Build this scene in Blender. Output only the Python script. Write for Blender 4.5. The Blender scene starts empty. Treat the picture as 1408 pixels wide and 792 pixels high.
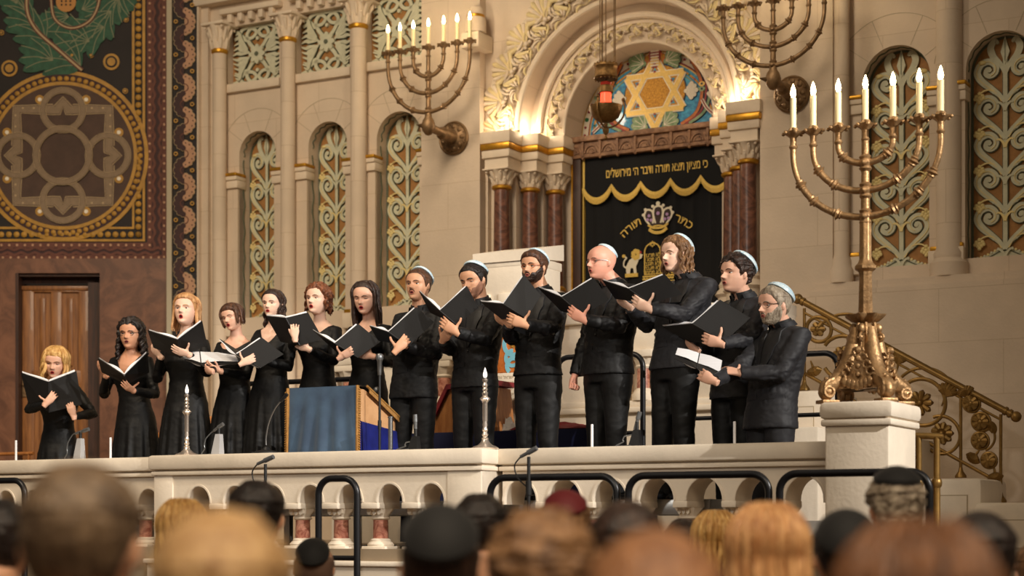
import bpy, bmesh, math, random
from mathutils import Vector, Matrix, noise
from mathutils.geometry import tessellate_polygon
from mathutils.bvhtree import BVHTree
random.seed(7)
PI = math.pi
sc = bpy.context.scene
COL = sc.collection
V = Vector
I4 = Matrix.Identity(4)
# ---------------------------------------------------------------- camera geometry
F = 2400.0; CX = 704.0; HY = 720.0; ZC = 1.2
def W(px, py, Y):
    return V(((px-CX)/F*Y, Y, ZC+(HY-py)/F*Y))
# stage frame: x = u (along the apse wall), y = d (depth beyond the wall plane), z up
O0 = (1.35, 16.5)
TH = math.atan2(-2400.0, 4404.0)
UX, UY = math.cos(TH), math.sin(TH)
DX, DY = -UY, UX
SM = Matrix.Translation((O0[0], O0[1], 0)) @ Matrix.Rotation(TH, 4, 'Z')
def U(px, d=0.0):
    t = (px-CX)/F
    return (t*(O0[1]+d*DY)-O0[0]-d*DX)/(UX-t*UY)
def YY(px, d=0.0):
    return O0[1]+U(px, d)*UY+d*DY
def Z(px, py, d=0.0):
    return ZC+(HY-py)/F*YY(px, d)
def P2(px, py, d=0.0):
    return (U(px, d), Z(px, py, d))

# ---------------------------------------------------------------- materials
MATS = {}
def lin(c):
    return tuple(((x/255.0)/12.92 if x/255.0 <= .04045 else ((x/255.0+.055)/1.055)**2.4) for x in c)
def mat(name, rgb, rough=.6, metal=0.0, var=0.0, vscale=8.0, bump=0.0, bscale=60.0, sheen=0.0,
        rgb2=None, emit=0.0, alpha=None, stretch=None, wave=None, coat=0.0, trans=0.0, spec=None, marble=False, brick=None, sss=0.0):
    if name in MATS: return MATS[name]
    m = bpy.data.materials.new(name); m.use_nodes = True
    nt = m.node_tree; N = nt.nodes; L = nt.links
    b = N['Principled BSDF']
    c = lin(rgb)+(1,)
    b.inputs['Base Color'].default_value = c
    b.inputs['Roughness'].default_value = rough
    b.inputs['Metallic'].default_value = metal
    if sheen:
        b.inputs['Sheen Weight'].default_value = sheen; b.inputs['Sheen Roughness'].default_value = .4
    if coat: b.inputs['Coat Weight'].default_value = coat
    if trans: b.inputs['Transmission Weight'].default_value = trans
    if spec is not None: b.inputs['Specular IOR Level'].default_value = spec
    if sss:
        b.inputs['Subsurface Weight'].default_value = sss
        b.inputs['Subsurface Radius'].default_value = (.012, .005, .003)
    if emit:
        b.inputs['Emission Color'].default_value = c; b.inputs['Emission Strength'].default_value = emit
    tc = N.new('ShaderNodeTexCoord'); src = tc.outputs['Object']
    if stretch:
        mp = N.new('ShaderNodeMapping'); mp.inputs['Scale'].default_value = stretch
        L.new(src, mp.inputs['Vector']); src = mp.outputs['Vector']
    col = None
    if var or rgb2 or marble:
        nz = N.new('ShaderNodeTexNoise'); nz.inputs['Scale'].default_value = vscale
        nz.inputs['Detail'].default_value = 6; nz.inputs['Roughness'].default_value = .6
        if marble: nz.inputs['Distortion'].default_value = 2.2
        L.new(src, nz.inputs['Vector'])
        rp = N.new('ShaderNodeValToRGB')
        c2 = lin(rgb2) if rgb2 else tuple(x*(1-var) for x in c[:3])
        rp.color_ramp.elements[0].position = .38; rp.color_ramp.elements[1].position = .64
        rp.color_ramp.elements[0].color = tuple(c2)+(1,)
        rp.color_ramp.elements[1].color = c
        L.new(nz.outputs['Fac'], rp.inputs['Fac']); col = rp.outputs['Color']
    if brick:
        cx = N.new('ShaderNodeSeparateXYZ'); cb = N.new('ShaderNodeCombineXYZ')
        L.new(tc.outputs['Object'], cx.inputs[0])
        L.new(cx.outputs['X'], cb.inputs['X']); L.new(cx.outputs['Z'], cb.inputs['Y'])
        bk = N.new('ShaderNodeTexBrick'); L.new(cb.outputs[0], bk.inputs['Vector'])
        bk.inputs['Scale'].default_value = 1.0
        bk.inputs['Brick Width'].default_value = brick[0]; bk.inputs['Row Height'].default_value = brick[1]
        bk.inputs['Mortar Size'].default_value = brick[2]; bk.inputs['Mortar Smooth'].default_value = .3
        bk.inputs['Color1'].default_value = (1, 1, 1, 1); bk.inputs['Color2'].default_value = (.93, .93, .93, 1)
        bk.inputs['Mortar'].default_value = (.82, .79, .74, 1)
        mx = N.new('ShaderNodeMix'); mx.data_type = 'RGBA'; mx.blend_type = 'MULTIPLY'
        mx.inputs['Factor'].default_value = 1
        if col: L.new(col, mx.inputs['A'])
        else: mx.inputs['A'].default_value = c
        L.new(bk.outputs['Color'], mx.inputs['B']); col = mx.outputs['Result']
    if wave:
        wv = N.new('ShaderNodeTexWave'); wv.inputs['Scale'].default_value = wave[0]
        wv.inputs['Distortion'].default_value = wave[1]; wv.bands_direction = wave[2]
        wv.inputs['Detail'].default_value = 3
        L.new(src, wv.inputs['Vector'])
        mx = N.new('ShaderNodeMix'); mx.data_type = 'RGBA'; mx.blend_type = 'MULTIPLY'
        mx.inputs['Factor'].default_value = wave[3]
        if col: L.new(col, mx.inputs['A'])
        else: mx.inputs['A'].default_value = c
        L.new(wv.outputs['Color'], mx.inputs['B']); col = mx.outputs['Result']
    if col: L.new(col, b.inputs['Base Color'])
    if bump:
        n2 = N.new('ShaderNodeTexNoise'); n2.inputs['Scale'].default_value = bscale; n2.inputs['Detail'].default_value = 4
        L.new(src, n2.inputs['Vector'])
        bp = N.new('ShaderNodeBump'); bp.inputs['Strength'].default_value = bump; bp.inputs['Distance'].default_value = .01
        L.new(n2.outputs['Fac'], bp.inputs['Height']); L.new(bp.outputs['Normal'], b.inputs['Normal'])
    if alpha is not None:
        b.inputs['Alpha'].default_value = alpha
    MATS[name] = m
    return m

ST = mat('limestone', (220, 200, 176), .8, var=.10, vscale=2.2, bump=.25, bscale=35, brick=(1.1, .46, .004))
STP = mat('carved_limestone', (226, 208, 184), .75, var=.10, vscale=5, bump=.2, bscale=50)
STB = mat('balustrade_limestone', (232, 218, 198), .7, var=.10, vscale=4, bump=.15, bscale=40)
STG = mat('dark_mortar', (176, 160, 134), .85)  # darker stone tone for joints, panel lines and lettering
GOLD = mat('gilding', (214, 158, 52), .38, .75, var=.25, vscale=20)
GOLDP = mat('gold_paint', (178, 132, 46), .6, .1, var=.25, vscale=12)
OCH = mat('niche_ochre', (172, 122, 66), .7, var=.22, vscale=18, bump=.3, bscale=70)
SAGE = mat('sage_relief', (208, 206, 178), .7, var=.12, vscale=20)
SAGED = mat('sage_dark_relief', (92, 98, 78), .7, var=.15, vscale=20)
CREAM = mat('cream_gold_relief', (226, 206, 142), .6, .15)
MURK = mat('mural_black', (35, 27, 24), .75, var=.3, vscale=3, bump=.2, bscale=50)
MURB = mat('mural_brown', (80, 58, 46), .75, var=.25, vscale=5, bump=.2, bscale=50)
MURT = mat('mural_taupe', (136, 114, 88), .7, var=.15, vscale=20)
MURL = mat('mural_line', (176, 152, 114), .7)
MURG = mat('mural_green', (52, 94, 70), .75, var=.35, vscale=16)
MURR = mat('mural_red_brown', (104, 60, 46), .75, var=.25, vscale=14)
MURM = mat('mural_maroon', (62, 36, 34), .75, var=.25, vscale=14)
MURO = mat('mural_orange', (182, 128, 66), .7)
MURP = mat('mural_pink', (182, 138, 106), .7, var=.15, vscale=18)
MARW = mat('wall_marble', (122, 80, 56), .42, rgb2=(90, 56, 38), vscale=2.6, marble=True, coat=.2)
MARC = mat('column_marble', (134, 88, 68), .3, rgb2=(76, 48, 40), vscale=6, marble=True, coat=.4)
MARP = mat('baluster_marble', (214, 154, 130), .3, rgb2=(150, 84, 68), vscale=12, marble=True, coat=.3)
OAK = mat('door_oak', (146, 94, 46), .5, rgb2=(112, 68, 31), vscale=5, stretch=(8, 8, .7), coat=.15)
OAKD = mat('dark_oak', (66, 34, 16), .55, rgb2=(44, 22, 10), vscale=5, stretch=(8, 8, .7))
PINE = mat('honey_wood', (196, 132, 74), .5, rgb2=(168, 104, 52), vscale=5, stretch=(6, 6, 1))
CARVW = mat('carved_wood', (162, 122, 90), .6, rgb2=(118, 84, 60), vscale=18, bump=.6, bscale=60)
BRONZ = mat('gilded_bronze', (182, 144, 100), .45, .65, var=.35, vscale=22, bump=.35, bscale=60)
BRONZD = mat('aged_bronze', (146, 116, 82), .5, .6, var=.35, vscale=18, bump=.35, bscale=50)
BRASSR = mat('railing_brass', (150, 116, 62), .42, .7, var=.3, vscale=14)
SILV = mat('silver', (236, 224, 212), .3, .9)
STEEL = mat('steel', (150, 150, 150), .3, .9)
BLKP = mat('black_pipe', (24, 24, 27), .35, .3)
BLKM = mat('black_plastic', (22, 22, 23), .45)
GREYM = mat('microphone_grey', (120, 122, 124), .35, .6)
WHT = mat('white_card', (232, 232, 236), .5)
CANW = mat('candle_tube', (244, 226, 176), .5, sss=0)
BULB = mat('lit_bulb', (255, 222, 160), .3, emit=38)
BULBO = mat('unlit_bulb_glow', (255, 246, 236), .2, emit=1.2)  # emission gives the unlit bulb a painted-in glow
VELV = mat('black_velvet', (7, 7, 9), .9, sheen=.02)
EMBG = mat('gold_embroidery', (226, 190, 92), .5, .25, var=.2, vscale=80)
EMBS = mat('silver_embroidery', (226, 216, 190), .5, .1)
EMBV = mat('violet_embroidery', (178, 140, 186), .5)
RED = mat('red_enamel', (176, 36, 36), .5)
REDG = mat('red_glass_glow', (255, 74, 46), .2, emit=2.2)
REDC = mat('red_glass', (176, 48, 34), .15, coat=.5)
MBLU = mat('mosaic_blue', (54, 166, 206), .35, rgb2=(26, 112, 164), vscale=26, coat=.3, bump=.4, bscale=120)
MGLD = mat('mosaic_gold', (204, 152, 58), .35, .5, rgb2=(150, 98, 30), vscale=60, bump=.5, bscale=130)
MGLL = mat('mosaic_light_gold', (226, 188, 104), .35, .35, var=.2, vscale=60)
MWHT = mat('mosaic_white', (232, 222, 202), .5, var=.12, vscale=40)
MGRN = mat('mosaic_green', (152, 174, 132), .5, rgb2=(104, 132, 92), vscale=24)
MDGR = mat('mosaic_dark_green', (30, 106, 64), .5)
MRED = mat('mosaic_red', (140, 40, 40), .5)
MORA = mat('mosaic_orange', (206, 116, 48), .5, var=.3, vscale=30)
MDRK = mat('mosaic_outline', (26, 32, 60), .5)
NAVY = mat('navy_cloth', (30, 36, 78), .8, sheen=.1)
FLR = mat('bema_floor', (150, 132, 108), .6, var=.15, vscale=3)
NAVE = mat('nave_floor', (92, 68, 50), .5, var=.2, vscale=3)
DECK = mat('platform_deck', (40, 38, 38), .7)
ALU = mat('aluminium', (186, 186, 184), .35, .8)

# ---------------------------------------------------------------- mesh builder
OWM = {}
class B:
    def __init__(s, space=None):
        s.v = []; s.f = []; s.m = []; s.mats = []; s.sm = []
        s.space = SM if space is None else space; s.jit = 0
    def mi(s, m):
        if m not in s.mats: s.mats.append(m)
        return s.mats.index(m)
    def add(s, vs, fs, m, M=None, smooth=True):
        k = len(s.v); i = s.mi(m)
        if M is None: s.v.extend(V(p) for p in vs)
        else: s.v.extend(M @ V(p) for p in vs)
        for f in fs:
            s.f.append(tuple(k+j for j in f)); s.m.append(i); s.sm.append(smooth)
        return s
    def box(s, x0, x1, y0, y1, z0, z1, m, M=None, bev=0.0):
        if bev:
            bm = bmesh.new(); bmesh.ops.create_cube(bm, size=1)
            for v in bm.verts:
                v.co = V(((x0+x1)/2+v.co.x*(x1-x0), (y0+y1)/2+v.co.y*(y1-y0), (z0+z1)/2+v.co.z*(z1-z0)))
            bmesh.ops.bevel(bm, geom=bm.edges[:], offset=bev, segments=2, profile=.5, affect='EDGES')
            bm.verts.index_update()
            s.add([v.co.copy() for v in bm.verts], [[v.index for v in f.verts] for f in bm.faces], m, M)
            bm.free(); return s
        vs = [(x0, y0, z0), (x1, y0, z0), (x1, y1, z0), (x0, y1, z0), (x0, y0, z1), (x1, y0, z1), (x1, y1, z1), (x0, y1, z1)]
        fs = [(0, 3, 2, 1), (4, 5, 6, 7), (0, 1, 5, 4), (1, 2, 6, 5), (2, 3, 7, 6), (3, 0, 4, 7)]
        return s.add(vs, fs, m, M, False)
    def loft(s, rings, m, M=None, cap=True, smooth=True, closed=True):
        n = len(rings[0]); vs = [p for r in rings for p in r]; fs = []
        for i in range(len(rings)-1):
            for j in range(n if closed else n-1):
                a = i*n+j; b = i*n+(j+1) % n
                fs.append((a, b, b+n, a+n))
        if cap:
            fs.append(tuple(range(n-1, -1, -1))); fs.append(tuple((len(rings)-1)*n+j for j in range(n)))
        return s.add(vs, fs, m, M, smooth)
    def lathe(s, prof, m, M=None, seg=24, mod=None, cap=True):
        rings = []
        for r, z in prof:
            ring = []
            for j in range(seg):
                a = 2*PI*j/seg; rr = r*(1+(mod(a, z) if mod else 0))
                ring.append((rr*math.cos(a), rr*math.sin(a), z))
            rings.append(ring)
        return s.loft(rings, m, M, cap)
    def cyl(s, r, z0, z1, m, M=None, seg=20):
        return s.lathe([(r, z0), (r, z1)], m, M, seg)
    def tube(s, pts, rad, m, M=None, seg=10, flat=1.0, cap=True):
        pts = [V(p) for p in pts]; n = len(pts)
        if not hasattr(rad, '__len__'): rad = [rad]*n
        tans = []
        for i in range(n):
            t = (pts[min(i+1, n-1)]-pts[max(i-1, 0)])
            tans.append(t.normalized() if t.length > 1e-9 else V((0, 0, 1)))
        up = V((0, 0, 1)) if abs(tans[0].z) < .9 else V((0, 1, 0))
        nrm = (up-tans[0]*up.dot(tans[0])).normalized(); rings = []
        for i in range(n):
            nrm = nrm-tans[i]*nrm.dot(tans[i])
            nrm = nrm.normalized() if nrm.length > 1e-6 else tans[i].orthogonal().normalized()
            bn = tans[i].cross(nrm)
            rings.append([pts[i]+nrm*(rad[i]*math.cos(2*PI*j/seg))+bn*(rad[i]*flat*math.sin(2*PI*j/seg)) for j in range(seg)])
        return s.loft(rings, m, M, cap)
    def sphere(s, c, r, m, M=None, seg=16, rings=10, sc3=(1, 1, 1)):
        c = V(c); vs = []; fs = []
        vs.append((c.x, c.y, c.z+r*sc3[2]))
        for i in range(1, rings):
            a = PI*i/rings
            for j in range(seg):
                b = 2*PI*j/seg
                vs.append((c.x+r*sc3[0]*math.sin(a)*math.cos(b), c.y+r*sc3[1]*math.sin(a)*math.sin(b), c.z+r*sc3[2]*math.cos(a)))
        vs.append((c.x, c.y, c.z-r*sc3[2]))
        for j in range(seg): fs.append((0, 1+j, 1+(j+1) % seg))
        for i in range(rings-2):
            for j in range(seg):
                a = 1+i*seg+j; b = 1+i*seg+(j+1) % seg
                fs.append((a, a+seg, b+seg, b))
        e = len(vs)-1; k = 1+(rings-2)*seg
        for j in range(seg): fs.append((k+j, e, k+(j+1) % seg))
        return s.add(vs, fs, m, M)
    def torus(s, R, r, m, M=None, seg=28, s2=8, sx=1, sz=1, a0=0, a1=2*PI):
        full = abs(a1-a0-2*PI) < 1e-6
        pts = [(R*sx*math.cos(a0+(a1-a0)*i/seg), 0, R*sz*math.sin(a0+(a1-a0)*i/seg)) for i in range(seg+1)]
        if full:
            rings = []
            for i in range(seg):
                a = 2*PI*i/seg; c, si = math.cos(a), math.sin(a)
                rings.append([((R*sx+r*math.cos(2*PI*j/s2))*c, r*math.sin(2*PI*j/s2), (R*sz+r*math.cos(2*PI*j/s2))*si) for j in range(s2)])
            rings.append(rings[0])
            return s.loft(rings, m, M, False)
        return s.tube(pts, r, m, M, s2)
    # ---- flat work on a vertical plane: 2-D points (x, z); front faces -y; d is the surface depth, t the thickness
    def prism(s, pts, d, t, m, M=None, holes=None):
        if t < .05: s.jit = (s.jit+1) % 60; d -= s.jit*2.6e-5
        loops = [[V((p[0], p[1], 0)) for p in pts]]+[[V((p[0], p[1], 0)) for p in h] for h in (holes or [])]
        tris = tessellate_polygon(loops)
        flat = [p for l in loops for p in l]
        vs = [(p.x, d, p.y) for p in flat]+[(p.x, d+t, p.y) for p in flat]
        n = len(flat); fs = []
        for tr in tris:
            a, b, c = [flat[i] for i in tr]
            cr = (b.x-a.x)*(c.y-a.y)-(b.y-a.y)*(c.x-a.x)
            tr = tuple(tr) if cr > 0 else tuple(reversed(tr))
            fs.append(tr)
        k = 0
        for li, l in enumerate(loops):
            nl = len(l)
            area = sum(l[i].x*l[(i+1) % nl].y-l[(i+1) % nl].x*l[i].y for i in range(nl))
            flip = (area > 0) == (li == 0)
            for i in range(nl):
                a, b = k+i, k+(i+1) % nl
                fs.append((b, a, a+n, b+n) if flip else (a, b, b+n, a+n))
            k += nl
        return s.add(vs, fs, m, M, False)
    def ribbon(s, pts, w, d, t, m, M=None, closed=False):
        n = len(pts)
        if t < .05: s.jit = (s.jit+1) % 60; d -= s.jit*2.6e-5
        if not hasattr(w, '__len__'): w = [w]*n
        L = []; R = []
        for i in range(n):
            if closed: a = pts[i-1]; b = pts[(i+1) % n]
            else: a = pts[max(i-1, 0)]; b = pts[min(i+1, n-1)]
            tx, tz = b[0]-a[0], b[1]-a[1]; l = math.hypot(tx, tz) or 1
            nx, nz = -tz/l, tx/l
            L.append((pts[i][0]+nx*w[i]/2, pts[i][1]+nz*w[i]/2)); R.append((pts[i][0]-nx*w[i]/2, pts[i][1]-nz*w[i]/2))
        vs = []
        for i in range(n):
            vs += [(L[i][0], d, L[i][1]), (R[i][0], d, R[i][1]), (R[i][0], d+t, R[i][1]), (L[i][0], d+t, L[i][1])]
        fs = []
        for i in range(n if closed else n-1):
            a = 4*i; b = 4*((i+1) % n)
            for q in range(4):
                r = (q+1) % 4
                fs.append((a+q, a+r, b+r, b+q))
        if not closed:
            fs.append((3, 2, 1, 0)); fs.append((4*n-4, 4*n-3, 4*n-2, 4*n-1))
        return s.add(vs, fs, m, M, False)
    def disc(s, x, z, r, d, t, m, M=None, n=16, sx=1, sz=1, rot=0):
        c, q = math.cos(rot), math.sin(rot); pts = []
        for i in range(n):
            a = 2*PI*i/n; px, pz = r*sx*math.cos(a), r*sz*math.sin(a)
            pts.append((x+px*c-pz*q, z+px*q+pz*c))
        return s.prism(pts, d, t, m, M)
    def ring(s, x, z, r, w, d, t, m, M=None, n=40, a0=0, a1=2*PI):
        if abs(a1-a0-2*PI) < 1e-6:
            return s.ribbon([(x+r*math.cos(2*PI*i/n), z+r*math.sin(2*PI*i/n)) for i in range(n)], w, d, t, m, M, True)
        return s.ribbon([(x+r*math.cos(a0+(a1-a0)*i/n), z+r*math.sin(a0+(a1-a0)*i/n)) for i in range(n+1)], w, d, t, m, M)
    def mesh(s, name, OW):
        inv = OW.inverted() @ s.space
        me = bpy.data.meshes.new(name)
        me.from_pydata([tuple(inv @ p) for p in s.v], [], s.f)
        for m in s.mats: me.materials.append(m)
        me.polygons.foreach_set('material_index', s.m)
        me.polygons.foreach_set('use_smooth', s.sm)
        me.update()
        try: me.set_sharp_from_angle(angle=math.radians(38))
        except Exception: pass
        return me
    def build(s, name, parent=None, label=None, cat=None, group=None, kind=None, base=None):
        if parent is not None:
            OW = OWM[parent.name]
        else:
            if base is None:
                xs = [p.x for p in s.v]; ys = [p.y for p in s.v]; zs = [p.z for p in s.v]
                base = ((min(xs)+max(xs))/2, (min(ys)+max(ys))/2, min(zs))
            OW = s.space @ Matrix.Translation(base)
        me = s.mesh(name, OW)
        o = bpy.data.objects.new(name, me); COL.objects.link(o)
        if parent is not None: o.parent = parent
        else: o.matrix_world = OW
        OWM[o.name] = OW
        tag(o, label, cat, group, kind)
        return o
def tag(o, label=None, cat=None, group=None, kind=None):
    if label: o['label'] = label
    if cat: o['category'] = cat
    if group: o['group'] = group
    if kind: o['kind'] = kind
    return o
def thing(name, label, cat, base, group=None, space=None, rot=0.0, kind=None):
    o = bpy.data.objects.new(name, None); COL.objects.link(o)
    o.empty_display_size = .1
    OW = (SM if space is None else space) @ Matrix.Translation(base) @ Matrix.Rotation(rot, 4, 'Z')
    o.matrix_world = OW; OWM[o.name] = OW
    return tag(o, label, cat, group, kind)
def dup(root, OW, label=None, group=None):
    r = root.copy(); COL.objects.link(r); r.matrix_world = OW; OWM[r.name] = OW
    if label: r['label'] = label
    if group: r['group'] = group
    for ch in list(root.children):
        c = ch.copy(); COL.objects.link(c); c.parent = r
        for g in list(ch.children):
            q = g.copy(); COL.objects.link(q); q.parent = c
    return r
def struct(name, b, **k): return b.build(name, kind='structure', base=(0, 0, 0), **k)
def crom(pts, n=8, closed=False):
    out = []; m = len(pts)
    for i in range(m if closed else m-1):
        if closed: p = [pts[(i+k-1) % m] for k in range(4)]
        else: p = [pts[max(i-1, 0)], pts[i], pts[i+1], pts[min(i+2, m-1)]]
        for q in range(n):
            t = q/n
            out.append(tuple(.5*((2*p[1][k])+(-p[0][k]+p[2][k])*t+(2*p[0][k]-5*p[1][k]+4*p[2][k]-p[3][k])*t*t+(-p[0][k]+3*p[1][k]-3*p[2][k]+p[3][k])*t**3) for k in range(len(p[0]))))
    if not closed: out.append(tuple(pts[-1]))
    return out
def lerp_tab(tab, x):
    if x <= tab[0][0]: return tab[0][1]
    for (a, va), (b, vb) in zip(tab, tab[1:]):
        if x <= b:
            t = (x-a)/(b-a); return va+(vb-va)*t
    return tab[-1][1]
def archpts(x0, x1, zb, zs, n=16, rise=None):
    c = (x0+x1)/2; r = (x1-x0)/2; rz = rise or r
    return [(x0, zb), (x1, zb)]+[(c+r*math.cos(PI*i/n), zs+rz*math.sin(PI*i/n)) for i in range(n+1)]
def text_tris(body, size, bold=0.0):
    cu = bpy.data.curves.new('t', 'FONT'); cu.body = body; cu.size = size; cu.offset = bold
    cu.align_x = 'CENTER'; cu.resolution_u = 3
    o = bpy.data.objects.new('t', cu); COL.objects.link(o)
    dg = bpy.context.evaluated_depsgraph_get(); dg.update()
    me = bpy.data.meshes.new_from_object(o.evaluated_get(dg))
    vs = [v.co.copy() for v in me.vertices]; fs = [tuple(p.vertices) for p in me.polygons]
    bpy.data.objects.remove(o); bpy.data.curves.remove(cu); bpy.data.meshes.remove(me)
    return vs, fs
def put_text(b, body, size, m, fn, bold=0.0):
    """fn maps (x, y) of the flat lettering to a 3-D point"""
    vs, fs = text_tris(body, size, bold)
    b.add([fn(v.x, v.y) for v in vs], fs, m, None, False)
def remesh(b, name, voxel, mw=I4, smooth=2):
    """closed shapes in b fused to one continuous surface; returns world-space verts, faces"""
    me = b.mesh(name, I4)
    o = bpy.data.objects.new(name, me); COL.objects.link(o)
    md = o.modifiers.new('r', 'REMESH'); md.mode = 'VOXEL'; md.voxel_size = voxel
    if smooth:
        ms = o.modifiers.new('s', 'SMOOTH'); ms.factor = .5; ms.iterations = smooth
    dg = bpy.context.evaluated_depsgraph_get(); dg.update()
    m2 = bpy.data.meshes.new_from_object(o.evaluated_get(dg))
    vs = [v.co.copy() for v in m2.vertices]; nr = [v.normal.copy() for v in m2.vertices]; fs = [tuple(p.vertices) for p in m2.polygons]
    bpy.data.objects.remove(o); bpy.data.meshes.remove(me); bpy.data.meshes.remove(m2)
    return vs, fs, nr
def RotM(x, y, z, o=(0, 0, 0)):
    """matrix from three axes"""
    m = Matrix((x, y, z)).transposed().to_4x4(); m.translation = V(o); return m
# ================================================================ SETTING
ZF = 1.03          # bema floor
ZD = 1.357         # riser platform
# ---- wall left bay with arched niches
NI = [(329, 379, 237, 180, 436), (424, 477, 224, 167, 428), (518, 579, 211, 153, 420)]
NR = [(1186, 1279, 127, 62, 366), (1328, 1425, 106, 42, 352)]
PAN = [(313, 384, 117, 38), (407, 481, 103, 19), (504, 583, 87, -1)]
def niche_geo(n):
    x0, x1, ys, yt, yb = n
    u0, u1 = U(x0), U(x1); cx = (x0+x1)/2
    return u0, u1, Z(x1 if x0 > 1000 else x1, ys), Z(cx, yt), Z(cx, yb)
def niche_hole(n, grow=0.0):
    u0, u1, zs, zt, zb = niche_geo(n)
    r = (u1-u0)/2
    return archpts(u0-grow, u1+grow, zb, zt-r, 18, r+grow)
def pan_rect(p):
    x0, x1, yb, yt = p
    zb = Z(x0, yb); return U(x0), U(x1), zb, zb+(Z(x0, yt)-zb)
TOPZ = 8.6
def rect(u0, u1, z0, z1): return [(u0, z0), (u1, z0), (u1, z1), (u0, z1)]
uL, uP0 = U(271, .0), U(588)
b = B()
holes = [niche_hole(n) for n in NI]
for p in PAN:
    a = pan_rect(p); holes.append(rect(*a))
b.prism(rect(uL, uP0+.3, 0, TOPZ), 0, .45, ST, holes=holes)
# arch voussoir lines around each niche
for n in NI:
    u0, u1, zs, zt, zb = niche_geo(n); r = (u1-u0)/2; cz = zt-r; cu = (u0+u1)/2
    b.ring(cu, cz, r+.24, .006, -.002, .004, STG, a0=.15, a1=PI-.15)
    for a in (.6, 1.15, 1.95, 2.5):
        b.ribbon([(cu+math.cos(a)*(r+.01), cz+math.sin(a)*(r+.01)), (cu+math.cos(a)*(r+.24), cz+math.sin(a)*(r+.24))], .005, -.002, .004, STG)
struct('wall_back', b)
uR0, uR1 = U(1145), U(1408)+2.6
b = B()
b.prism(rect(uR0-.2, uR1, 0, TOPZ), 0, .45, ST, holes=[niche_hole(n) for n in NR])
for n in NR:
    u0, u1, zs, zt, zb = niche_geo(n); r = (u1-u0)/2; cz = zt-r; cu = (u0+u1)/2
    b.ring(cu, cz, r+.28, .006, -.002, .004, STG, a0=.15, a1=PI-.15)
    for a in (.6, 1.15, 1.95, 2.5):
        b.ribbon([(cu+math.cos(a)*(r+.01), cz+math.sin(a)*(r+.01)), (cu+math.cos(a)*(r+.28), cz+math.sin(a)*(r+.28))], .005, -.002, .004, STG)
# sill and dado below the niches
zl = Z(1290, 386)
b.prism([(uR0-.15, 0), (uR1, 0), (uR1, zl-.05), (uR0-.15, zl-.05)], -.20, .25, ST)
b.box(uR0-.15, uR1, -.17, .02, zl-.05, zl+.02, ST)
struct('wall_right', b)
b = B()
b.box(U(588), U(668), -.12, .5, 0, TOPZ, ST)
struct('wall_back_pier', b)
b = B()
b.box(U(1045, -.15), U(1145, -.15), -.15, .5, 0, TOPZ, ST)
struct('wall_right_pier', b)
# ---- portal wall with stepped arch
UC = -.33; ZSP = 5.08
R1, R2, R3, R4 = 1.48, 1.14, .96, .79
b = B()
uA, uB = U(664), U(1060)
b.prism([(uA, 0), (UC-R1, 0), (UC-R1, ZSP)]+[(UC-R1*math.cos(PI*i/30), ZSP+R1*math.sin(PI*i/30)) for i in range(1, 30)]+[(UC+R1, ZSP), (UC+R1, 0), (uB, 0), (uB, TOPZ), (uA, TOPZ)], 0, .3, ST)
# steps of the jamb behind the columns
def arch_wall(r0, r1, d0, d1, m, zb=0.0):
    """flat arch ring between radii at depth d0 (front), then reveal to d1"""
    o = [(UC-r0, zb)]+[(UC-r0*math.cos(PI*i/40), ZSP+r0*math.sin(PI*i/40)) for i in range(41)]+[(UC+r0, zb)]
    i_ = [(UC+r1, zb)]+[(UC+r1*math.cos(PI*i/40), ZSP+r1*math.sin(PI*i/40)) for i in range(41)]+[(UC-r1, zb)]
    b.prism(o+i_, d0, d1-d0, m)
ZJ = ZSP-.06
arch_wall(R1, R2, .04, .3, ST, ZJ)
arch_wall(R2, R3, .26, .5, ST, ZJ)
arch_wall(R3, R4, .32, .75, ST, ZJ)
for sd in (-1, 1):
    for (o0, o1, dd) in ((1.2, 1.49, .07), (1.03, 1.2, .33), (.79, 1.03, .55)):
        b.box(min(UC+sd*o0, UC+sd*o1), max(UC+sd*o0, UC+sd*o1), dd, .8, 0, ZJ, ST)
b.prism([(UC-1.0, 0), (UC+1.0, 0)]+[(UC+1.0*math.cos(PI*i/40), ZSP+1.0*math.sin(PI*i/40)) for i in range(41)], .72, .1, STP)
# rounded rolls at the ring edges
for (r, d, w) in ((R1, .0, .035), (R2+.02, .02, .03), (R3+.07, .235, .035), (R3, .3, .02), (R4+.01, .33, .018)):
    b.tube([(UC-r*math.cos(PI*i/48), d, ZSP+r*math.sin(PI*i/48)) for i in range(49)], w, STP, seg=8)
struct('wall_arch', b)

# ---- carved shell bands (relief on the arch)
def shell(b, x, z, d, ang, s, m, m2):
    """fan shell: ribs spread around direction ang"""
    for k in range(9):
        a = ang+(k-4)*.27; L = s*(1-.035*abs(k-4)); c, q = math.cos(a), math.sin(a)
        M = Matrix.Translation((x, d, z)) @ Matrix.Rotation(-a, 4, 'Y')
        prof = [(0.02*s, .004), (.3*s, .035*s*1.4), (.6*s, .075*s*1.3), (.85*s, .105*s*1.2), (L, .09*s), (L*1.06, .02*s)]
        rings = []
        for (px, r) in prof:
            rings.append([(px, -(.16*s*math.sin(min(px/s, 1)*1.9)+.02)+r*1.1*math.cos(2*PI*j/8), r*math.sin(2*PI*j/8)) for j in range(8)])
        b.loft(rings, m if k % 2 else m2, M)
    b.sphere((x, d-.03, z), .12*s, m)
    for sd in (-1, 1):
        a = ang+sd*1.9
        b.sphere((x+math.cos(a)*.18*s, d-.02, z+math.sin(a)*.18*s), .1*s, m)
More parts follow.
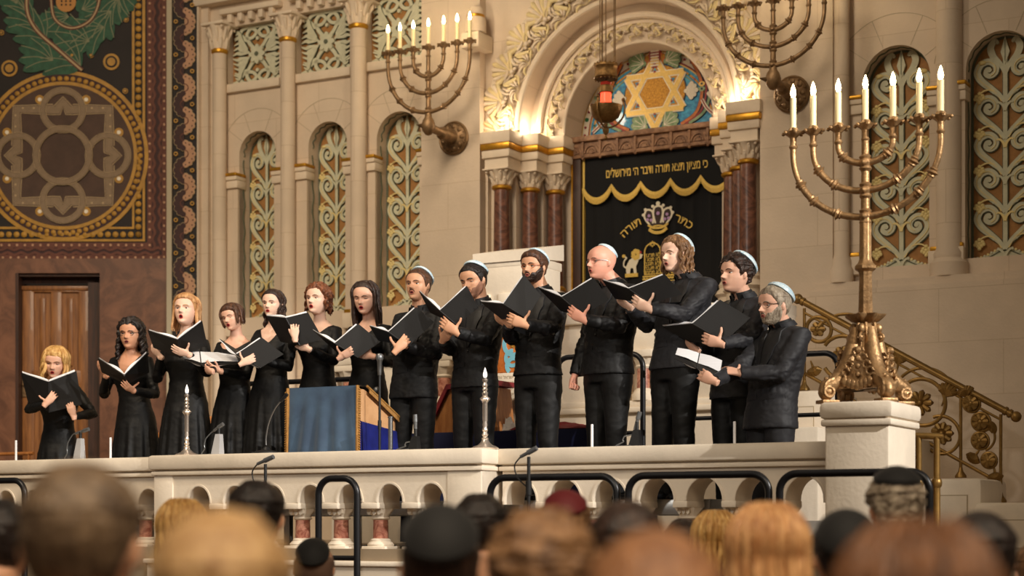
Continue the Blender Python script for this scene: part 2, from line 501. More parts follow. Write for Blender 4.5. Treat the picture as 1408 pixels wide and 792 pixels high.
def leafy(b, x, z, d, ang, s, m, m2):
    for k in range(7):
        a = ang+(k-3)*.5; r = s*(.75+.12*math.cos(k*2.4))
        pts = [(x, d-.01, z), (x+math.cos(a)*.4*r, d-.05, z+math.sin(a)*.4*r), (x+math.cos(a+.25)*.8*r, d-.045, z+math.sin(a+.25)*.8*r), (x+math.cos(a+.6)*r, d-.01, z+math.sin(a+.6)*r)]
        b.tube(crom(pts, 4), [.02*s]*4+[.07*s]*4+[.06*s]*4+[.02*s], m if k % 3 else m2, seg=6)
    for sd in (-1, 1):
        ce = (x+math.cos(ang+sd*1.3)*.5*s, z+math.sin(ang+sd*1.3)*.5*s)
        b.tube([(ce[0]+.16*s*(1-q/22)*math.cos(sd*q*.5), d-.03, ce[1]+.16*s*(1-q/22)*math.sin(sd*q*.5)) for q in range(18)], .03*s, m, seg=6)
STW = mat('gilt_tint_limestone', (232, 212, 160), .6, .1, var=.15, vscale=14)
def band(R, width, d, n, name, lab, group):
    b = B()
    for i in range(n+1):
        th = PI*i/n; am = PI-th
        x, z = UC+math.cos(am)*(R-width*.38), ZSP+math.sin(am)*(R-width*.38)
        shell(b, x, z, d, am, width*.75, STP, STW)
        if i < n:
            am2 = PI-PI*(i+.5)/n
            x, z = UC+math.cos(am2)*(R-width*.12), ZSP+math.sin(am2)*(R-width*.12)
            leafy(b, x, z, d, am2+PI, width*.72, STP, STW)
            x, z = UC+math.cos(am2)*(R-width*.85), ZSP+math.sin(am2)*(R-width*.85)
            leafy(b, x, z, d, am2, width*.62, STP, STW)
            b.tube([(UC+math.cos(am2-.02*k)*(R-width*(.3+.1*k)), d-.05, ZSP+math.sin(am2-.02*k)*(R-width*(.3+.1*k))) for k in range(5)], .035*width*2, STW, seg=6)
    return struct(name, b)
band(R1-.03, R1-R2-.05, .03, 14, 'trim_1', None, None)
band(R3+.005, R3-R4-.02, .31, 13, 'trim_2', None, None)

# ---- entablature blocks over the columns, capitals, marble shafts
COLD = [(1.29, -.06), (1.11, .2), (.94, .42)]      # |u - UC|, depth
zEnt = Z(690, 208)
ent = B()
for sd in (-1, 1):
    for (o, d) in COLD:
        u = UC+sd*o
        ent.box(u-.17, u+.17, d-.15, d+.5, zEnt+.04, zEnt+.16, STP, bev=.015)
        ent.box(u-.155, u+.155, d-.135, d+.5, zEnt-.10, zEnt-.02, STP, bev=.01)
        ent.box(u-.165, u+.165, d-.155, d+.5, zEnt-.02, zEnt+.04, GOLD, bev=.012)
        ent.box(u-.13, u+.13, d-.11, d+.5, zEnt-.22, zEnt-.10, STP)
struct('trim_3', ent)
def capital(b, r, z0, z1, m, n=8):
    h = z1-z0
    b.lathe([(r*1.0, z0), (r*1.1, z0+.1*h), (r*1.2, z0+.35*h), (r*1.45, z0+.7*h), (r*1.75, z0+.88*h), (r*1.7, z0+.9*h)], m, seg=48,
            mod=lambda a, z: .06*math.cos(n*a)*(1 if z > z0+.05*h else 0))
    for k in range(n):
        a = 2*PI*k/n
        for (za, zz, rr, rs) in ((.02, .42, 1.36, .2), (.3, .78, 1.74, .2)):
            aa = a+(0 if zz < .5 else PI/n); c_, s_ = math.cos(aa), math.sin(aa); rb = 1.08+za*.35
            b.tube([(r*rb*c_, r*rb*s_, z0+za*h), (r*(rb+.1)*c_, r*(rb+.1)*s_, z0+(za+.16)*h), (r*(rr-.12)*c_, r*(rr-.12)*s_, z0+(zz-.1)*h), (r*rr*c_, r*rr*s_, z0+zz*h), (r*(rr+.16)*c_, r*(rr+.16)*s_, z0+(zz-.05)*h)], [r*.1, r*rs, r*rs*1.1, r*rs*.8, r*.05], m, seg=7)
    for k in range(4):
        a = PI/4+k*PI/2
        b.sphere((r*1.98*math.cos(a), r*1.98*math.sin(a), z0+.8*h), r*.2, m, seg=8, rings=6)
    b.box(-r*1.85, r*1.85, -r*1.85, r*1.85, z0+.88*h, z1, m, bev=r*.12)
zS1, zS0 = 4.5, 3.52
sideN = {-1: ('left', ['front', 'middle', 'innermost']), 1: ('right', ['front', 'middle', 'innermost'])}
for sd in (-1, 1):
    for k, (o, d) in enumerate(COLD):
        u = UC+sd*o
        t = thing('marble_column', '%s of the three red-brown marble columns %s of the black curtain' % (sideN[sd][1][k], sideN[sd][0]), 'column', (u, d, 1.9))
        M = Matrix.Translation((u, d, 0))
        q = B(); q.lathe([(.083, zS0+.03), (.08, 4.0), (.074, zS1)], MARC, M, 28); q.build('shaft', t)
        q = B(); qq = B(); capital(qq, .078, zS1+.03, zEnt-.2, STP)
        q.add(qq.v, qq.f, STP, M); q.build('capital', t)
        q = B(); q.lathe([(.075, zS1-.015), (.098, zS1), (.1, zS1+.02), (.08, zS1+.035)], GOLD, M, 24); q.build('gilt_ring', t)
        q = B(); q.lathe([(.085, zS0-.0), (.105, zS0+.01), (.105, zS0+.03), (.085, zS0+.05)], GOLD, M, 24)
        q.build('gilt_ring', t)
        q = B(); q.lathe([(.15, 1.9), (.15, 3.2), (.13, 3.22), (.13, 3.34), (.16, 3.37), (.14, 3.4), (.115, 3.43), (.125, 3.46), (.09, 3.52)], STP, M, 24)
        q.build('pedestal', t)
# ---- lintel of carved wood
b = B()
u0, u1 = UC-.86, UC+.86
zl0, zl1 = 4.86, 5.04
b.box(u0, u1, .5, .72, zl0, zl1, CARVW)
b.box(u0-.03, u1+.03, .46, .72, zl1-.035, zl1+.02, CARVW, bev=.01)
b.box(u0-.01, u1+.01, .48, .72, zl0-.015, zl0+.02, CARVW, bev=.006)
n = 9
for i in range(n):
    xa = u0+(u1-u0)*i/n; xb = u0+(u1-u0)*(i+1)/n; cx = (xa+xb)/2; w = (xb-xa)/2
    b.ring(cx, zl0+.03, w*.8, .016, .485, .02, CARVW, n=14, a0=0, a1=PI)
    b.ring(cx, zl0+.03, w*.5, .012, .488, .02, CARVW, n=12, a0=0, a1=PI)
    for k in range(5):
        a = PI*(k+.5)/5
        b.ribbon([(cx, zl0+.03), (cx+w*.45*math.cos(a), zl0+.03+w*.45*math.sin(a))], .012, .488, .02, CARVW)
    b.box(xa-.012, xa+.012, .475, .5, zl0, zl1, CARVW)
    b.sphere((xa, .49, zl0-.02), .016, CARVW, seg=8, rings=6)
struct('trim_4', b)

# ---- niche ornament : painted relief panels
def scroll_panel(name, n, cells, scale=1.0):
    u0, u1, zs, zt, zb = niche_geo(n); r = (u1-u0)/2; cz = zt-r; cu = (u0+u1)/2
    b = B()
    b.prism(archpts(u0-.05, u1+.05, zb-.05, cz, 18, r+.05), .19, .1, OCH)
    w = r
    # border line on the edge
    b.ribbon([(u0+.012, zb)]+[(cu-(r-.012)*math.cos(PI*i/24), cz+(r-.012)*math.sin(PI*i/24)) for i in range(25)]+[(u1-.012, zb)], .022, .184, .01, SAGED)
    # wavy line painted on the reveal
    pts = []
    zz = zb+.05
    for sgn in (-1, 1):
        b.tube([(cu+sgn*(r-.004), .08+.015*math.sin(k*1.1), zb+.02+k*.05) for k in range(int((cz-zb)/.05))], .007, SAGED, seg=5)
    b.tube([(cu-(r-.004)*math.cos(PI*i/40), .08+.015*math.sin(i*1.4), cz+(r-.004)*math.sin(PI*i/40)) for i in range(41)], .007, SAGED, seg=5)
    zt2 = zt-.06*w/ .2
    ztip = zt-.10*w
    H = (ztip-zb-.25*w)/(cells+.75)
    d1, d2, d3 = .172, .166, .16
    def R(pts, ws, m, d=d2, dark=True):
        for sx in (-1, 1):
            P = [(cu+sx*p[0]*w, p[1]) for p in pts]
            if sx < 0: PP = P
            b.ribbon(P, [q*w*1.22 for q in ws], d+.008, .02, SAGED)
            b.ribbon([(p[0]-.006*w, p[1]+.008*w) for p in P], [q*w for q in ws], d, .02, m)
    # base hump with beads
    zh = zb+.28*w
    hump = [(u0+(u1-u0)*i/20, zb+.05*w+.30*w*math.exp(-((i-10)/5.0)**2)) for i in range(21)]
    b.prism([(u0, zb-.04)]+[(u1, zb-.04)]+list(reversed(hump)), .178, .02, SAGE)
    for i in range(21):
        b.disc(hump[i][0], hump[i][1], .035*w, .17, .015, CREAM if i % 2 else SAGE, n=8)
    b.ribbon([(p[0], p[1]-.1*w) for p in hump], .03*w, .172, .01, SAGED)
    zc = zh+.02*w
    # stem
    b.ribbon([(cu, zc), (cu, ztip-.55*H)], .17*w, d2+.006, .02, SAGED)
    b.ribbon([(cu, zc), (cu, ztip-.55*H)], .125*w, d2, .02, SAGE)
    for c in range(cells):
        z0 = zc+c*H
        def q(x, y): return (x, z0+y*H)
        # scroll pair
        pts = crom([q(.05, .05), q(.18, .2), q(.42, .4), q(.68, .62), q(.80, .84), q(.70, 1.06), q(.46, 1.13), q(.27, 1.0), q(.27, .82), q(.42, .73), q(.55, .80), q(.52, .92), q(.42, .92)], 5)
        nn = len(pts)
        R(pts, [.06+.19*math.sin(min(1, (i+2)/(nn*.4))*PI*.5)*(1-.72*i/nn) for i in range(nn)], SAGE)
        for sx in (-1, 1):
            b.ribbon([(cu+sx*(p[0]+.02)*w, p[1]) for p in pts[6:int(nn*.75)]], .02*w, d3-.002, .01, CREAM)
            b.disc(cu+sx*.45*w, z0+.9*H, .07*w, d3, .02, SAGE, n=10)
            # grape bunch on tendril
            gx, gz = cu+sx*.74*w, z0+.17*H
            b.ribbon(crom([(cu+sx*.1*w, z0+.02*H), (cu+sx*.3*w, z0+.3*H), (cu+sx*.55*w, z0+.36*H), (gx, gz+.1*H)], 4), .04*w, d3, .012, CREAM)
            for (a, e) in ((0, 0), (.09, .04), (-.09, .04), (.05, -.06), (-.05, -.06), (.0, .1), (0, -.12), (.12, -.02), (-.12, -.02)):
                b.sphere((gx+a*w, d3, gz+e*H*1.1), .06*w, CREAM, seg=7, rings=5, sc3=(1, .5, 1))
        # tulip node
        for sx in (-1, 1):
            lp = crom([(cu, z0-.02*H), (cu+sx*.09*w, z0+.12*H), (cu+sx*.28*w, z0+.27*H), (cu+sx*.36*w, z0+.25*H)], 4)
            b.ribbon(lp, [.13*w*(1-.6*i/len(lp)) for i in range(len(lp))], d3, .02, SAGE)
            lp = crom([(cu, z0-.25*H), (cu+sx*.05*w, z0-.12*H), (cu+sx*.16*w, z0-.02*H), (cu+sx*.24*w, z0-.04*H)], 4)
            b.ribbon(lp, [.09*w*(1-.6*i/len(lp)) for i in range(len(lp))], d3-.003, .01, CREAM if c % 2 else SAGE)
    # finial: central bud and two curled petals
    z0 = zc+cells*H
    b.prism([(cu, z0), (cu+.13*w, z0+.35*H), (cu, z0+.78*H), (cu-.13*w, z0+.35*H)], d3, .02, SAGE)
    b.ribbon([(cu, z0+.1*H), (cu, z0+.68*H)], .015*w, d3-.004, .01, SAGED)
    for sx in (-1, 1):
        pts = crom([(cu, z0-.3*H), (cu+sx*.12*w, z0), (cu+sx*.34*w, z0+.25*H), (cu+sx*.42*w, z0+.5*H), (cu+sx*.3*w, z0+.68*H), (cu+sx*.2*w, z0+.6*H)], 5)
        b.ribbon(pts, [.04*w+.16*w*math.sin(PI*i/len(pts)) for i in range(len(pts))], d2, .02, SAGE)
        b.sphere((cu+sx*.66*w, d3, z0+.12*H), .09*w, CREAM, seg=8, rings=6, sc3=(1.3, .5, .8))
    return struct(name, b)
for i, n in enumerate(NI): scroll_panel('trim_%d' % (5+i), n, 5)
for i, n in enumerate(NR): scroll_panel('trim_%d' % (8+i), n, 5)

# ---- square interlace panels
def square_panel(name, p):
    u0, u1, z0, z1 = pan_rect(p); b = B(); cu, cz = (u0+u1)/2, (z0+z1)/2; w, h = (u1-u0)/2, (z1-z0)/2
    b.prism(rect(u0-.05, u1+.05, z0-.05, z1+.05), .10, .1, OCH)
    for sx in (-1, 1):
        for sz in (-1, 1):
            def q(x, y): return (cu+sx*x*w, cz+sz*y*h)
            def rb(pts, ws, d=.075, m=SAGE):
                P = crom([q(*t) for t in pts], 6); n_ = len(P)
                if not hasattr(ws, '__len__'): ws = [ws]*n_
                else: ws = [lerp_tab([(0, ws[0]), (.5, ws[1]), (1, ws[2])], i/(n_-1)) for i in range(n_)]
                b.ribbon(P, [t*w*1.02 for t in ws], d+.01, .02, SAGED); b.ribbon(P, [t*w*.74 for t in ws], d, .03, m)
            rb([(.08, .15), (.3, .4), (.42, .7), (.25, .92), (.05, .78), (.2, .6), (.5, .62), (.75, .85), (.95, .92)], (.16, .14, .12))
            rb([(.0, .95), (.3, .98), (.62, .88), (.62, .62), (.4, .5)], (.1, .14, .1), .07)
            # side acanthus leaf
            for k in range(5):
                a = .15+.32*k
                rb([(.36, .08+.03*k), (.62, .08+.13*k), (.72+.05*math.cos(a*3), .12+.17*k), (.95-.03*k, .05+.17*k)], (.06, .17, .03), .068-.002*k)
            rb([(.3, .05), (.5, .3), (.66, .66), (.9, .62)], (.08, .12, .06), .07)
    for k in range(8):
        a = 2*PI*k/8
        b.disc(cu+.15*w*math.cos(a), cz+.15*w*math.sin(a), .11*w, .06, .03, SAGE, n=10, sx=1.5, sz=.8, rot=a)
    b.disc(cu, cz, .07*w, .05, .03, SAGED, n=10)
    for zz in (-.55, .55):
        b.disc(cu, cz+zz*h, .06*w, .07, .03, SAGE, n=10)
    return struct(name, b)
for i, p in enumerate(PAN): square_panel('trim_%d' % (10+i), p)

# ---- mouldings on the left bay
b = B()
pz = [pan_rect(p) for p in PAN]
for (u0, u1, z0, z1) in pz:
    b.box(u0-.03, u1+.03, -.05, .02, z0-.10, z0-.005, STP, bev=.012)
    for k in range(5):
        uu = u0+(u1-u0)*(k+.3)/5
        b.box(uu, uu+.06, -.07, .05, z1+.03, z1+.12, STP, bev=.01)
    b.box(u0-.05, u1+.05, -.09, .05, z1+.12, z1+.18, STP, bev=.01)
zt = max(q[3] for q in pz)
b.box(uL, uP0, -.12, .05, zt+.2, zt+.3, STP, bev=.015)
for k in range(40):
    uu = uL+(uP0-uL)*k/40
    b.sphere((uu, -.13, zt+.36), .045, STP, seg=8, rings=6, sc3=(1, .6, 1.1))
b.box(uL, uP0, -.16, .05, zt+.42, zt+.55, STP, bev=.02)
# vertical pilaster strips left of the first niche
b.box(uL, U(281), -.10, .05, 0, TOPZ, ST); b.box(U(281), U(290), -.05, .05, 0, TOPZ, ST)
struct('trim_13', b)
# imposts with gold
def impost(b, ua, ub, z, dd=-.075):
    b.box(ua, ub, dd+.015, .1, z-.13, z-.045, STP, bev=.01)
    b.box(ua, ub, dd, .1, z-.045, z-.0, STP, bev=.008)
    b.box(ua-.004, ub+.004, dd-.012, .1, z, z+.035, GOLD, bev=.01)
b = B()
seq = []
for i, n in enumerate(NI):
    u0, u1, zs, zt_, zb_ = niche_geo(n)
    wd = .17
    impost(b, u0-wd, u0+.015, zs); impost(b, u1-.015, u1+wd, zs)
    b.box(u0-wd+.02, u0, -.03, .1, zb_-.2, zs-.12, ST); b.box(u1, u1+wd-.02, -.03, .1, zb_-.2, zs-.12, ST)
    for (a_, c_) in ((u0-wd, u0), (u1, u1+wd)):
        b.box(a_, c_, -.06, .1, zb_-.04, zb_+.0, GOLD, bev=.01); b.box(a_-.01, c_+.01, -.08, .1, zb_-.2, zb_-.04, STP, bev=.01)
for i, n in enumerate(NR):
    u0, u1, zs, zt_, zb_ = niche_geo(n)
    wd = .22
    impost(b, u0-wd, u0+.015, zs); impost(b, u1-.015, u1+wd, zs)
    b.box(u0-wd+.02, u0, -.03, .1, zb_-.05, zs-.12, ST); b.box(u1, u1+wd-.02, -.03, .1, zb_-.05, zs-.12, ST)
    for (a_, c_) in ((u0-wd, u0-.01), (u1+.01, u1+wd)):
        b.box(a_, c_, -.06, .1, zb_+.10, zb_+.14, GOLD, bev=.01); b.box(a_-.01, c_+.01, -.08, .1, zb_-.06, zb_+.10, STP, bev=.01)
struct('trim_14', b)
# ---- engaged stone columns
def stone_column(px, r, zcap0, zcap1, zbot, lab, d=-.09):
    u = U(px, d); t = thing('stone_column', lab, 'column', (u, d, zbot)); M = Matrix.Translation((u, d, 0))
    q = B(); q.lathe([(r*1.5, zbot), (r*1.5, zbot+.12), (r*1.2, zbot+.16), (r*1.25, zbot+.2), (r*1.0, zbot+.25), (r*1.0, zcap0)], ST, M, 28); q.build('shaft', t)
    if zcap1:
        q = B(); qq = B(); capital(qq, r*1.05, zcap0+.03, zcap1, STP); q.add(qq.v, qq.f, STP, M); q.build('capital', t)
        q = B(); q.lathe([(r, zcap0-.015), (r*1.2, zcap0), (r*1.22, zcap0+.025), (r, zcap0+.04)], GOLD, M, 24); q.build('gilt_ring', t)
    return t
stone_column(302, .075, Z(302, 77), Z(302, 38), 1.5, 'slim pale stone column at the far left end of the apse wall, before the first relief panel')
stone_column(396, .078, Z(396, 61), Z(396, 25), 1.5, 'pale stone column between the first and second arched green niches from the left')
stone_column(493, .084, Z(493, 43), Z(493, 5), 1.5, 'pale stone column between the second and third arched green niches from the left')
stone_column(1305, .11, Z(1305, -60), Z(1305, -110), zl+.02, 'thick pale stone column between the two arched niches behind the standing menorah', d=-.02)
stone_column(1157, .07, Z(1157, -60), Z(1157, -110), zl+.02, 'slim pale stone column in the corner just right of the plain stone pier')
zq = Z(654, 58, -.12)
stone_column(654, .07, zq+.22, None, zq+.06, 'short pale stone column standing on the ledge right of the wall menorah at the top', d=-.2)
b = B(); b.box(U(640, -.2), U(668, -.12)+.02, -.3, 0, zq-.1, zq+.06, STP, bev=.02)
b.lathe([(.072, zq+.2), (.09, zq+.21), (.09, zq+.235), (.072, zq+.25)], GOLD, Matrix.Translation((U(654, -.2), -.2, 0)), 20)
struct('trim_15', b)

# ---- left wall (faces the camera), painted mural above marble, oak door
YL = 19.05; S0 = F/YL
def lx(px): return (px-CX)/S0
def lz(py): return ZC+(HY-py)/S0
WI = I4
b = B(WI)
dx0, dx1, dz1 = lx(22), lx(138), lz(376)
hole = [(dx0, 0.3), (dx1, 0.3), (dx1, dz1), (dx0, dz1)]
xR = lx(232)
b.prism([(lx(-420), 0), (xR, 0), (xR, lz(356)), (lx(-420), lz(356))], YL-.03, .4, MARW, holes=[hole])
b.prism([(lx(-420), lz(356)), (xR, lz(356)), (xR, 8.6), (lx(-420), 8.6)], YL-.02, .4, MURK)
struct('wall_left', b)
b = B(WI)
y0 = YL-.02
def LY(k): return y0-.003*k
# maroon framing borders right and bottom
xm0, xm1 = lx(202), lx(228); zb0, zb1 = lz(358), lz(334)
b.prism([(lx(-420), zb0), (xR, zb0), (xR, 8.6), (xm0, 8.6), (xm0, zb1), (lx(-420), zb1)], LY(1), .01, MURM)
for (xx, zz) in ((lx(206), lz(338.5)), (lx(228.5), lz(357))):
    pass
def frame(xo, zo, w, m, k): b.ribbon([(lx(-420), zo), (xo, zo), (xo, 8.6)], w, LY(k), .01, m)
frame(lx(206.5), lz(337.5), .07, MURR, 2); frame(lx(226.5), lz(354.5), .07, MURR, 2)
for i in range(130):
    z = lz(337.5)+i*.085
    if z < 8.6:
        b.disc(lx(206.5), z, .014, LY(3), .01, MURP, n=8)
        b.disc(lx(226.5), z-.13, .014, LY(3), .01, MURP, n=8)
    x = lx(206.5)-i*.085
    if x > lx(-300):
        b.disc(x, lz(337.5), .014, LY(3), .01, MURP, n=8); b.disc(x+.1, lz(354.5), .014, LY(3), .01, MURP, n=8)
for off in (-.035, .035):
    b.ribbon([(lx(216.5)+off+.014*math.sin(z*42), z) for z in [lz(344)+k*.03 for k in range(140)]], .03, LY(3), .01, MURR)
    b.ribbon([(x, lz(346)+off*.8+.014*math.sin(x*42)) for x in [lx(-200)+k*.03 for k in range(112)]], .03, LY(3), .01, MURR)
b.ribbon([(lx(229.6), zb0), (lx(229.6), 8.6)], .03, LY(3), .01, MURR)
# gold square frame with beads
def gframe(x, z, w, k, m=GOLDP): b.ribbon([(lx(-300), z), (x, z), (x, 8.6)], w, LY(k), .01, m)
gframe(lx(198.5), lz(331), .035, 3); gframe(lx(184), lz(314), .032, 3)
for i in range(80):
    z = lz(323)+i*.083
    if z < 8.6: b.sphere((lx(191), LY(3), z), .033, GOLDP, seg=8, rings=6, sc3=(1, .3, 1))
    x = lx(191)-i*.083
    if x > lx(-250): b.sphere((x, LY(3), lz(323)), .033, GOLDP, seg=8, rings=6, sc3=(1, .3, 1))
# medallion
mc = (lx(88), lz(215)); MR = 117/S0
b.disc(mc[0], mc[1], MR, LY(4), .01, GOLDP, n=72)
b.disc(mc[0], mc[1], MR*.955, LY(5), .01, MURM, n=72)
b.ring(mc[0], mc[1], MR*.85, MR*.04, LY(6), .01, GOLDP, n=72)
b.disc(mc[0], mc[1], MR*.83, LY(6), .01, MURB, n=72)
for i in range(74):
    a = 2*PI*i/74
    b.sphere((mc[0]+MR*.905*math.cos(a), LY(6), mc[1]+MR*.905*math.sin(a)), .028, GOLDP, seg=8, rings=6, sc3=(1, .3, 1))
def strap(pts, k, w=.10, closed=True, m=MURT):
    b.ribbon(pts, w*1.22, LY(k), .006, MURL, closed=closed); b.ribbon(pts, w*1.05, LY(k)-.001, .006, MURB, closed=closed); b.ribbon(pts, w*.9, LY(k)-.002, .006, m, closed=closed)
q = MR
# square strap with pointed notches
def sq(a):
    P = []
    for k in range(4):
        c, s_ = math.cos(k*PI/2), math.sin(k*PI/2)
        for (x, z) in ((.54, -.54), (.54, -.12), (.53, -.07), (.63, 0), (.53, .07), (.54, .12)):
            P.append((mc[0]+a*q*(x*c-z*s_), mc[1]+a*q*(x*s_+z*c)))
    return P
strap(sq(1.0), 8, .10)
for k in range(4):
    c, s_ = math.cos(k*PI/2), math.sin(k*PI/2)
    cx_, cz_ = mc[0]+.53*q*c, mc[1]+.53*q*s_
    strap([(cx_+.235*q*math.cos(2*PI*i/40), cz_+.235*q*math.sin(2*PI*i/40)) for i in range(40)], 10+k*.4, .056)
strap([(mc[0]+.315*q*math.cos(2*PI*i/48), mc[1]+.315*q*math.sin(2*PI*i/48)) for i in range(48)], 12.5, .056)
sp = sq(1.03)
for k in range(24):
    p0, p1 = sp[k], sp[(k+1) % 24]
    if math.hypot(p1[0]-p0[0], p1[1]-p0[1]) < .15: continue
    for t in (.2, .5, .8): b.disc(p0[0]+(p1[0]-p0[0])*t, p0[1]+(p1[1]-p0[1])*t, .012, LY(9.2), .008, MURL, n=6)
for k in range(8):
    a = PI/8+k*PI/4
    b.disc(mc[0]+.71*q*math.cos(a), mc[1]+.71*q*math.sin(a), .05, LY(8), .01, GOLDP, n=14); b.disc(mc[0]+.71*q*math.cos(a), mc[1]+.71*q*math.sin(a), .022, LY(9), .01, MWHT, n=10)
# foliage scroll above the medallion
stem = crom([(lx(114), lz(98)), (lx(84), lz(72)), (lx(48), lz(38)), (lx(38), lz(2)), (lx(52), lz(-50))], 8)
b.ribbon(stem, .05, LY(6), .01, MURR); b.ribbon(stem, .02, LY(7), .01, MURL)
st2 = crom([(lx(71), lz(-10)), (lx(76), lz(26)), (lx(100), lz(40)), (lx(128), lz(26)), (lx(138), lz(-12)), (lx(120), lz(-60))], 8)
b.ribbon(st2, .04, LY(6), .01, MURR); b.ribbon(st2, .015, LY(7), .01, MURL)
MURV = mat('mural_vein', (128, 128, 98), .7)
def acan(x, z, a, s, k=5):
    for i in range(k):
        aa = a+(i-(k-1)/2)*.36; L = s*(1-.1*abs(i-(k-1)/2))
        pts = crom([(lx(x), lz(z)), (lx(x+L*.5*math.cos(aa-.15)), lz(z-L*.5*math.sin(aa-.15))), (lx(x+L*math.cos(aa)), lz(z-L*math.sin(aa)))], 4)
        b.ribbon(pts, [.06, .10, .13, .145, .15, .14, .11, .07, .01][:len(pts)], LY(4)-.0006*i, .006, MURG)
        b.ribbon([(p[0]+.03, p[1]+.03) for p in pts], .008, LY(5)-.0006*i, .006, MURV)
for (x, z, a, s) in ((108, 95, 2.6, 62), (70, 88, 2.7, 48), (60, 60, 2.3, 52), (44, 40, 2.5, 44), (34, 20, 2.2, 40), (40, -5, 2.0, 40),
                     (92, 28, 3.3, 36), (120, 62, 2.9, 58), (140, 42, 3.6, 52), (150, 20, 4.1, 46), (160, 2, 4.5, 38), (165, -10, 5, 36), (110, 18, .6, 28), (20, 10, 2, 30)):
    acan(x, z, a, s)
b.disc(lx(92), lz(4), .11, LY(6), .01, MURO, n=16)
for i in range(9): b.disc(lx(86+(i % 3)*6), lz(-2+(i//3)*5), .012, LY(7), .01, MURK, n=6)
for (x, z, r) in ((154, 86, .09), (14, 95, .09), (100, 77, .03), (126, 77, .03), (174, 28, .03), (173, 126, .03), (74, 63, .03), (3, 46, .03)):
    b.disc(lx(x), lz(z), r, LY(4), .01, GOLDP, n=20); b.disc(lx(x), lz(z), r*.72, LY(5), .01, MURK, n=18); b.disc(lx(x), lz(z), r*.5, LY(6), .01, GOLDP, n=16)
struct('trim_16', b)
# pale strip and dark border with scalloped petals, at the corner
b = B(WI)
b.box(lx(231.5), lx(238.5), YL-.10, YL+.3, 0, 8.6, mat('pale_grey_strip', (170, 158, 134), .7))
b.box(lx(238.5), lx(272), YL-.06, YL+.3, 0, 8.6, MURK)
yb = YL-.078
zz = lz(440); k = 0
per = 45.3/S0
while zz < 8.6:
    for (cx_, dz, m, sx) in ((lx(255.5), 0, MURP, 1), (lx(255), per/2, MURR, -1)):
        mm = MURP if sx > 0 else MURM
        E_ = lambda rx, rz: [(cx_+sx*rx*math.cos(-PI/2+PI*i/14), zz+dz+rz*math.sin(-PI/2+PI*i/14)) for i in range(15)]
        b.prism(E_(.09, .125), yb+.0005, .01, mm)
        for j in range(7):
            a = -PI/2*.92+PI*.92*j/6
            b.disc(cx_+sx*.088*math.cos(a), zz+dz+.118*math.sin(a), .031, yb+.0, .01, mm, n=12)
            b.disc(cx_+sx*.088*math.cos(a), zz+dz+.118*math.sin(a), .036, yb+.004, .01, MURL, n=14)
            if sx > 0: b.disc(cx_+.092*math.cos(a), zz+dz+.12*math.sin(a), .008, yb-.003, .01, MURK, n=6)
        b.ring(cx_+sx*.0, zz+dz, .04, .010, yb-.004, .01, MURR, n=12, a0=-PI/2 if sx > 0 else PI/2, a1=PI/2 if sx > 0 else 3*PI/2)
    for (x_, dz) in ((lx(243.5), 0), (lx(266), per*.5)):
        b.ring(x_, zz+dz, .018, .012, yb, .01, GOLDP, n=12)
    zz += per
struct('trim_17', b)
# door with recessed frame
b = B(WI)
b.box(dx0, dx1, YL+.16, YL+.5, dz1-.09, dz1, OAKD); b.box(dx0, dx0+.035, YL-.03, YL+.3, .3, dz1, OAKD)
b.box(dx1-.15, dx1, YL+.06, YL+.3, .3, dz1-.09, OAKD)
b.box(dx0, dx1, YL+.01, YL+.2, dz1-.03, dz1, OAKD)
b.box(dx0+.03, dx1-.1, YL+.10, YL+.2, dz1-.17, dz1-.12, OAK, bev=.01)
b.box(dx1-.14, dx1-.1, YL+.1, YL+.2, .3, dz1-.12, OAK, bev=.01)
struct('trim_20', b)
b = B(WI)
ax, bx_ = dx0+.035, dx1-.14; az, bz = ZF, dz1-.17
b.box(ax, bx_, YL+.14, YL+.2, az, bz, OAK)
for (x0, x1) in ((ax, ax+.13), ((ax+bx_)/2-.06, (ax+bx_)/2+.06), (bx_-.13, bx_)):
    b.box(x0, x1, YL+.115, YL+.16, az, bz, OAK, bev=.008)
for z in (az, lz(512)-.12, lz(400)-.0):
    b.box(ax+.1, bx_-.1, YL+.112, YL+.16, z, z+(.15 if z < lz(405) else bz-z), OAK, bev=.008)
for (x0, x1) in ((ax+.16, (ax+bx_)/2-.09), ((ax+bx_)/2+.09, bx_-.16)):
    b.box(x0+.03, x1-.03, YL+.12, YL+.16, lz(512)+.08, lz(400)-.06, OAK, bev=.012)
    b.box(x0+.03, x1-.03, YL+.12, YL+.16, az+.2, lz(512)-.17, OAK, bev=.012)
dr = struct('door_1', b)
b = B(WI); b.box(lx(27), lx(33), YL+.095, YL+.12, lz(545), lz(515), BRONZD, bev=.006); b.tube([(lx(30), YL+.1, lz(528)), (lx(30), YL+.05, lz(528)), (lx(37), YL+.05, lz(528))], .012, BRONZD)
b.build('door_handle', dr)
b = B(WI)
for py in (418, 560): b.cyl(.012, lz(py), lz(py-14), BRONZD, Matrix.Translation((bx_+.01, YL+.1, 0)), 10)
b.build('hinge', dr)

# ---- floors
b = B(); b.box(-16, 11, -5.35, 1.2, .0, ZF, FLR); struct('floor', b)
b = B(WI); b.box(-14, 12, -3, 22, -.1, 0, NAVE); struct('floor_nave', b)
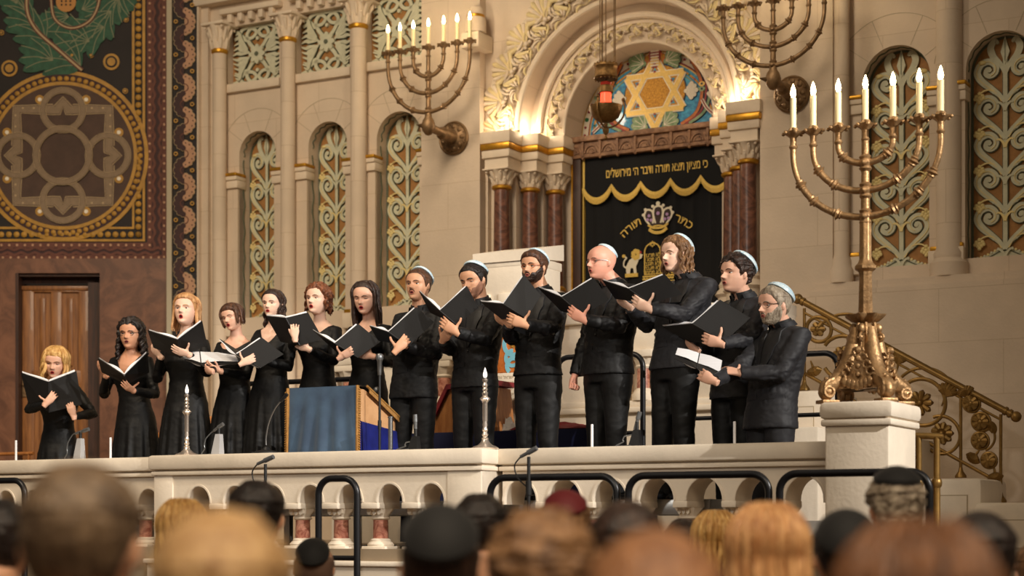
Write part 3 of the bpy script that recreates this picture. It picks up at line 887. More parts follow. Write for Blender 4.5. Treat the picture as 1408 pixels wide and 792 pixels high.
# ================================================================ ARK: mosaic, curtain
def star_bars(b, cx, cz, r, w, d, m, mo):
    for up in (1, -1):
        P = [(cx+r*math.sin(2*PI*k/3), cz+up*r*math.cos(2*PI*k/3)) for k in range(3)]
        for k in range(3):
            p, q = P[k], P[(k+1) % 3]
            b.ribbon([p, q], w+.022, d+.004, .01, mo); b.ribbon([p, q], w, d, .01, m)
b = B()
MC = (UC, ZSP)
def half(r, n=48, zb=0.0): return [(UC+r*math.cos(PI*i/n), ZSP+r*math.sin(PI*i/n)) for i in range(n+1)]
zb = ZSP-.05
def hp(r, d, m): b.prism([(UC-r, zb), (UC+r, zb)]+half(r), d, .02, m)
hp(.787, .70, MGLL); hp(.775, .696, MWHT); hp(.71, .692, MRED); hp(.695, .688, MGLL); hp(.682, .684, MBLU)
for i in range(30):
    a = PI*(i+.5)/30
    b.disc(UC+.75*math.cos(a), ZSP+.75*math.sin(a), .022 if i % 5 == 2 else .013, .690, .01, MDGR if i % 5 == 2 else MRED, n=8)
b.ring(UC, ZSP, .645, .018, .680, .01, MGLD, n=40, a0=0, a1=PI); b.ring(UC, ZSP, .612, .012, .680, .01, MGRN, n=40, a0=.5, a1=PI-.5)
sx_, sz_ = U(901, .68), Z(901, 128, .68)
b.disc(sx_, sz_, .30, .676, .01, MDRK, n=30, sx=1.12, sz=.95); b.disc(sx_, sz_, .29, .673, .01, MGLD, n=30, sx=1.12, sz=.95)
for k in range(11):
    a = PI*(.22+.56*k/10)
    b.ribbon([(sx_+.1*math.cos(a), sz_+.22+.1*math.sin(a)), (sx_+.2*math.cos(a), sz_+.2+.2*math.sin(a))], .03, .672, .01, MORA if k % 2 else MGLD)
b.box(sx_-.06, sx_+.06, .664, .7, ZSP+.62, ZSP+.81, MRED)
for k in range(6): b.box(sx_-.045, sx_+.045, .66, .7, ZSP+.635+k*.028, ZSP+.65+k*.028, MWHT)
star_bars(b, sx_, sz_, .355, .046, .664, MGLL, MWHT)
for k in range(6):
    a = PI/6+k*PI/3
    cx_, cz_ = sx_+.208*math.sin(a+PI/6)*1.0, sz_+.208*math.cos(a+PI/6)
    b.prism([(cx_+.04*math.cos(PI/2-(a+PI/6)+t), cz_+.04*math.sin(PI/2-(a+PI/6)+t)) for t in (0, 2*PI/3, 4*PI/3)], .668, .01, MBLU)
    b.disc(cx_, cz_, .014, .664, .01, MRED, n=6)
def mleaf(x, z, ang, s, m, mo=MDRK, k=5, sp=.42):
    for (g, dd, mm) in ((1.12, .671, mo), (1.0, .668, m)):
        for i in range(k):
            a = ang+(i-(k-1)/2)*sp; L = s*(1-.09*abs(i-(k-1)/2))
            for t in (.35, .62, .85): b.disc(x+L*t*math.cos(a), z+L*t*math.sin(a), s*(.15+.03*t)*g, dd-.0004*i, .008, mm, n=9)
        b.disc(x, z, s*.16*g, dd, .008, mm, n=8)
    for i in range(k):
        a = ang+(i-(k-1)/2)*sp
        b.ribbon([(x, z), (x+s*.8*math.cos(a), z+s*.8*math.sin(a))], .006, .664, .004, MWHT)
for sg in (-1, 1):
    mleaf(sx_+sg*.12, sz_+.30, PI/2-sg*1.2, .17, MGRN); mleaf(sx_+sg*.10, sz_-.33, PI/2-sg*.95, .17, MGRN)
    mleaf(sx_+sg*.33, sz_-.02, PI/2-sg*1.6, .13, MWHT); mleaf(sx_+sg*.62, sz_-.14, PI/2-sg*.2, .12, MWHT)
    for (r, m, w) in ((.0, MORA, .03), (.045, MRED, .02), (.085, MGRN, .025)):
        P = crom([(sx_+sg*(.36+r), sz_+.33), (sx_+sg*(.47+r), sz_+.12), (sx_+sg*(.50+r), sz_-.05), (sx_+sg*(.44+r), sz_-.24), (sx_+sg*(.28+r), sz_-.34)], 5)
        b.ribbon(P, w+.012, .672, .01, MDRK); b.ribbon(P, w, .668, .01, m)
    P = crom([(sx_+sg*.5, sz_-.12), (sx_+sg*.56, sz_-.22), (sx_+sg*.68, sz_-.32)], 5)
    b.ribbon(P, .035, .668, .01, MWHT); b.ribbon(P, .012, .665, .01, MRED)
    for (x, z, m) in ((.5, -.02, MGRN), (.5, .03, MGLL), (.6, .05, MRED), (.63, .02, MGRN), (.38, .36, MORA), (.42, .3, MRED)):
        b.disc(sx_+sg*x, sz_+z, .035, .666, .01, m, n=10, sz=.7); b.disc(sx_+sg*x, sz_+z, .012, .663, .01, MDRK, n=6)
    for k in range(9):
        a = -.15+k*.12
        b.disc(UC+sg*.645*math.cos(a+.1), ZSP+.645*math.sin(a+.1), .012, .676, .01, MRED if k % 2 else MDGR, n=6)
mo = b.build('mosaic_lunette', label='blue and gold mosaic half round with a six-pointed star above the black curtain', cat='mosaic')
# ---- curtain
cu0, cu1 = U(799, .5), U(1004, .5)
zc1, zc0 = zl0+.02, Z(985, 440, .5)-.25
cur = thing('ark_curtain', 'black velvet ark curtain embroidered with crown, lion and tablets inside the arch', 'curtain', ((cu0+cu1)/2, .58, zc0))
b = B(); NX, NZ = 70, 8; vs = []; fs = []
def cwave(u): return .58+.012*math.sin(u*31)+.006*math.sin(u*67+1)
for i in range(NX+1):
    u = cu0+(cu1-cu0)*i/NX
    for j in range(NZ+1): vs.append((u, cwave(u)*1.0, zc0+(zc1-zc0)*j/NZ))
for i in range(NX):
    for j in range(NZ):
        a = i*(NZ+1)+j; fs.append((a, a+NZ+1, a+NZ+2, a+1))
b.add(vs, fs, VELV); n_ = len(vs)
b.add([(x, y+.02, z) for (x, y, z) in vs], [tuple(reversed(f)) for f in fs], VELV)
b.build('curtain_cloth', cur)
b = B(); b.box(cu0-.01, cu0+.008, .545, .6, zc0, zc1, EMBG); b.build('gold_edge', cur)
# pelmet
zpk = [(799, 253.7), (844, 254), (884, 249), (922.6, 244), (963, 238.5), (1002, 241)]
zbel = [(821, 268), (864, 265.6), (903, 261.6), (943, 257.6), (983, 252)]
pts = []
zp = [(U(x, .5), Z(x, y, .5)) for x, y in zpk]; zbb = [(U(x, .5), Z(x, y, .5)) for x, y in zbel]
zav = sum(p[1] for p in zp)/len(zp); zbv = sum(p[1] for p in zbb)/len(zbb)
us = [cu0+(cu1-cu0)*i/5 for i in range(6)]
for i in range(5):
    for k in range(8):
        t = k/8; pts.append((us[i]+(us[i+1]-us[i])*t, zav-(zav-zbv+.02)*math.sin(PI*t)**.7))
pts.append((us[5], zav))
b = B(); b.prism([(p[0], p[1]) for p in pts]+[(cu1, zc1), (cu0, zc1)], .545, .012, VELV); pel = b.build('pelmet', cur)
b = B(); b.ribbon([(p[0], p[1]-.005) for p in pts], .028, .532, .02, EMBG)
for i in range(len(pts)-1):
    for k in range(4):
        t = k/4; x = pts[i][0]+(pts[i+1][0]-pts[i][0])*t; z = pts[i][1]+(pts[i+1][1]-pts[i][1])*t
        b.tube([(x, .537, z-.01), (x, .535, z-.06)], .0055, EMBG, seg=5)
b.ribbon([(cu0+.01, zc1), (cu0+.01, zav)], .02, .54, .02, EMBG)
b.build('fringe', pel)
def rtl(s): return s[::-1]
b = B()
tx, tz = (U(832, .5)+U(970, .5))/2, (Z(832, 241, .5)+Z(970, 222, .5))/2
_v, _f = text_tris(rtl('כי מציון תצא תורה ודבר ה׳ מירושלים'), .12, .0015)
_w = max(v.x for v in _v)-min(v.x for v in _v); _k = (U(971, .5)-U(831, .5))/_w
b.add([(tx+v.x*_k, .538, tz-.035+v.y) for v in _v], _f, EMBG, None, False)
b.build('lettering', pel)
b = B()
crx, crz = U(903, .52), Z(903, 298, .52)
def arc_text(body, size, a0, R, cz):
    def fn(x, y):
        a = a0-x/R; return (crx+(R+y)*math.sin(-(a-PI/2)) if False else crx+(R+y)*math.cos(a), .55, cz+(R+y)*math.sin(a))
    put_text(b, body, size, EMBG, fn, .0012)
Ra = .5; czc = crz-.50-.02
arc_text(rtl('תורה'), .112, PI/2+.585, Ra, czc); arc_text(rtl('כתר'), .112, PI/2-.545, Ra, czc)
b.build('lettering', cur)
# crown
b = B(); d = .55
cs = .0056
def cp(x, y): return (crx+x*cs, crz+y*cs)
b.prism([cp(-17, -20), cp(-19, -8), cp(-26, 4), cp(-24, 14), cp(-14, 18), cp(-6, 22), cp(6, 22), cp(14, 18), cp(24, 14), cp(26, 4), cp(19, -8), cp(17, -20)], d+.003, .01, mat('crown_ground', (60, 44, 40), .8))
for sx in (-1, 1):
    b.ribbon(crom([cp(sx*16, -12), cp(sx*26, 2), cp(sx*22, 14), cp(sx*12, 12), cp(sx*9, 2), cp(sx*10, -10)], 5), .018, d, .01, EMBS)
    b.ribbon(crom([cp(sx*5, -10), cp(sx*9, 6), cp(sx*7, 17), cp(0, 20)], 5), .018, d, .01, EMBS)
    for (x, y) in ((17, 4), (13, -4), (20, -3)): b.disc(*cp(sx*x, y), .016, d-.002, .01, EMBV, n=8)
    for (x, y) in ((24, 15), (10, 20), (28, 6)): b.disc(*cp(sx*x, y), .016, d-.002, .01, EMBS, n=8)
b.disc(*cp(0, 24), .022, d-.002, .01, EMBS, n=10); b.disc(*cp(0, 7), .018, d-.002, .01, EMBV, n=8)
b.ribbon(crom([cp(-19, -12), cp(-8, -18), cp(8, -18), cp(19, -12)], 5), .022, d-.002, .01, EMBG)
b.ribbon(crom([cp(-17, -20), cp(-7, -26), cp(7, -26), cp(17, -20)], 5), .03, d-.002, .01, EMBG)
b.ribbon(crom([cp(-17, -20), cp(-7, -15), cp(7, -15), cp(17, -20)], 5), .012, d-.004, .01, EMBG)
b.build('embroidered_crown', cur)
# lion
lxu, lzu = U(868, .52), Z(868, 362, .52); ls = .0073
def lp_(x, y): return (lxu+x*ls, lzu+y*ls)
b = B()
b.prism([lp_(*p) for p in ((-9, -14), (-10, -4), (-5, 5), (2, 9), (9, 4), (5, -4), (6, -14), (2, -14), (1, -6), (-3, -6), (-4, -14))], d, .01, EMBS)
for k in range(7):
    a = 2*PI*k/7; b.disc(lxu+(5+4*math.cos(a))*ls, lzu+(12+4.5*math.sin(a))*ls, 3.4*ls, d-.002-.0003*k, .01, EMBG, n=8)
b.disc(*lp_(8, 14), 3*ls, d-.005, .01, EMBG, n=8); b.ribbon([lp_(9, 13), lp_(13, 15)], .02, d-.004, .01, RED)
b.ribbon([lp_(6, 6), lp_(12, 8), lp_(13, 12)], .03, d-.002, .01, EMBS)
b.ribbon(crom([lp_(-8, -6), lp_(-13, -2), lp_(-12, 5), lp_(-9, 8), lp_(-13, 11)], 4), .014, d-.002, .01, EMBS); b.disc(*lp_(-13, 11), .018, d-.003, .01, EMBG, n=8)
b.box(lxu-11*ls, lxu+8*ls, d-.003, d+.01, lzu-18*ls, lzu-13*ls, EMBG)
b.build('embroidered_lion', cur)
# tablets
b = B(); t0, t1 = U(884.5, .52), U(928, .52); zt0, zt1 = Z(900, 376, .52), Z(900, 345, .52)
tm = (t0+t1)/2; rr = (tm-t0)/2
for (a_, c_) in ((t0, tm), (tm, t1)):
    out = archpts(a_, c_, zt0, zt1, 14)
    b.ribbon(out, .012, d, .01, EMBG, closed=True)
rows = ['לא תרצח', 'לא תנאף', 'לא תגנב', 'לא תענה', 'לא תחמד']; rows2 = ['אנכי יי', 'לא יהיה', 'לא תשא', 'זכור את', 'כבד את']
for i in range(5):
    z = zt1-.02-(zt1-zt0-.01)*i/5+.0
    for (xx, rw) in (((t0+tm)/2, rows[i]), ((tm+t1)/2, rows2[i])):
        put_text(b, rtl(rw), .055, EMBG, lambda x, y: (xx+x*.85, d, z-.03+y), .001)
star_bars(b, (t0+tm)/2, zt1+.075, .03, .005, d, EMBG, VELV)
b.ribbon([(t0-.02, zt0-.02), (t1+.02, zt0-.02)], .016, d, .01, EMBG); b.ribbon([(t0-.02+k*(t1-t0+.04)/24, zt0-.05+.01*(k % 2)) for k in range(25)], .02, d, .01, EMBG)
b.ribbon([(t0-.02, zt0-.075), (t1+.02, zt0-.075)], .01, d, .01, EMBG)
b.build('embroidered_tablets', cur)
# narrow wood strip beside the curtain
b = B(); b.box(UC-.80, cu0-.005, .5, .7, zc0, zl0, OAKD, bev=.01); b.box(UC-.80, UC-.785, .49, .7, zc0, zl0, GOLD); struct('trim_18', b)

# ================================================================ MENORAHS
def qell(R, H, n=16, vert=.0):
    P = [(R*math.sin(PI/2*i/n), -H*math.cos(PI/2*i/n)) for i in range(n+1)]
    return P
def cup(b, x, y, z, s, m):
    M = Matrix.Translation((x, y, z))
    b.lathe([(.018*s, -.10*s), (.026*s, -.085*s), (.018*s, -.07*s), (.02*s, -.03*s), (.034*s, -.015*s), (.055*s, 0), (.06*s, .006*s), (.03*s, .012*s), (.022*s, .03*s)], m, M, 32,
            mod=lambda a, zz: .16*math.cos(6*a) if zz > -.02*s else 0)
    for k in range(6):
        a = 2*PI*k/6; b.sphere((x+.062*s*math.cos(a), y+.062*s*math.sin(a), z-.002), .012*s, m, seg=6, rings=5)
def knot(b, x, y, z, s, m, tx, tz):
    a = math.atan2(tx, tz); M = Matrix.Translation((x, y, z)) @ Matrix.Rotation(a, 4, 'Y')
    b.lathe([(.016*s, -.03*s), (.026*s, -.022*s), (.022*s, -.012*s), (.036*s, 0), (.022*s, .012*s), (.026*s, .022*s), (.016*s, .03*s)], m, M, 24, mod=lambda aa, zz: .1*math.cos(8*aa) if abs(zz) < .005 else 0)
def menorah_arms(t, M, m, spec, zj, zc_, cand, s=1.0, lit=True, stemr=.026):
    """spec: list of (R, junction z); cups all at zc_; t parent"""
    for (R, z0) in spec:
        for sg in (-1, 1):
            q = B(); H = zc_-.1*s-z0
            k = min(1, .98); el = [(sg*R*math.sin(PI/2*i/20), z0+H*.93*(1-math.cos(PI/2*i/20))) for i in range(21)]+[(sg*R, zc_-.08*s)]
            q.tube([(p[0], 0, p[1]) for p in el], [.021*s]*14+[.018*s]*8, m, M, 12)
            frs = (.28, .5, .74) if R > .4 else ((.4, .7) if R > .25 else (.6,))
            for fr in frs:
                i = int(fr*20); p = el[i]; n_ = el[i+1]
                qq = B(); knot(qq, p[0], 0, p[1], s, m, n_[0]-p[0], n_[1]-p[1]); q.add(qq.v, qq.f, m, M)
            qq = B(); cup(qq, sg*R, 0, zc_, s, m); q.add(qq.v, qq.f, m, M)
            q.build('branch', t)
    q = B(); qq = B(); cup(qq, 0, 0, zc_, s, m); q.add(qq.v, qq.f, m, M)
    q.tube([(0, 0, zj-.1), (0, 0, zc_-.08*s)], [stemr*1.15, stemr*.8], m, M, 16)
    for (R, z0) in spec:
        qq = B(); qq.lathe([(stemr, z0-.05), (stemr*1.45, z0-.035), (stemr*1.2, z0-.02), (stemr*1.5, z0), (stemr*1.2, z0+.02), (stemr*1.45, z0+.035), (stemr*.9, z0+.05)], m, None, 20)
        for a in (0, PI/2, PI, 3*PI/2): qq.sphere((stemr*1.3*math.cos(a), stemr*1.3*math.sin(a), z0), .02*s, m, seg=8, rings=6)
        q.add(qq.v, qq.f, m, M)
    q.build('stem', t)
    for x in [0]+[sg*R for R, _ in spec for sg in (-1, 1)]:
        Mc = M @ Matrix.Translation((x, 0, zc_))
        q = B(); q.lathe([(.0185*s, .02), (.0185*s, cand), (.012*s, cand+.004)], CANW, Mc, 14); c = q.build('candle', t)
        q = B(); q.lathe([(.006, cand), (.014*s, cand+.015), (.0165*s, cand+.03), (.012*s, cand+.055), (.005, cand+.075), (.001, cand+.085)], BULB if lit else BULBO, Mc, 12)
        q.build('bulb', c)
# standing menorah on the right pedestal
dpm = -5.12
um = U(1190, dpm); Ym = YY(1190, dpm)
def zm(py): return ZC+(HY-py)/F*Ym
ped0, ped1 = U(1134, -5.40), U(1222, -5.40)
zpt = zm(556)
b = B()
b.box(ped0, ped1, -5.40, -4.84, 0, zpt-.12, STB, bev=.012)
b.box(ped0-.02, ped1+.02, -5.42, -4.82, zpt-.14, zpt-.1, STB, bev=.012)
b.box(ped0-.03, ped1+.03, -5.43, -4.81, zpt-.1, zpt, STB, bev=.03)
b.build('stone_pedestal', label='square pale stone pedestal carrying the tall gilt menorah at the right end of the balustrade', cat='pedestal')
umc = (ped0+ped1)/2+.0
t = thing('menorah', 'tall standing gilt bronze menorah with seven lit candles on the stone pedestal', 'menorah', (um, dpm, zpt))
M = Matrix.Translation((um, dpm, 0))
zcup = zm(172)
menorah_arms(t, M, BRONZ, [(.445, zm(298)), (.32, zm(262)), (.165, zm(224))], zm(300), zcup, .21, 1.0)
q = B(); qq = B()
qq.lathe([(.036, zm(440)), (.042, zm(430)), (.036, zm(380)), (.04, zm(374)), (.062, zm(370)), (.062, zm(366)), (.045, zm(362)), (.036, zm(356)), (.034, zm(300)), (.028, zm(296))], BRONZ, None, 32, mod=lambda a, z: .05*math.cos(8*a))
qq.lathe([(.04, zm(446)), (.075, zm(442)), (.105, zm(436)), (.11, zm(433)), (.06, zm(434)), (.045, zm(430))], BRONZ, None, 48, mod=lambda a, z: .14*math.cos(8*a) if z > zm(443) else 0)
qq.lathe([(.12, zm(520)), (.10, zm(500)), (.085, zm(480)), (.075, zm(465)), (.06, zm(450)), (.045, zm(444))], BRONZ, None, 32, mod=lambda a, z: .06*math.cos(12*a))
q.add(qq.v, qq.f, BRONZ, M); q.build('column', t)
for k in range(4):     # four scrolled feet
    a = PI/4+k*PI/2; ca, sa = math.cos(a), math.sin(a); q = B(); qq = B()
    pr = crom([(.06, zm(452)), (.075, zm(470)), (.095, zm(490)), (.13, zm(510)), (.20, zm(527)), (.255, zm(533)), (.275, zm(541)), (.25, zm(547)), (.225, zm(541)), (.235, zm(537))], 5)
    n_ = len(pr)
    qq.tube([(r*ca, r*sa, z) for r, z in pr], [.03+.022*math.sin(PI*min(1, i/(n_*.62))) - .018*max(0, (i/n_-.7)/.3) for i in range(n_)], BRONZ, None, 12)
    for off in (-.028, .028):
        qq.tube([(r*ca-off*sa, r*sa+off*ca, z+.03) for r, z in pr[:int(n_*.8)]], .011, BRONZ, None, 6)
    qq.sphere((.25*ca, .25*sa, zm(540)), .035, BRONZ)
    for sg in (-1, 1): qq.torus(.03, .011, BRONZ, Matrix.Translation((.25*ca-sg*.03*sa, .25*sa+sg*.03*ca, zm(540))) @ Matrix.Rotation(a, 4, 'Z'), 16, 6)
    for i in range(8):
        r, z = pr[4+i*3]; qq.sphere((r*ca, r*sa, z+.045), .014, BRONZ, seg=8, rings=6)
    qq.box(.19, .30, -.05, .05, zpt-.002, zpt+.02, BRONZ, Matrix.Rotation(a, 4, 'Z'), bev=.006)
    q.add(qq.v, qq.f, BRONZ, M); q.build('scroll_foot', t)
    # pierced ornament panel between feet
    a2 = k*PI/2; q = B(); qq = B()
    for i in range(5):
        for sg in (-1, 1):
            qq.tube([(.145+.004*i, sg*(.012+.02*i)+.022*math.cos(j*.8), zm(486+9*i)+.022*math.sin(j*.8)) for j in range(7)], .008, BRONZ, None, 6)
    for i in range(5): qq.sphere((.15, 0, zm(484+11*i)), .022-.002*i, BRONZ, seg=8, rings=6)
    for i in range(7): qq.sphere((.165, (i-3)*.025, zm(533)+.008*abs(i-3)), .02, BRONZ, seg=8, rings=6, sc3=(.6, 1, 1.5))
    qq.add([(.155, -.13, zm(536)), (.155, .13, zm(536)), (.10, .07, zm(490)), (.10, -.07, zm(490)), (.03, -.10, zm(536)), (.03, .10, zm(536)), (.03, .05, zm(470)), (.03, -.05, zm(470))], [(0, 1, 2, 3), (0, 4, 5, 1), (3, 2, 6, 7), (1, 5, 6, 2), (0, 3, 7, 4)], BRONZD, None, False)
    # mask scroll near the collar
    qq.torus(.022, .009, BRONZ, Matrix.Translation((.085, 0, zm(465))), 14, 6); qq.sphere((.09, 0, zm(465)), .014, BRONZ); qq.sphere((.075, 0, zm(453)), .026, BRONZ, sc3=(1, .8, 1.2))
    q.add(qq.v, qq.f, BRONZ, M @ Matrix.Rotation(a2, 4, 'Z')); q.build('ornament_panel', t)
# wall menorahs
def wall_menorah(px, pyb, dw, lab):
    dm = dw-.50; u = U(px, dm); Yw = YY(px, dm)
    def zz(dy): return ZC+(HY-pyb+dy)/F*Yw      # dy px above the ball
    t = thing('wall_menorah', lab, 'menorah', (u, dw, zz(-10)))
    M = Matrix.Translation((u, dm, 0))
    menorah_arms(t, M, BRONZD, [(.465, zz(17)), (.325, zz(43)), (.172, zz(66))], zz(10), zz(106), .20, 1.0, stemr=.024)
    q = B(); qq = B()
    z0 = zz(0)
    qq.lathe([(.002, z0-.11), (.03, z0-.10), (.06, z0-.06), (.07, z0-.01), (.055, z0+.04), (.035, z0+.07), (.028, z0+.13)], BRONZD, None, 24)
    for sg in (-1, 1): qq.tube([(-.03, -.03, z0-.02), (-.11, -.04, z0-.0)], [.03, .004], BRONZD, None, 8)
    q.add(qq.v, qq.f, BRONZD, M)
    q.build('boss', t)
    q = B(); q.tube([(u, dm, z0-.02), (u, dm+.15, z0-.03), (u, dm+.22, z0-.03), (u, dm+.25, z0-.035), (u, dm+.30, z0-.035), (u, dw+.0, z0-.04)], [.045, .04, .04, .062, .06, .075], BRONZD, None, 18)
    q.build('bracket', t)
    q = B(); Mp = Matrix.Translation((u, dw, z0-.04)) @ Matrix.Rotation(PI/2, 4, 'X')
    q.lathe([(.165, 0), (.17, .02), (.155, .035), (.145, .03), (.12, .05), (.06, .06), (.02, .062)], BRONZD, Mp, 32)
    for k in range(9):
        a = 2*PI*k/9; q.sphere((.11*math.cos(a), .11*math.sin(a), .048), .028, BRONZD, Mp, 8, 6, (1, 1, .6)); q.sphere((.135*math.cos(a+.35), .135*math.sin(a+.35), .036), .014, BRONZD, Mp, 8, 6)
    q.build('wall_plate', t)
    return t
wall_menorah(589, 171, -.12, 'bronze wall menorah with seven lit candles on the pier left of the arch')
wall_menorah(1063, 107, -.15, 'bronze wall menorah cut off by the photo top, right of the arch')

# ================================================================ HANGING LAMP
dl = -.9; ul = U(833, dl); Yl = YY(833, dl)
def zq_(py): return ZC+(HY-py)/F*Yl
t = thing('hanging_lamp', 'brass eternal light with red glass hanging on long chains before the arch', 'lamp', (ul, dl, zq_(190)))
M = Matrix.Translation((ul, dl, 0)); px_ = Yl/F
def lz_(prof, m, name, seg=32, mod=None, par=None):
    q = B(); q.lathe([(r*px_, zq_(y)) for r, y in prof], m, M, seg, mod); return q.build(name, par or t)
BR2 = mat('lamp_brass', (142, 108, 64), .42, .8, var=.35, vscale=40, bump=.4, bscale=90)
q = B(); q.lathe([(r*px_, zq_(y)) for r, y in [(15, 109), (17, 107), (15.5, 104), (15.5, 94), (17, 92), (16.5, 89), (14.5, 89), (14.5, 105)]], BR2, M, 32)
for k in range(16):
    a = 2*PI*k/16; q.sphere((15.8*px_*math.cos(a), 15.8*px_*math.sin(a), zq_(88.6)), 1.5*px_, BR2, M, 6, 5)
    q.sphere((15.5*px_*math.cos(a), 15.5*px_*math.sin(a), zq_(109.4)), 1.2*px_, BR2, M, 6, 5)
q.build('crown_ring', t)
lz_([(7.5, 143), (7.2, 128), (9, 126), (9, 121), (7, 120)], REDG, 'red_glass'); lz_([(7, 120), (8, 114), (7, 113)], REDC, 'red_glass')
lz_([(9.2, 128), (10, 127), (10, 119), (9.2, 118)], BR2, 'glass_collar')
lz_([(1, 168), (10, 167), (18, 161), (22, 152), (23, 146), (21, 146), (20, 152), (10, 158)], BR2, 'bowl')
q = B()
for k in range(3):
    a = .5+2*PI*k/3; q.tube([((26*math.cos(s_))*px_*math.cos(a), 26*math.cos(s_)*px_*math.sin(a), zq_(150)+26*px_*math.sin(s_)*1.0) for s_ in [-PI/2+i*(PI/2+.5)/12 for i in range(13)]], 1.3*px_, BR2, M, 8)
    q.sphere((24*px_*math.cos(a), 24*px_*math.sin(a), zq_(137)), 2.6*px_, BR2, M, 8, 6)
q.build('scroll_arm', t)
lz_([(1, 192), (2.5, 190), (1, 186), (4, 182), (4.5, 178), (2, 174), (3, 170)], BR2, 'finial')
q = B()
for k in range(3):
    a = .3+2*PI*k/3; x, y = 13*px_*math.cos(a), 13*px_*math.sin(a)
    q.tube([(x, y, zq_(90)), (x, y, 8.6)], .005, BRONZD, M, 6)
    q.tube([(x*.9, y*.6, zq_(90)), (x*.9, y*.6, 8.6)], .004, BRONZD, M, 6)
q.tube([(0, 0, zq_(118)), (0, 0, 8.6)], .005, BRONZD, M, 6)
q.build('chain', t)

# ================================================================ BALUSTRADE (front)
ZT = 1.69
def balustrade(ua, ub, df, openings, hw, name, lab, th=.28, closed_back=False):
    t = thing(name, lab, 'balustrade', ((ua+ub)/2, df+th/2, .95))
    q = B(); P = [(ua, 1.325)]
    for c in sorted(openings):
        if c-hw < ua+.01 or c+hw > ub-.01: continue
        P += [(c-hw, 1.325)]+[(c-hw*math.cos(PI*i/16), 1.345+hw*1.18*math.sin(PI*i/16)) for i in range(17)]+[(c+hw, 1.325)]
    q.prism(P+[(ub, 1.325), (ub, 1.60), (ua, 1.60)], df, th, STB)
    for c in openings:
        q.ribbon([(c+(hw+.008)*math.cos(PI*i/16), 1.345+(hw+.008)*1.18*math.sin(PI*i/16)) for i in range(17)], .012, df-.004, .01, STB)
    q.build('arcade_panel', t)
    q = B(); q.box(ua-.015, ub+.015, df-.03, df+th+.03, 1.545, 1.575, STB, bev=.008); q.box(ua-.03, ub+.03, df-.05, df+th+.05, 1.585, ZT, STB, bev=.022)
    q.build('coping', t)
    q = B(); q.box(ua, ub, df-.02, df+th+.02, .95, .99, STB, bev=.01); q.box(ua, ub, df+.02, df+th-.02, .985, 1.0, STB); q.build('plinth', t)
    # balusters between the openings
    cs = sorted(openings); sp = (cs[-1]-cs[0])/(len(cs)-1) if len(cs) > 1 else .3
    first = [cs[0]-sp/2]+[(a+c)/2 for a, c in zip(cs, cs[1:])]+[cs[-1]+sp/2]
    for u in first:
        if u < ua+.03 or u > ub-.03: continue
        for dd in (df+th/2,):
            hwc = sp/2-hw
            q = B(); Mb = Matrix.Translation((u, dd, 0))
            q.lathe([(.052, 1.10), (.050, 1.24)], MARP, Mb, 20); sh = q.build('baluster_shaft', t)
            q = B(); q.box(-hwc-.005, hwc+.005, -th/2-.005, th/2+.005, 1.30, 1.34, STB, Mb, bev=.006)
            q.lathe([(.052, 1.225), (.066, 1.235), (.058, 1.245), (.062, 1.26), (.092, 1.30)], STB, Mb, 24, mod=lambda a, z: .06*math.cos(8*a) if z > 1.25 else 0)
            for k in range(3):
                q.prism([(-hwc+hwc*2*k/3+.002, 1.302), (-hwc+hwc*2*(k+1)/3-.002, 1.302), (-hwc+hwc*2*(k+.85)/3, 1.27), (-hwc+hwc*2*(k+.5)/3, 1.258), (-hwc+hwc*2*(k+.15)/3, 1.27)], -.085, .03, STB, Mb)
            q.build('baluster_capital', sh)
            q = B(); q.lathe([(.088, 1.045), (.092, 1.06), (.078, 1.075), (.07, 1.08), (.07, 1.09), (.056, 1.10)], STB, Mb, 24); q.box(-.095, .095, -.095, .095, .99, 1.048, STB, Mb, bev=.006)
            q.build('baluster_base', sh)
    return t
dA, dB_ = -5.31, -5.10
def lin_open(px0, px1, n, d): 
    a, c = U(px0, d), U(px1, d); return [a+(c-a)*i/(n-1) for i in range(n)]
opA = lin_open(273, 592.5, 7, dA); opB = lin_open(715, 1106, 7, dB_)
uA0, uA1 = U(213, dA), U(663, dA)
tA = balustrade(uA0, uA1, dA, opA, .100, 'stone_balustrade', 'long pale stone balustrade section with arcade, projecting forward below the women singers')
uB0, uB1 = uA1+.035, ped0-.06
tB = balustrade(uB0+.0, uB1, dB_, opB, .118, 'stone_balustrade', 'long pale stone balustrade section with arcade, between the projecting corner and the menorah pedestal')
uC0, uC1 = U(-140, dB_), uA0-.035
tC = balustrade(uC0, uC1, dB_, [U(204, dB_)-.0-k*.285 for k in range(6)], .093, 'stone_balustrade', 'set-back pale stone balustrade section at the far left below the two lowest standing women')
# solid piers of the sections
for (u0_, u1_, dd) in ((uA0, uA0+.17, dA), (U(616, dA), uA1, dA)):
    q = B(); q.box(u0_, u1_, dd-.012, dd+.29, .99, 1.55, STB, bev=.006)
    q.build('pier', tA)
# podium wall
b = B(); b.box(-16, uA0, -5.30, -5.0, 0, .948, STB); b.box(uA0-.02, uA1+.02, -5.37, -5.0, 0, .948, STB); b.box(uA1, ped0-.02, -5.3, -5.0, 0, .948, STB); b.box(ped1+.02, 12, -5.3, -5.0, 0, .948, STB)
b.box(uA0-.04, uA1+.04, -5.40, -5.0, .915, .949, STB, bev=.01); b.box(uA1+.05, ped0-.02, -5.33, -5.0, .915, .949, STB, bev=.01)
struct('wall_podium', b)

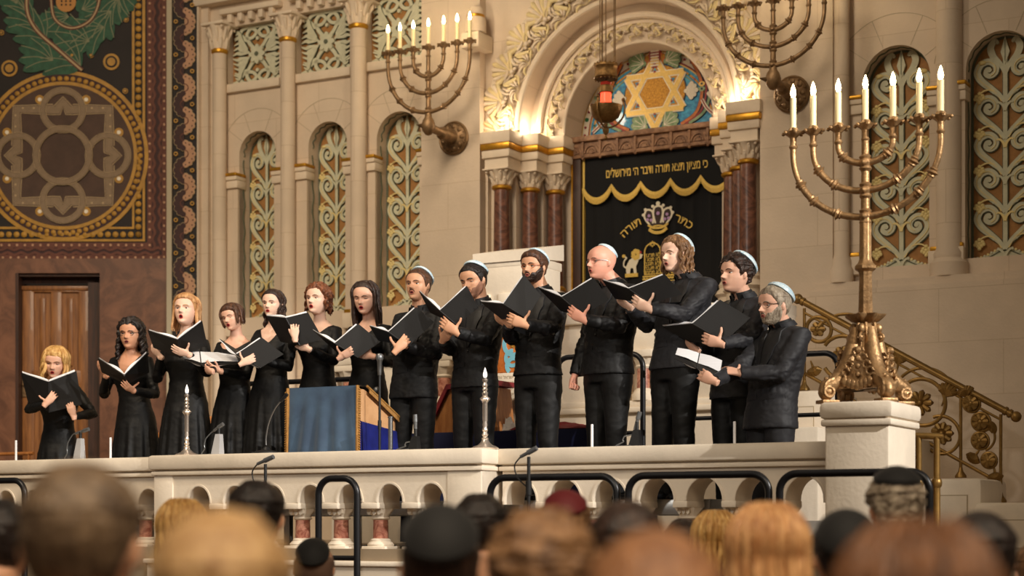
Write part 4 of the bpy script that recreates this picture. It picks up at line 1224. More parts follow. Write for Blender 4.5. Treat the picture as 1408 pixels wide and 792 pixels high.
# ================================================================ RISERS
def riser(px0, px1, d0, d1, z, lab):
    ua, ub = U(px0, d0), U(px1, d0); t = thing('stage_riser', lab, 'stage platform', ((ua+ub)/2, (d0+d1)/2, ZF))
    q = B(); q.box(ua, ub, d0, d1, z-.03, z-.002, DECK); q.build('deck', t)
    q = B(); q.box(ua-.01, ub+.01, d0-.015, d0, z-.10, z-.0, ALU, bev=.004); q.box(ua, ub, d1, d1+.015, z-.1, z, ALU); q.box(ua-.012, ua, d0, d1, z-.1, z, ALU); q.box(ub, ub+.012, d0, d1, z-.1, z, ALU)
    q.build('frame_rail', t)
    n = max(2, int((ub-ua)/1.0)+1)
    for i in range(n):
        for dd in (d0+.05, d1-.05):
            x = ua+.06+(ub-ua-.12)*i/(n-1)
            q = B(); q.box(x-.025, x+.025, dd-.025, dd+.025, ZF, z-.03, ALU, bev=.004); q.build('leg', t)
    return t
riser(222, 975, -4.75, -3.74, ZD, 'long dark modular riser behind the balustrade under the middle of the choir')
riser(146, 208, -4.7, -3.6, 1.19, 'low dark riser step under the curly-haired woman at the left of the choir')
riser(1004, 1050, -4.6, -3.45, 1.22, 'low dark riser step under the second man from the right')

# ================================================================ GUARD RAILS in front
def guard_rail(px0, px1, py, d, lab, mid=None, m=BLKP, zb=0.0):
    ua, ub = U(px0, d), U(px1, d); z = (Z(px0, py, d)+Z(px1, py, d))/2; r = .10
    t = thing('guard_rail', lab, 'railing', ((ua+ub)/2, d, zb), group=None)
    q = B(); P = [(ua, d, zb), (ua, d, z-r)]+[(ua+r-r*math.cos(PI/2*i/8), d, z-r+r*math.sin(PI/2*i/8)) for i in range(1, 9)]
    P += [(ub-r+r*math.sin(PI/2*i/8), d, z-r+r*math.cos(PI/2*i/8)) for i in range(0, 9)]+[(ub, d, zb)]
    q.tube(P, .0215, m, seg=12); q.build('frame_tube', t)
    q = B(); zm_ = mid if mid else z-.5
    q.tube([(ua, d, zm_), (ub, d, zm_)], .016, m, seg=10); q.build('cross_bar', t)
    for x in (ua, ub):
        q = B(); q.lathe([(.06, zb), (.06, zb+.012), (.03, zb+.014)], m, Matrix.Translation((x, d, 0)), 16); q.build('foot_plate', t)
    return t
guard_rail(-40, 34, 661, -6.0, 'black tubular guard rail cut off by the left edge of the photo')
guard_rail(438, 491, 658, -6.0, 'narrow black tubular guard rail in front of the arcade, left of the photo centre')
guard_rail(674, 848, 656, -6.0, 'wide black tubular guard rail just right of the projecting balustrade corner')
guard_rail(864, 1057, 653, -6.0, 'wide black tubular guard rail in the middle of the right balustrade section')
guard_rail(1072, 1278, 650, -6.0, 'wide black tubular guard rail in front of the stone pedestal')
# rails on the bema behind the choir
def zrail(px, py, d): return Z(px, py, d)
guard_rail(766, 884, 489, -3.05, 'black tubular rail behind the bald singer', mid=zrail(800, 597, -3.05), zb=ZF)
guard_rail(900, 1152, 491, -3.15, 'black tubular rail behind the rightmost singers ending beside the pedestal', mid=zrail(1000, 574, -3.15), zb=ZF)
guard_rail(330, 520, 524, -3.3, 'black tubular rail behind the three women left of the velvet reading table', zb=ZF)

# ================================================================ REAR BEMA WALL with marble balusters
dr_ = -2.2
ur0, ur1 = U(458, dr_), U(1070, dr_)
def rear(pa, pb, ztop, xs, lab):
    ur0, ur1 = U(pa, dr_), U(pb, dr_)
    t = thing('rear_balustrade', lab, 'balustrade', ((ur0+ur1)/2, dr_+.2, ZF))
    q = B(); q.box(ur0, ur1, dr_+.12, dr_+.4, ZF, ztop-.09, STB); q.box(ur0, ur1, dr_-.02, dr_+.3, ZF, 2.10, STB)
    q.box(ur0, ur1, dr_-.06, dr_+.3, 2.10, 2.15, STB, bev=.015); q.box(ur0, ur1, dr_-.03, dr_+.3, 2.15, 2.20, STB, bev=.01); q.build('base_wall', t)
    q = B(); q.box(ur0-.0, ur1+.0, dr_-.06, dr_+.45, ztop-.11, ztop, STB, bev=.02)
    if ztop > 2.8: q.box(ur0, ur1, dr_-.0, dr_+.3, 2.60, ztop-.11, STB, bev=.01)
    q.build('coping', t)
    q = B(); _e = [ur0]+[U(x, dr_)+s_*.13 for x in xs for s_ in (-1, 1)]+[ur1]
    for i in range(0, len(_e), 2): q.box(_e[i], _e[i+1], dr_-.0, dr_+.2, 2.19, 2.61, STB, bev=.01)
    q.build('solid_panels', t)
    for x in xs:
        Mb = Matrix.Translation((U(x, dr_), dr_+.05, 0))
        q = B(); q.lathe([(.058, 2.30), (.056, 2.46)], MARP, Mb, 20); sh = q.build('baluster_shaft', t)
        q = B(); q.lathe([(.1, 2.2), (.1, 2.25), (.085, 2.27), (.06, 2.30)], STB, Mb, 24); q.build('baluster_base', sh)
        q = B(); q.lathe([(.058, 2.46), (.07, 2.475), (.065, 2.49), (.1, 2.56)], STB, Mb, 24, mod=lambda a, z: .06*math.cos(8*a) if z > 2.48 else 0); q.box(-.11, .11, -.1, .1, 2.55, 2.61, STB, Mb, bev=.008); q.build('baluster_capital', sh)
rear(458, 688, 2.71, (476, 607), 'low pale stone parapet with marble balusters behind the men on the left')
rear(690, 1070, 2.95, (882,), 'high pale stone parapet with a marble baluster behind the men on the right')
# stone pulpit
dp = -2.95
pu0, pu1 = U(650, dp), U(736, dp); zt_, zs_ = Z(650, 358, dp), Z(650, 342, dp)
t = thing('stone_pulpit', 'pale carved stone pulpit with sloping top behind the two bearded singers', 'pulpit', ((pu0+pu1)/2, dp+.25, ZF))
q = B(); q.box(pu0+.04, pu1-.04, dp+.08, dp+.48, ZF, zt_-.02, STB, bev=.01)
q.box(pu0+.02, pu1-.02, dp+.02, dp+.48, zt_-.36, zt_-.02, STB, bev=.01)
for k in range(3):
    x = pu0+.10+(pu1-pu0-.2)*k/2
    q.box(x-.055, x+.055, dp-.0, dp+.2, zt_-.40, zt_-.28, STB, bev=.01); q.box(x-.04, x+.04, dp+.02, dp+.2, zt_-.48, zt_-.39, STB, bev=.012)
q.box(pu0-.0, pu1+.0, dp+.05, dp+.48, 2.2, 2.3, STB, bev=.02)
q.build('body', t)
q = B(); zz = zt_
q.add([(pu0, dp, zz-.03), (pu1, dp, zz-.03), (pu1, dp+.5, zz+.02), (pu0, dp+.5, zz+.02), (pu0, dp, zz+.05), (pu1, dp, zz+.05), (pu1, dp+.5, zz+.15), (pu0, dp+.5, zz+.15)],
      [(0, 3, 2, 1), (4, 5, 6, 7), (0, 1, 5, 4), (1, 2, 6, 5), (2, 3, 7, 6), (3, 0, 4, 7)], STB, None, False)
q.box(pu0+.015, pu1-.015, dp+.015, dp+.5, zz-.07, zz-.0, STB, bev=.01)
q.build('sloped_desk', t)
tpul = t
# mosaic panel and inscription between singers
dm_ = -2.985
a, c = U(688, dm_), U(716, dm_); z1, z0 = Z(700, 458, dm_), Z(700, 512, dm_)
q = B(); q.box(a-.08, c+.02, dm_, dm_+.03, z0, z1, MORA, bev=.004)
cx_ = (a+c)/2
q.ring(cx_+.03, z1-.09, .085, .035, dm_-.006, .01, mat('mosaic_light_blue', (120, 186, 206), .5, var=.15), n=24, a0=.6, a1=5)
q.ring(cx_+.02, z1-.20, .06, .03, dm_-.006, .01, mat('mosaic_light_blue', (120, 186, 206)), n=24, a0=1.5, a1=6)
q.ring(cx_+.03, z0+.05, .06, .035, dm_-.006, .01, mat('mosaic_light_blue', (120, 186, 206)), n=24, a0=.0, a1=4)
q.disc(cx_+.03, z1-.08, .04, dm_-.006, .01, MGLD, n=12)
q.build('mosaic_panel', tpul, label='orange and blue mosaic panel')
z2 = Z(700, 549, dm_)
q = B(); q.box(a-.12, c+.06, dm_-.02, dm_+.06, z2, z0-.005, STB, bev=.006)
for k in range(5):
    zq2 = z0-.04-k*.045
    put_text(q, rtl('שמע ישראל אלהינו'), .036, STG, lambda x, y: ((a+c)/2-.02+x, dm_-.021, zq2-.012+y), .0008)
q.build('inscription_stone', tpul, label='pale tablet carved with small lines of lettering')

# ================================================================ READING TABLE with velvet
dt = -4.87
ta, tb = U(400, dt), U(492, dt); zt = Z(445, 534, dt)
BLV = mat('blue_velvet', (58, 84, 110), .65, sheen=.6, rgb2=(46, 68, 94), vscale=5, bump=.25, bscale=9)
ROY = mat('royal_blue_satin', (36, 44, 128), .42, rgb2=(26, 32, 100), vscale=6, bump=.4, bscale=8)
TAN = mat('tan_side_cloth', (222, 172, 124), .7, rgb2=(206, 154, 106), vscale=7)
FRG = mat('gold_fringe', (176, 126, 60), .7, var=.35, vscale=60)
ZL = ZD
t = thing('reading_table', 'sloping reading table covered with blue velvet and gold fringe behind the balustrade', 'reading table', ((ta+tb)/2, dt+.4, ZL))
dpth = .66
tbk = .0
# side profile sloping down away from the velvet front (seen on the right)
zA, zB_ = zt, zt-.25
q = B()
prof = [(dt+.02, ZL+.02), (dt+.02, zA-.01), (dt+.12, zA-.01), (dt+dpth, zB_-.02), (dt+dpth, ZL+.02)]
vs = [(ta+.02, y, z) for y, z in prof]+[(tb-.02, y, z) for y, z in prof]; n = len(prof)
q.add(vs, [tuple(range(n)), tuple(reversed(range(n, 2*n)))]+[(i, n+i, n+(i+1) % n, (i+1) % n) for i in range(n)], TAN, None, False)
q.build('table_body', t)
q = B(); vs = []; fs = []; NXc, NYc = 40, 26
for i in range(NXc+1):
    s_ = i/NXc; u = ta-.01+(tb-ta+.02)*s_
    for j in range(NYc+1):
        k = j/NYc; zz = zA+.012-(zA-ZL-.04)*k
        fold = -.010-.02*k-.045*k*(.5+.5*math.cos(9*PI*(s_-.5)*(1.15-.45*k)))*max(0, math.sin(PI*s_))**.3-.03*k*math.sin(PI*s_)
        vs.append((u, dt+fold, zz))
for i in range(NXc):
    for j in range(NYc):
        a = i*(NYc+1)+j; fs.append((a, a+1, a+NYc+2, a+NYc+1))
q.add(vs, fs, BLV); q.add([(x, y+.015, z) for x, y, z in vs], [tuple(reversed(f)) for f in fs], BLV)
q.add([(ta-.01, dt-.012, zA+.012), (tb+.01, dt-.012, zA+.012), (tb+.01, dt+.13, zA+.012), (ta-.01, dt+.13, zA+.012)], [(0, 1, 2, 3)], BLV)
q.add([(ta-.01, dt+.13, zA+.012), (tb+.01, dt+.13, zA+.012), (tb+.01, dt+dpth, zB_+.0), (ta-.01, dt+dpth, zB_+.0)], [(0, 1, 2, 3)], BLV)
vc = q.build('velvet_cloth', t)
q = B()
def fringe(P0, P1, n_, L, dirv=(0, 0, -1)):
    P0, P1 = V(P0), V(P1)
    for i in range(n_):
        p = P0.lerp(P1, (i+.5)/n_); q.tube([p, p+V(dirv)*L], .0055, FRG, seg=5)
for x in (tb+.012,): q.tube([(x, dt-.02, zA+.01), (x, dt-.03, ZL+.03)], .012, FRG, seg=6)
fringe((ta-.015, dt-.02, zA), (ta-.015, dt-.03, ZL+.04), 46, .03, (-.7, 0, -.5)); q.tube([(ta-.012, dt-.02, zA+.01), (ta-.012, dt-.03, ZL+.03)], .012, FRG, seg=6); q.build('gold_fringe', vc); q = B()
fringe((tb+.015, dt-.02, zA), (tb+.015, dt-.03, ZL+.04), 46, .03, (.7, 0, -.5))
fringe((tb+.012, dt+.13, zA+.0), (tb+.012, dt+dpth, zB_), 60, .035); q.tube([(tb+.012, dt+.1, zA+.012), (tb+.012, dt+dpth, zB_+.004)], .01, FRG, seg=6)
q.build('gold_fringe', vc)
q = B(); NX2 = 40; vs = []; fs = []
zb1 = Z(492, 574, dt)
for i in range(NX2+1):
    s_ = i/NX2; y = dt+.03+(dpth-.02)*s_
    for j in range(9):
        k = j/8; vs.append((tb-.005+.012*math.sin(s_*17+k*2)*k+.01*k, y, zb1-.02-.07*s_*(1-k)-(zb1-ZL-.09)*k))
for i in range(NX2):
    for j in range(8):
        a = i*9+j; fs.append((a, a+1, a+10, a+9))
q.add(vs, [tuple(reversed(f)) for f in fs], ROY); rc = q.build('royal_blue_skirt', t)
q = B(); fringe((tb+.01, dt+.03, ZL+.08), (tb+.01, dt+dpth, ZL+.08), 60, .05); q.build('gold_fringe', rc)

# ================================================================ CANDLESTICKS
def candlestick(px, pyb, pyt, d, lab):
    u = U(px, d); Yc = YY(px, d); z0 = ZT; h = Z(px, pyt, d)-z0
    t = thing('silver_candlestick', lab, 'candlestick', (u, d, z0)); M = Matrix.Translation((u, d, z0)) @ Matrix.Diagonal((.8, .8, 1, 1))
    s = h/.42
    q = B(); q.lathe([(.085*s, 0), (.088*s, .006), (.07*s, .014*s), (.05*s, .02*s), (.03*s, .035*s), (.02*s, .05*s)], SILV, M, 40, mod=lambda a, z: .05*math.cos(10*a) if z < .02*s else 0)
    q.build('foot', t)
    pr = [(.02, .05), (.024, .055), (.015, .065), (.022, .075), (.014, .09), (.02, .1), (.014, .115), (.018, .125), (.014, .14), (.017, .15), (.017, .24), (.022, .25), (.035, .262), (.034, .268), (.016, .28), (.021, .295), (.013, .305), (.02, .315), (.013, .325), (.02, .335), (.012, .35), (.018, .36), (.018, .37)]
    q = B(); q.lathe([(r*s, z*s) for r, z in pr], SILV, M, 24); q.build('stem', t)
    q = B(); q.lathe([(.010*s, .36*s), (.010*s, .375*s), (.008*s, .378*s)], BLKM, M, 12); sk = q.build('bulb_socket', t)
    q = B(); q.lathe([(.009*s, .376*s), (.014*s, .388*s), (.013*s, .40*s), (.006*s, .42*s), (.001, .43*s)], BULBO, M, 14); q.build('bulb', sk)
candlestick(257, 622, 531, -5.20, 'turned silver candlestick with unlit bulb on the left part of the balustrade')
candlestick(667, 613, 508, -5.16, 'turned silver candlestick with unlit bulb at the projecting corner of the balustrade')
# white rods along the coping
for (px, py, d, lab) in ((22, 606, -5.0, 'thin white rod at the far left end of the balustrade'), (152, 602, -5.0, 'thin white rod in front of the curly-haired woman'),
                    (814, 584, -4.96, 'thin white rod in front of the bald singer'), (1010, 580, -4.96, 'thin white rod in front of the second man from the right')):
    q = B(); z = Z(px, py, d); q.lathe([(.009, ZT+.001), (.009, z), (.006, z+.003)], WHT, Matrix.Translation((U(px, d), d, 0)), 10)
    q.build('white_rod', label=lab, cat='rod')
# thick silver post in front of the reading table
d = -4.98; q = B(); z = Z(537, 573, d); q.lathe([(.016, ZT+.001), (.016, z-.01), (.02, z-.008), (.02, z), (.01, z+.003)], STEEL, Matrix.Translation((U(537, d), d, 0)), 14)
q.build('steel_post', label='short steel post in front of the royal blue cloth of the reading table', cat='post')

# ================================================================ MICROPHONES
def boom_mic(px, pyb, d, tipx, tipy, lab, white=True, flip=1):
    """small condenser microphone clipped to a block standing on the coping"""
    u = U(px, d); t = thing('microphone', lab, 'microphone', (u, d, ZT))
    q = B(); zt2 = Z(px, pyb, d)
    q.add([(u-.03, d-.03, ZT+.002), (u+.045, d-.03, ZT+.002), (u+.045, d+.03, ZT+.002), (u-.03, d+.03, ZT+.002), (u+.002, d-.02, zt2), (u+.04, d-.02, zt2), (u+.04, d+.02, zt2), (u+.002, d+.02, zt2)],
          [(0, 3, 2, 1), (4, 5, 6, 7), (0, 1, 5, 4), (1, 2, 6, 5), (2, 3, 7, 6), (3, 0, 4, 7)], mat('pale_grey_block', (176, 176, 178), .6) if white else BLKM, None, False)
    q.build('block', t)
    q = B(); q.cyl(.012, zt2, zt2+.05, BLKM, Matrix.Translation((u+.02, d, 0)), 12); q.build('clip_post', t)
    p1 = V((U(tipx, d), d, Z(tipx, tipy, d))); p0 = V((u+.02, d, zt2+.05)); dr2 = (p1-p0).normalized(); p2 = p0-dr2*.05
    q = B(); q.tube([p2, p0+dr2*.01, p0+dr2*.011, p1-dr2*.05, p1-dr2*.049, p1], [.010, .012, .011, .013, .016, .015], GREYM, seg=12); q.build('body', t)
    q = B(); P = [p2, p2-dr2*.03]+[(p2.x-.05-.03*math.sin(k*.5), d-.01, p2.z-.03-(p2.z-ZT-.05)*k/5) for k in range(1, 5)]+[(u-.12, d-.02, ZT+.006), (u+.0, d-.06, ZT+.006)]
    q.tube(crom([tuple(p) for p in P], 4), .0045, GREYM, seg=6); q.build('cable', t)
boom_mic(108, 603, -4.98, 122, 590, 'small grey microphone on a white block at the left, below the blonde woman')
boom_mic(298, 597, -5.18, 307, 583, 'small grey microphone on a white block in front of the short-haired woman')
boom_mic(568, 600, -5.18, 571, 570, 'small grey microphone on a black block at the feet of the first man', white=False)
boom_mic(872, 591, -4.98, 880, 566, 'small grey microphone on a black block between the bald and the long-haired singer', white=False)
# gooseneck
d = -5.18; u0_ = U(366, d); t = thing('gooseneck_microphone', 'gooseneck microphone on a flat black foot left of the reading table', 'microphone', (u0_, d, ZT))
q = B(); q.lathe([(.1, 0.002), (.1, .012), (.03, .03), (.015, .05)], BLKM, Matrix.Translation((u0_, d, ZT)), 20); q.build('foot', t)
P = [(366, 612), (366, 600), (370, 580), (378, 562), (388, 549)]
q = B(); q.tube(crom([(U(x, d), d, Z(x, y, d)) for x, y in P], 4), .005, STEEL, seg=8); q.build('gooseneck', t)
q = B(); q.tube([(U(386, d), d, Z(386, 552, d)), (U(395, d), d, Z(395, 542, d))], [.011, .013], BLKM, seg=10); q.build('capsule', t)
# vocal microphone on straight stand
d = -4.85; u0_ = U(522, d); t = thing('vocal_microphone', 'silver-headed vocal microphone upright on a thin black stand beside the reading table', 'microphone', (u0_, d, ZF))
M = Matrix.Translation((u0_, d, 0))
q = B(); q.lathe([(.12, ZF+.001), (.12, ZF+.02), (.02, ZF+.03)], BLKM, M, 24); q.build('foot', t)
q = B(); q.cyl(.009, ZF+.02, Z(522, 512, d), BLKM, M, 10); q.lathe([(.013, Z(522, 590, d)), (.013, Z(522, 578, d))], BLKM, M, 12); q.build('stand', t)
q = B(); q.lathe([(.012, Z(522, 516, d)), (.016, Z(522, 510, d)), (.018, Z(522, 497, d)), (.023, Z(522, 495, d))], STEEL, M, 18); q.build('body', t)
q = B(); q.lathe([(.023, Z(522, 495, d)), (.026, Z(522, 493, d)), (.026, Z(522, 489, d)), (.018, Z(522, 486.5, d)), (.005, Z(522, 486, d))], GREYM, M, 18); q.build('grille', t)
# small double microphone behind
d = -4.2; t = thing('stand_microphone', 'pair of small black microphones on a low stand behind the reading table', 'microphone', (U(515, d), d, ZD))
M = Matrix.Translation((U(516, d), d, 0))
q = B(); q.lathe([(.08, ZD+.001), (.08, ZD+.015), (.01, ZD+.02)], BLKM, M, 16); q.cyl(.007, ZD+.01, Z(516, 548, d), BLKM, M, 8); q.build('stand', t)
for (x0, y0, x1, y1) in ((511, 548, 518, 536), (513, 563, 516, 552)):
    q = B(); q.tube([(U(x0, d), d, Z(x0, y0, d)), (U(x1, d), d, Z(x1, y1, d))], [.015, .02], BLKM, seg=10); q.sphere((U(x1, d), d, Z(x1, y1, d)), .024, GREYM, seg=10, rings=8); q.build('capsule', t)
# microphones on tall stands in the nave in front of the podium
def nave_mic(px, d, pys, x0, y0, x1, y1, lab):
    u = U(px, d); t = thing('stand_microphone', lab, 'microphone', (u, d, 0)); M = Matrix.Translation((u, d, 0)); zt2 = Z(px, pys, d)
    q = B()
    for k in range(3):
        a = 2*PI*k/3+.4; q.tube([(0, 0, .22), (.28*math.cos(a), .28*math.sin(a), .012)], .009, BLKM, M, 8)
    q.build('tripod', t)
    q = B(); q.cyl(.010, .15, zt2, BLKM, M, 10); q.lathe([(.018, zt2-.22), (.018, zt2-.14)], BLKM, M, 12); q.build('pole', t)
    A, C = V((U(x0, d), d, Z(x0, y0, d))), V((U(x1, d), d, Z(x1, y1, d)))
    q = B(); q.tube([A, A.lerp(C, .45), A.lerp(C, .46), C], [.010, .011, .016, .015], GREYM, seg=12); q.build('body', t)
    q = B(); q.tube(crom([tuple(A), (A.x-.04, d, A.z-.05), (A.x-.02, d, A.z-.12), (u-.0, d-.01, A.z-.18)], 5), .0045, BLKM, seg=6); q.build('cable', t)
nave_mic(365, -6.3, 638, 354, 638, 376, 628, 'small grey microphone on a black stand below the women, left of the narrow guard rail')
nave_mic(727, -6.3, 628, 716, 628, 738, 616, 'small grey microphone on a black stand in front of the right balustrade section')

# ================================================================ TABLE WITH CLOTHS behind the men
d0 = -3.66
ta2, tb2 = U(560, d0), U(806, d0); ztb = Z(700, 592, d0)
t = thing('cloth_table', 'low table under a navy blue cloth behind the men', 'table', ((ta2+tb2)/2, d0+.25, ZF))
q = B(); q.box(ta2+.03, tb2-.03, d0+.03, d0+.47, ztb-.04, ztb-.01, OAKD); q.build('tabletop', t)
for x in (ta2+.08, tb2-.08):
    for y in (d0+.06, d0+.44): q = B(); q.box(x-.03, x+.03, y-.03, y+.03, ZF, ztb-.04, OAKD, bev=.004); q.build('leg', t)
q = B()
rings = []
for (k, (ex, zz)) in enumerate(((-.3, ztb), (.0, ztb), (.012, ztb-.012), (.02, ztb-.12), (.03, ztb-.24), (.04, ZF+.03))):
    ring = []
    for i in range(96):
        a = 2*PI*i/96; c, s_ = math.cos(a), math.sin(a); hx, hy = (tb2-ta2)/2+ex, .25+ex*.6
        f_ = max(abs(c), abs(s_)); w_ = (.012*math.sin(i*1.3))*(k/5)
        ring.append(((ta2+tb2)/2+(hx+w_)*c/f_, d0+.25+(hy+w_)*s_/f_, zz))
    rings.append(ring)
q.loft(rings, NAVY, None, cap=False); ring0 = rings[0]; q.add(ring0, [tuple(range(len(ring0)))], NAVY)
q.build('navy_tablecloth', t)
# red cloth, prayer shawl, wooden book stand
def rumple(name, cx_, cy_, cz_, hx, hy, h, m, lab, cat, seed, n=26):
    rnd = random.Random(seed); vs = []; fs = []
    for i in range(n+1):
        for j in range(n+1):
            x, y = i/n*2-1, j/n*2-1
            e = max(0, 1-max(abs(x), abs(y))**4)
            nz = noise.noise(V((x*2.2+seed, y*2.2, 0)))*.5+noise.noise(V((x*5+seed, y*5, 3)))*.35
            vs.append((cx_+x*hx*(1+.08*nz), cy_+y*hy*(1+.1*nz), cz_+.006+max(0, h*e*(.45+nz))))
    for i in range(n):
        for j in range(n): a = i*(n+1)+j; fs.append((a, a+n+1, a+n+2, a+1))
    q = B(); q.add(vs, fs, m); q.add([(v[0], v[1], cz_+.001) for v in vs], [tuple(reversed(f)) for f in fs], m)
    q.build(name, label=lab, cat=cat, base=(cx_, cy_, cz_))
REDC2 = mat('crimson_cloth', (150, 36, 44), .7, rgb2=(110, 24, 34), vscale=9, bump=.4, bscale=30)
rumple('folded_red_cloth', U(775, d0+.3), d0+.25, ztb+.004, .36, .17, .07, REDC2, 'crimson patterned cloth lying folded on the navy tablecloth', 'cloth', 3)
rumple('prayer_shawl', U(702, d0+.3), d0+.25, ztb+.004, .10, .10, .13, mat('white_wool', (226, 224, 222), .85, var=.1, vscale=30), 'crumpled white prayer shawl on the navy tablecloth', 'prayer shawl', 9)
bu, bd = U(640, d0+.2), d0+.22; s0, s1 = U(598, d0+.1), U(686, d0+.1)
t = thing('book_stand', 'honey-coloured wooden stand with sloping sides behind the second man from the left', 'book stand', (bu, bd, ztb+.002))
q = B(); zt3 = Z(645, 553, d0+.1)
prof = [(s0, ztb+.004), (s1, ztb+.004), (s1-.04, ztb+.34), (s0+.14, ztb+.34), (s0, zt3-.08)]
q.prism(prof, d0+.08, .28, PINE); q.build('side_panels', t)
q = B(); q.prism([(s0-.01, zt3-.1), (s0+.13, zt3+.14), (s1-.02, zt3+.16), (s1-.01, zt3+.12), (s0+.14, zt3+.10), (s0+.03, zt3-.10)], d0+.05, .34, REDC2); q.build('maroon_cover', t)
# books and papers on the rear ledge
q = B(); zl_ = 2.2; ub_ = U(786, dr_-.0)
# ================================================================ RIGHT STAIR : cheek blocks and brass railing
def cheek(px0, px1, py, d0, d1, name='trim_19'):
    ua, ub = U(px0, d0), U(px1, d0); z = Z((px0+px1)/2, py, d0)
    q.box(ua, ub, d0, d1, 0.9, z, STB, bev=.04)
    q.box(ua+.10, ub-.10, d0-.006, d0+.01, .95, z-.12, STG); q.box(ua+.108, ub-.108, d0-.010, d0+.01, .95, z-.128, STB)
q = B(); cheek(1076, 1137, 537, -2.4, -1.6); cheek(1137, 1247, 600, -2.4, -1.6); cheek(1247, 1350, 658, -2.4, -1.6); cheek(1338, 1440, 691, -2.55, -1.7)
q.box(U(1000, -2.5), U(1137, -2.5), -2.7, -2.4, .9, Z(1100, 588, -2.6), STB, bev=.02)
struct('trim_19', q)
db = -1.75
def rp(px, py, dd=0.0): return (U(px, db), db+dd, Z(px, py, db))
t = thing('stair_railing', 'brass scrollwork stair railing sloping down to the right behind the pedestal', 'railing', rp(1240, 690))
q = B(); A, C = V(rp(1097, 411)), V(rp(1397, 573)); q.tube([A, C], .026, BRASSR, seg=14)
for p in (A, C): q.sphere(p, .042, BRASSR)
dv = (C-A).normalized()
for s_ in (.04, (C-A).length-.06, (C-A).length-.1): q.tube([A+dv*s_, A+dv*(s_+.02)], .034, BRASSR, seg=14)
q.build('handrail', t)
def railz(px, lo=False):
    y = 411+(px-1097)*.54 if not lo else 515+(px-1107)*.556
    return y
q = B(); q.tube([rp(1106, 513), rp(1376, 665)], .014, BRASSR, seg=8); q.tube([rp(1106, 430, .0), rp(1376, 577)], .010, BRASSR, seg=8); q.build('lower_rail', t)
for px, pyb in ((1106, 537), (1321, 657), (1376, 691), (1213, 600)):
    q = B(); q.tube([rp(px, pyb), rp(px, railz(px)+8)], .013, BRASSR, seg=8); q.lathe([(.045, 0), (.045, .015), (.02, .05), (.014, .08)], BRASSR, Matrix.Translation(rp(px, pyb)), 12); q.build('post', t)
def ringp(cx, cy, r, w=.016, a0=0, a1=2*PI, sh=.5):
    P = []
    for i in range(33):
        a = a0+(a1-a0)*i/32; x = cx+r*math.cos(a); P.append(rp(x, cy-r*math.sin(a)+ (x-cx)*.1*sh))
    q.tube(P, w, BRASSR, seg=8)
def flower(cx, cy, r, n=9):
    c = V(rp(cx, cy))
    for k in range(n):
        a = 2*PI*k/n; e = V(rp(cx+r*math.cos(a), cy-r*math.sin(a))); q.tube([c, c.lerp(e, .5)+V((0, -.02, 0)), c.lerp(e, .85)+V((0, -.015, 0)), e], [.008, .022, .026, .01], BRASSR, seg=8)
    q.sphere(c+V((0, -.02, 0)), .024, BRASSR)
def palm_(cx, cy, r, ang):
    c = V(rp(cx, cy))
    for k in range(7):
        a = ang+(k-3)*.3; e = V(rp(cx+r*math.cos(a), cy-r*math.sin(a))); q.tube([c, c.lerp(e, .6)+V((0, -.02, 0)), e], [.008, .022, .014], BRASSR, seg=8)
    q.tube([c, V(rp(cx-r*.8*math.cos(ang), cy+r*.8*math.sin(ang)))], [.012, .006], BRASSR, seg=8)
q = B(); ringp(1126, 453, 17); flower(1126, 453, 9, 6); ringp(1160, 492, 30, .016, -2.6, 2.6); flower(1160, 491, 15); palm_(1118, 505, 12, -1.2); ringp(1165, 478, 46, .013, .6, 2.6)
q.build('scrollwork', t)
q = B(); ringp(1268, 553, 32, .016, -2.6, 2.8); ringp(1272, 550, 44, .013, .2, 2.4); flower(1266, 554, 17); palm_(1300, 545, 18, 1.2); flower(1296, 596, 15); ringp(1294, 598, 26, .014, -2.2, 2); palm_(1235, 500, 14, 1.4); q.build('scrollwork', t)
q = B()
for (cx, cy, r) in ((1336, 555, 11), (1349, 580, 12), (1348, 606, 11), (1360, 633, 10)):
    ringp(cx, cy, r, .014); flower(cx, cy, r*.8, 7)
ringp(1348, 600, 20, .010, -1.2, 1.2); palm_(1330, 545, 14, 1.9); palm_(1368, 650, 12, -1.4); palm_(1342, 625, 12, -2.2); palm_(1360, 590, 10, .5)
q.build('scrollwork', t)
# brass handrail in front at the pedestal
d = -4.6
t = thing('brass_handrail', 'short brass handrail on two turned posts just right of the pedestal', 'railing', (U(1292, d), d, .95))
q = B(); q.tube([(U(1222, d), d, Z(1222, 598, d)), (U(1292, d), d, Z(1292, 600, d)), (U(1297, d), d, Z(1297, 600, d))], [.02, .02, .012], BRASSR, seg=12); q.build('handrail', t)
for px in (1263, 1288):
    q = B(); u = U(px, d); zz = Z(px, 601, d); zk = Z(px, 664, d)
    q.lathe([(.035, .75), (.035, .8), (.022, .82), (.022, zk-.03), (.03, zk-.02), (.033, zk), (.03, zk+.02), (.02, zk+.03), (.02, zz)], BRASSR, Matrix.Translation((u, d, 0)), 16); q.build('post', t)
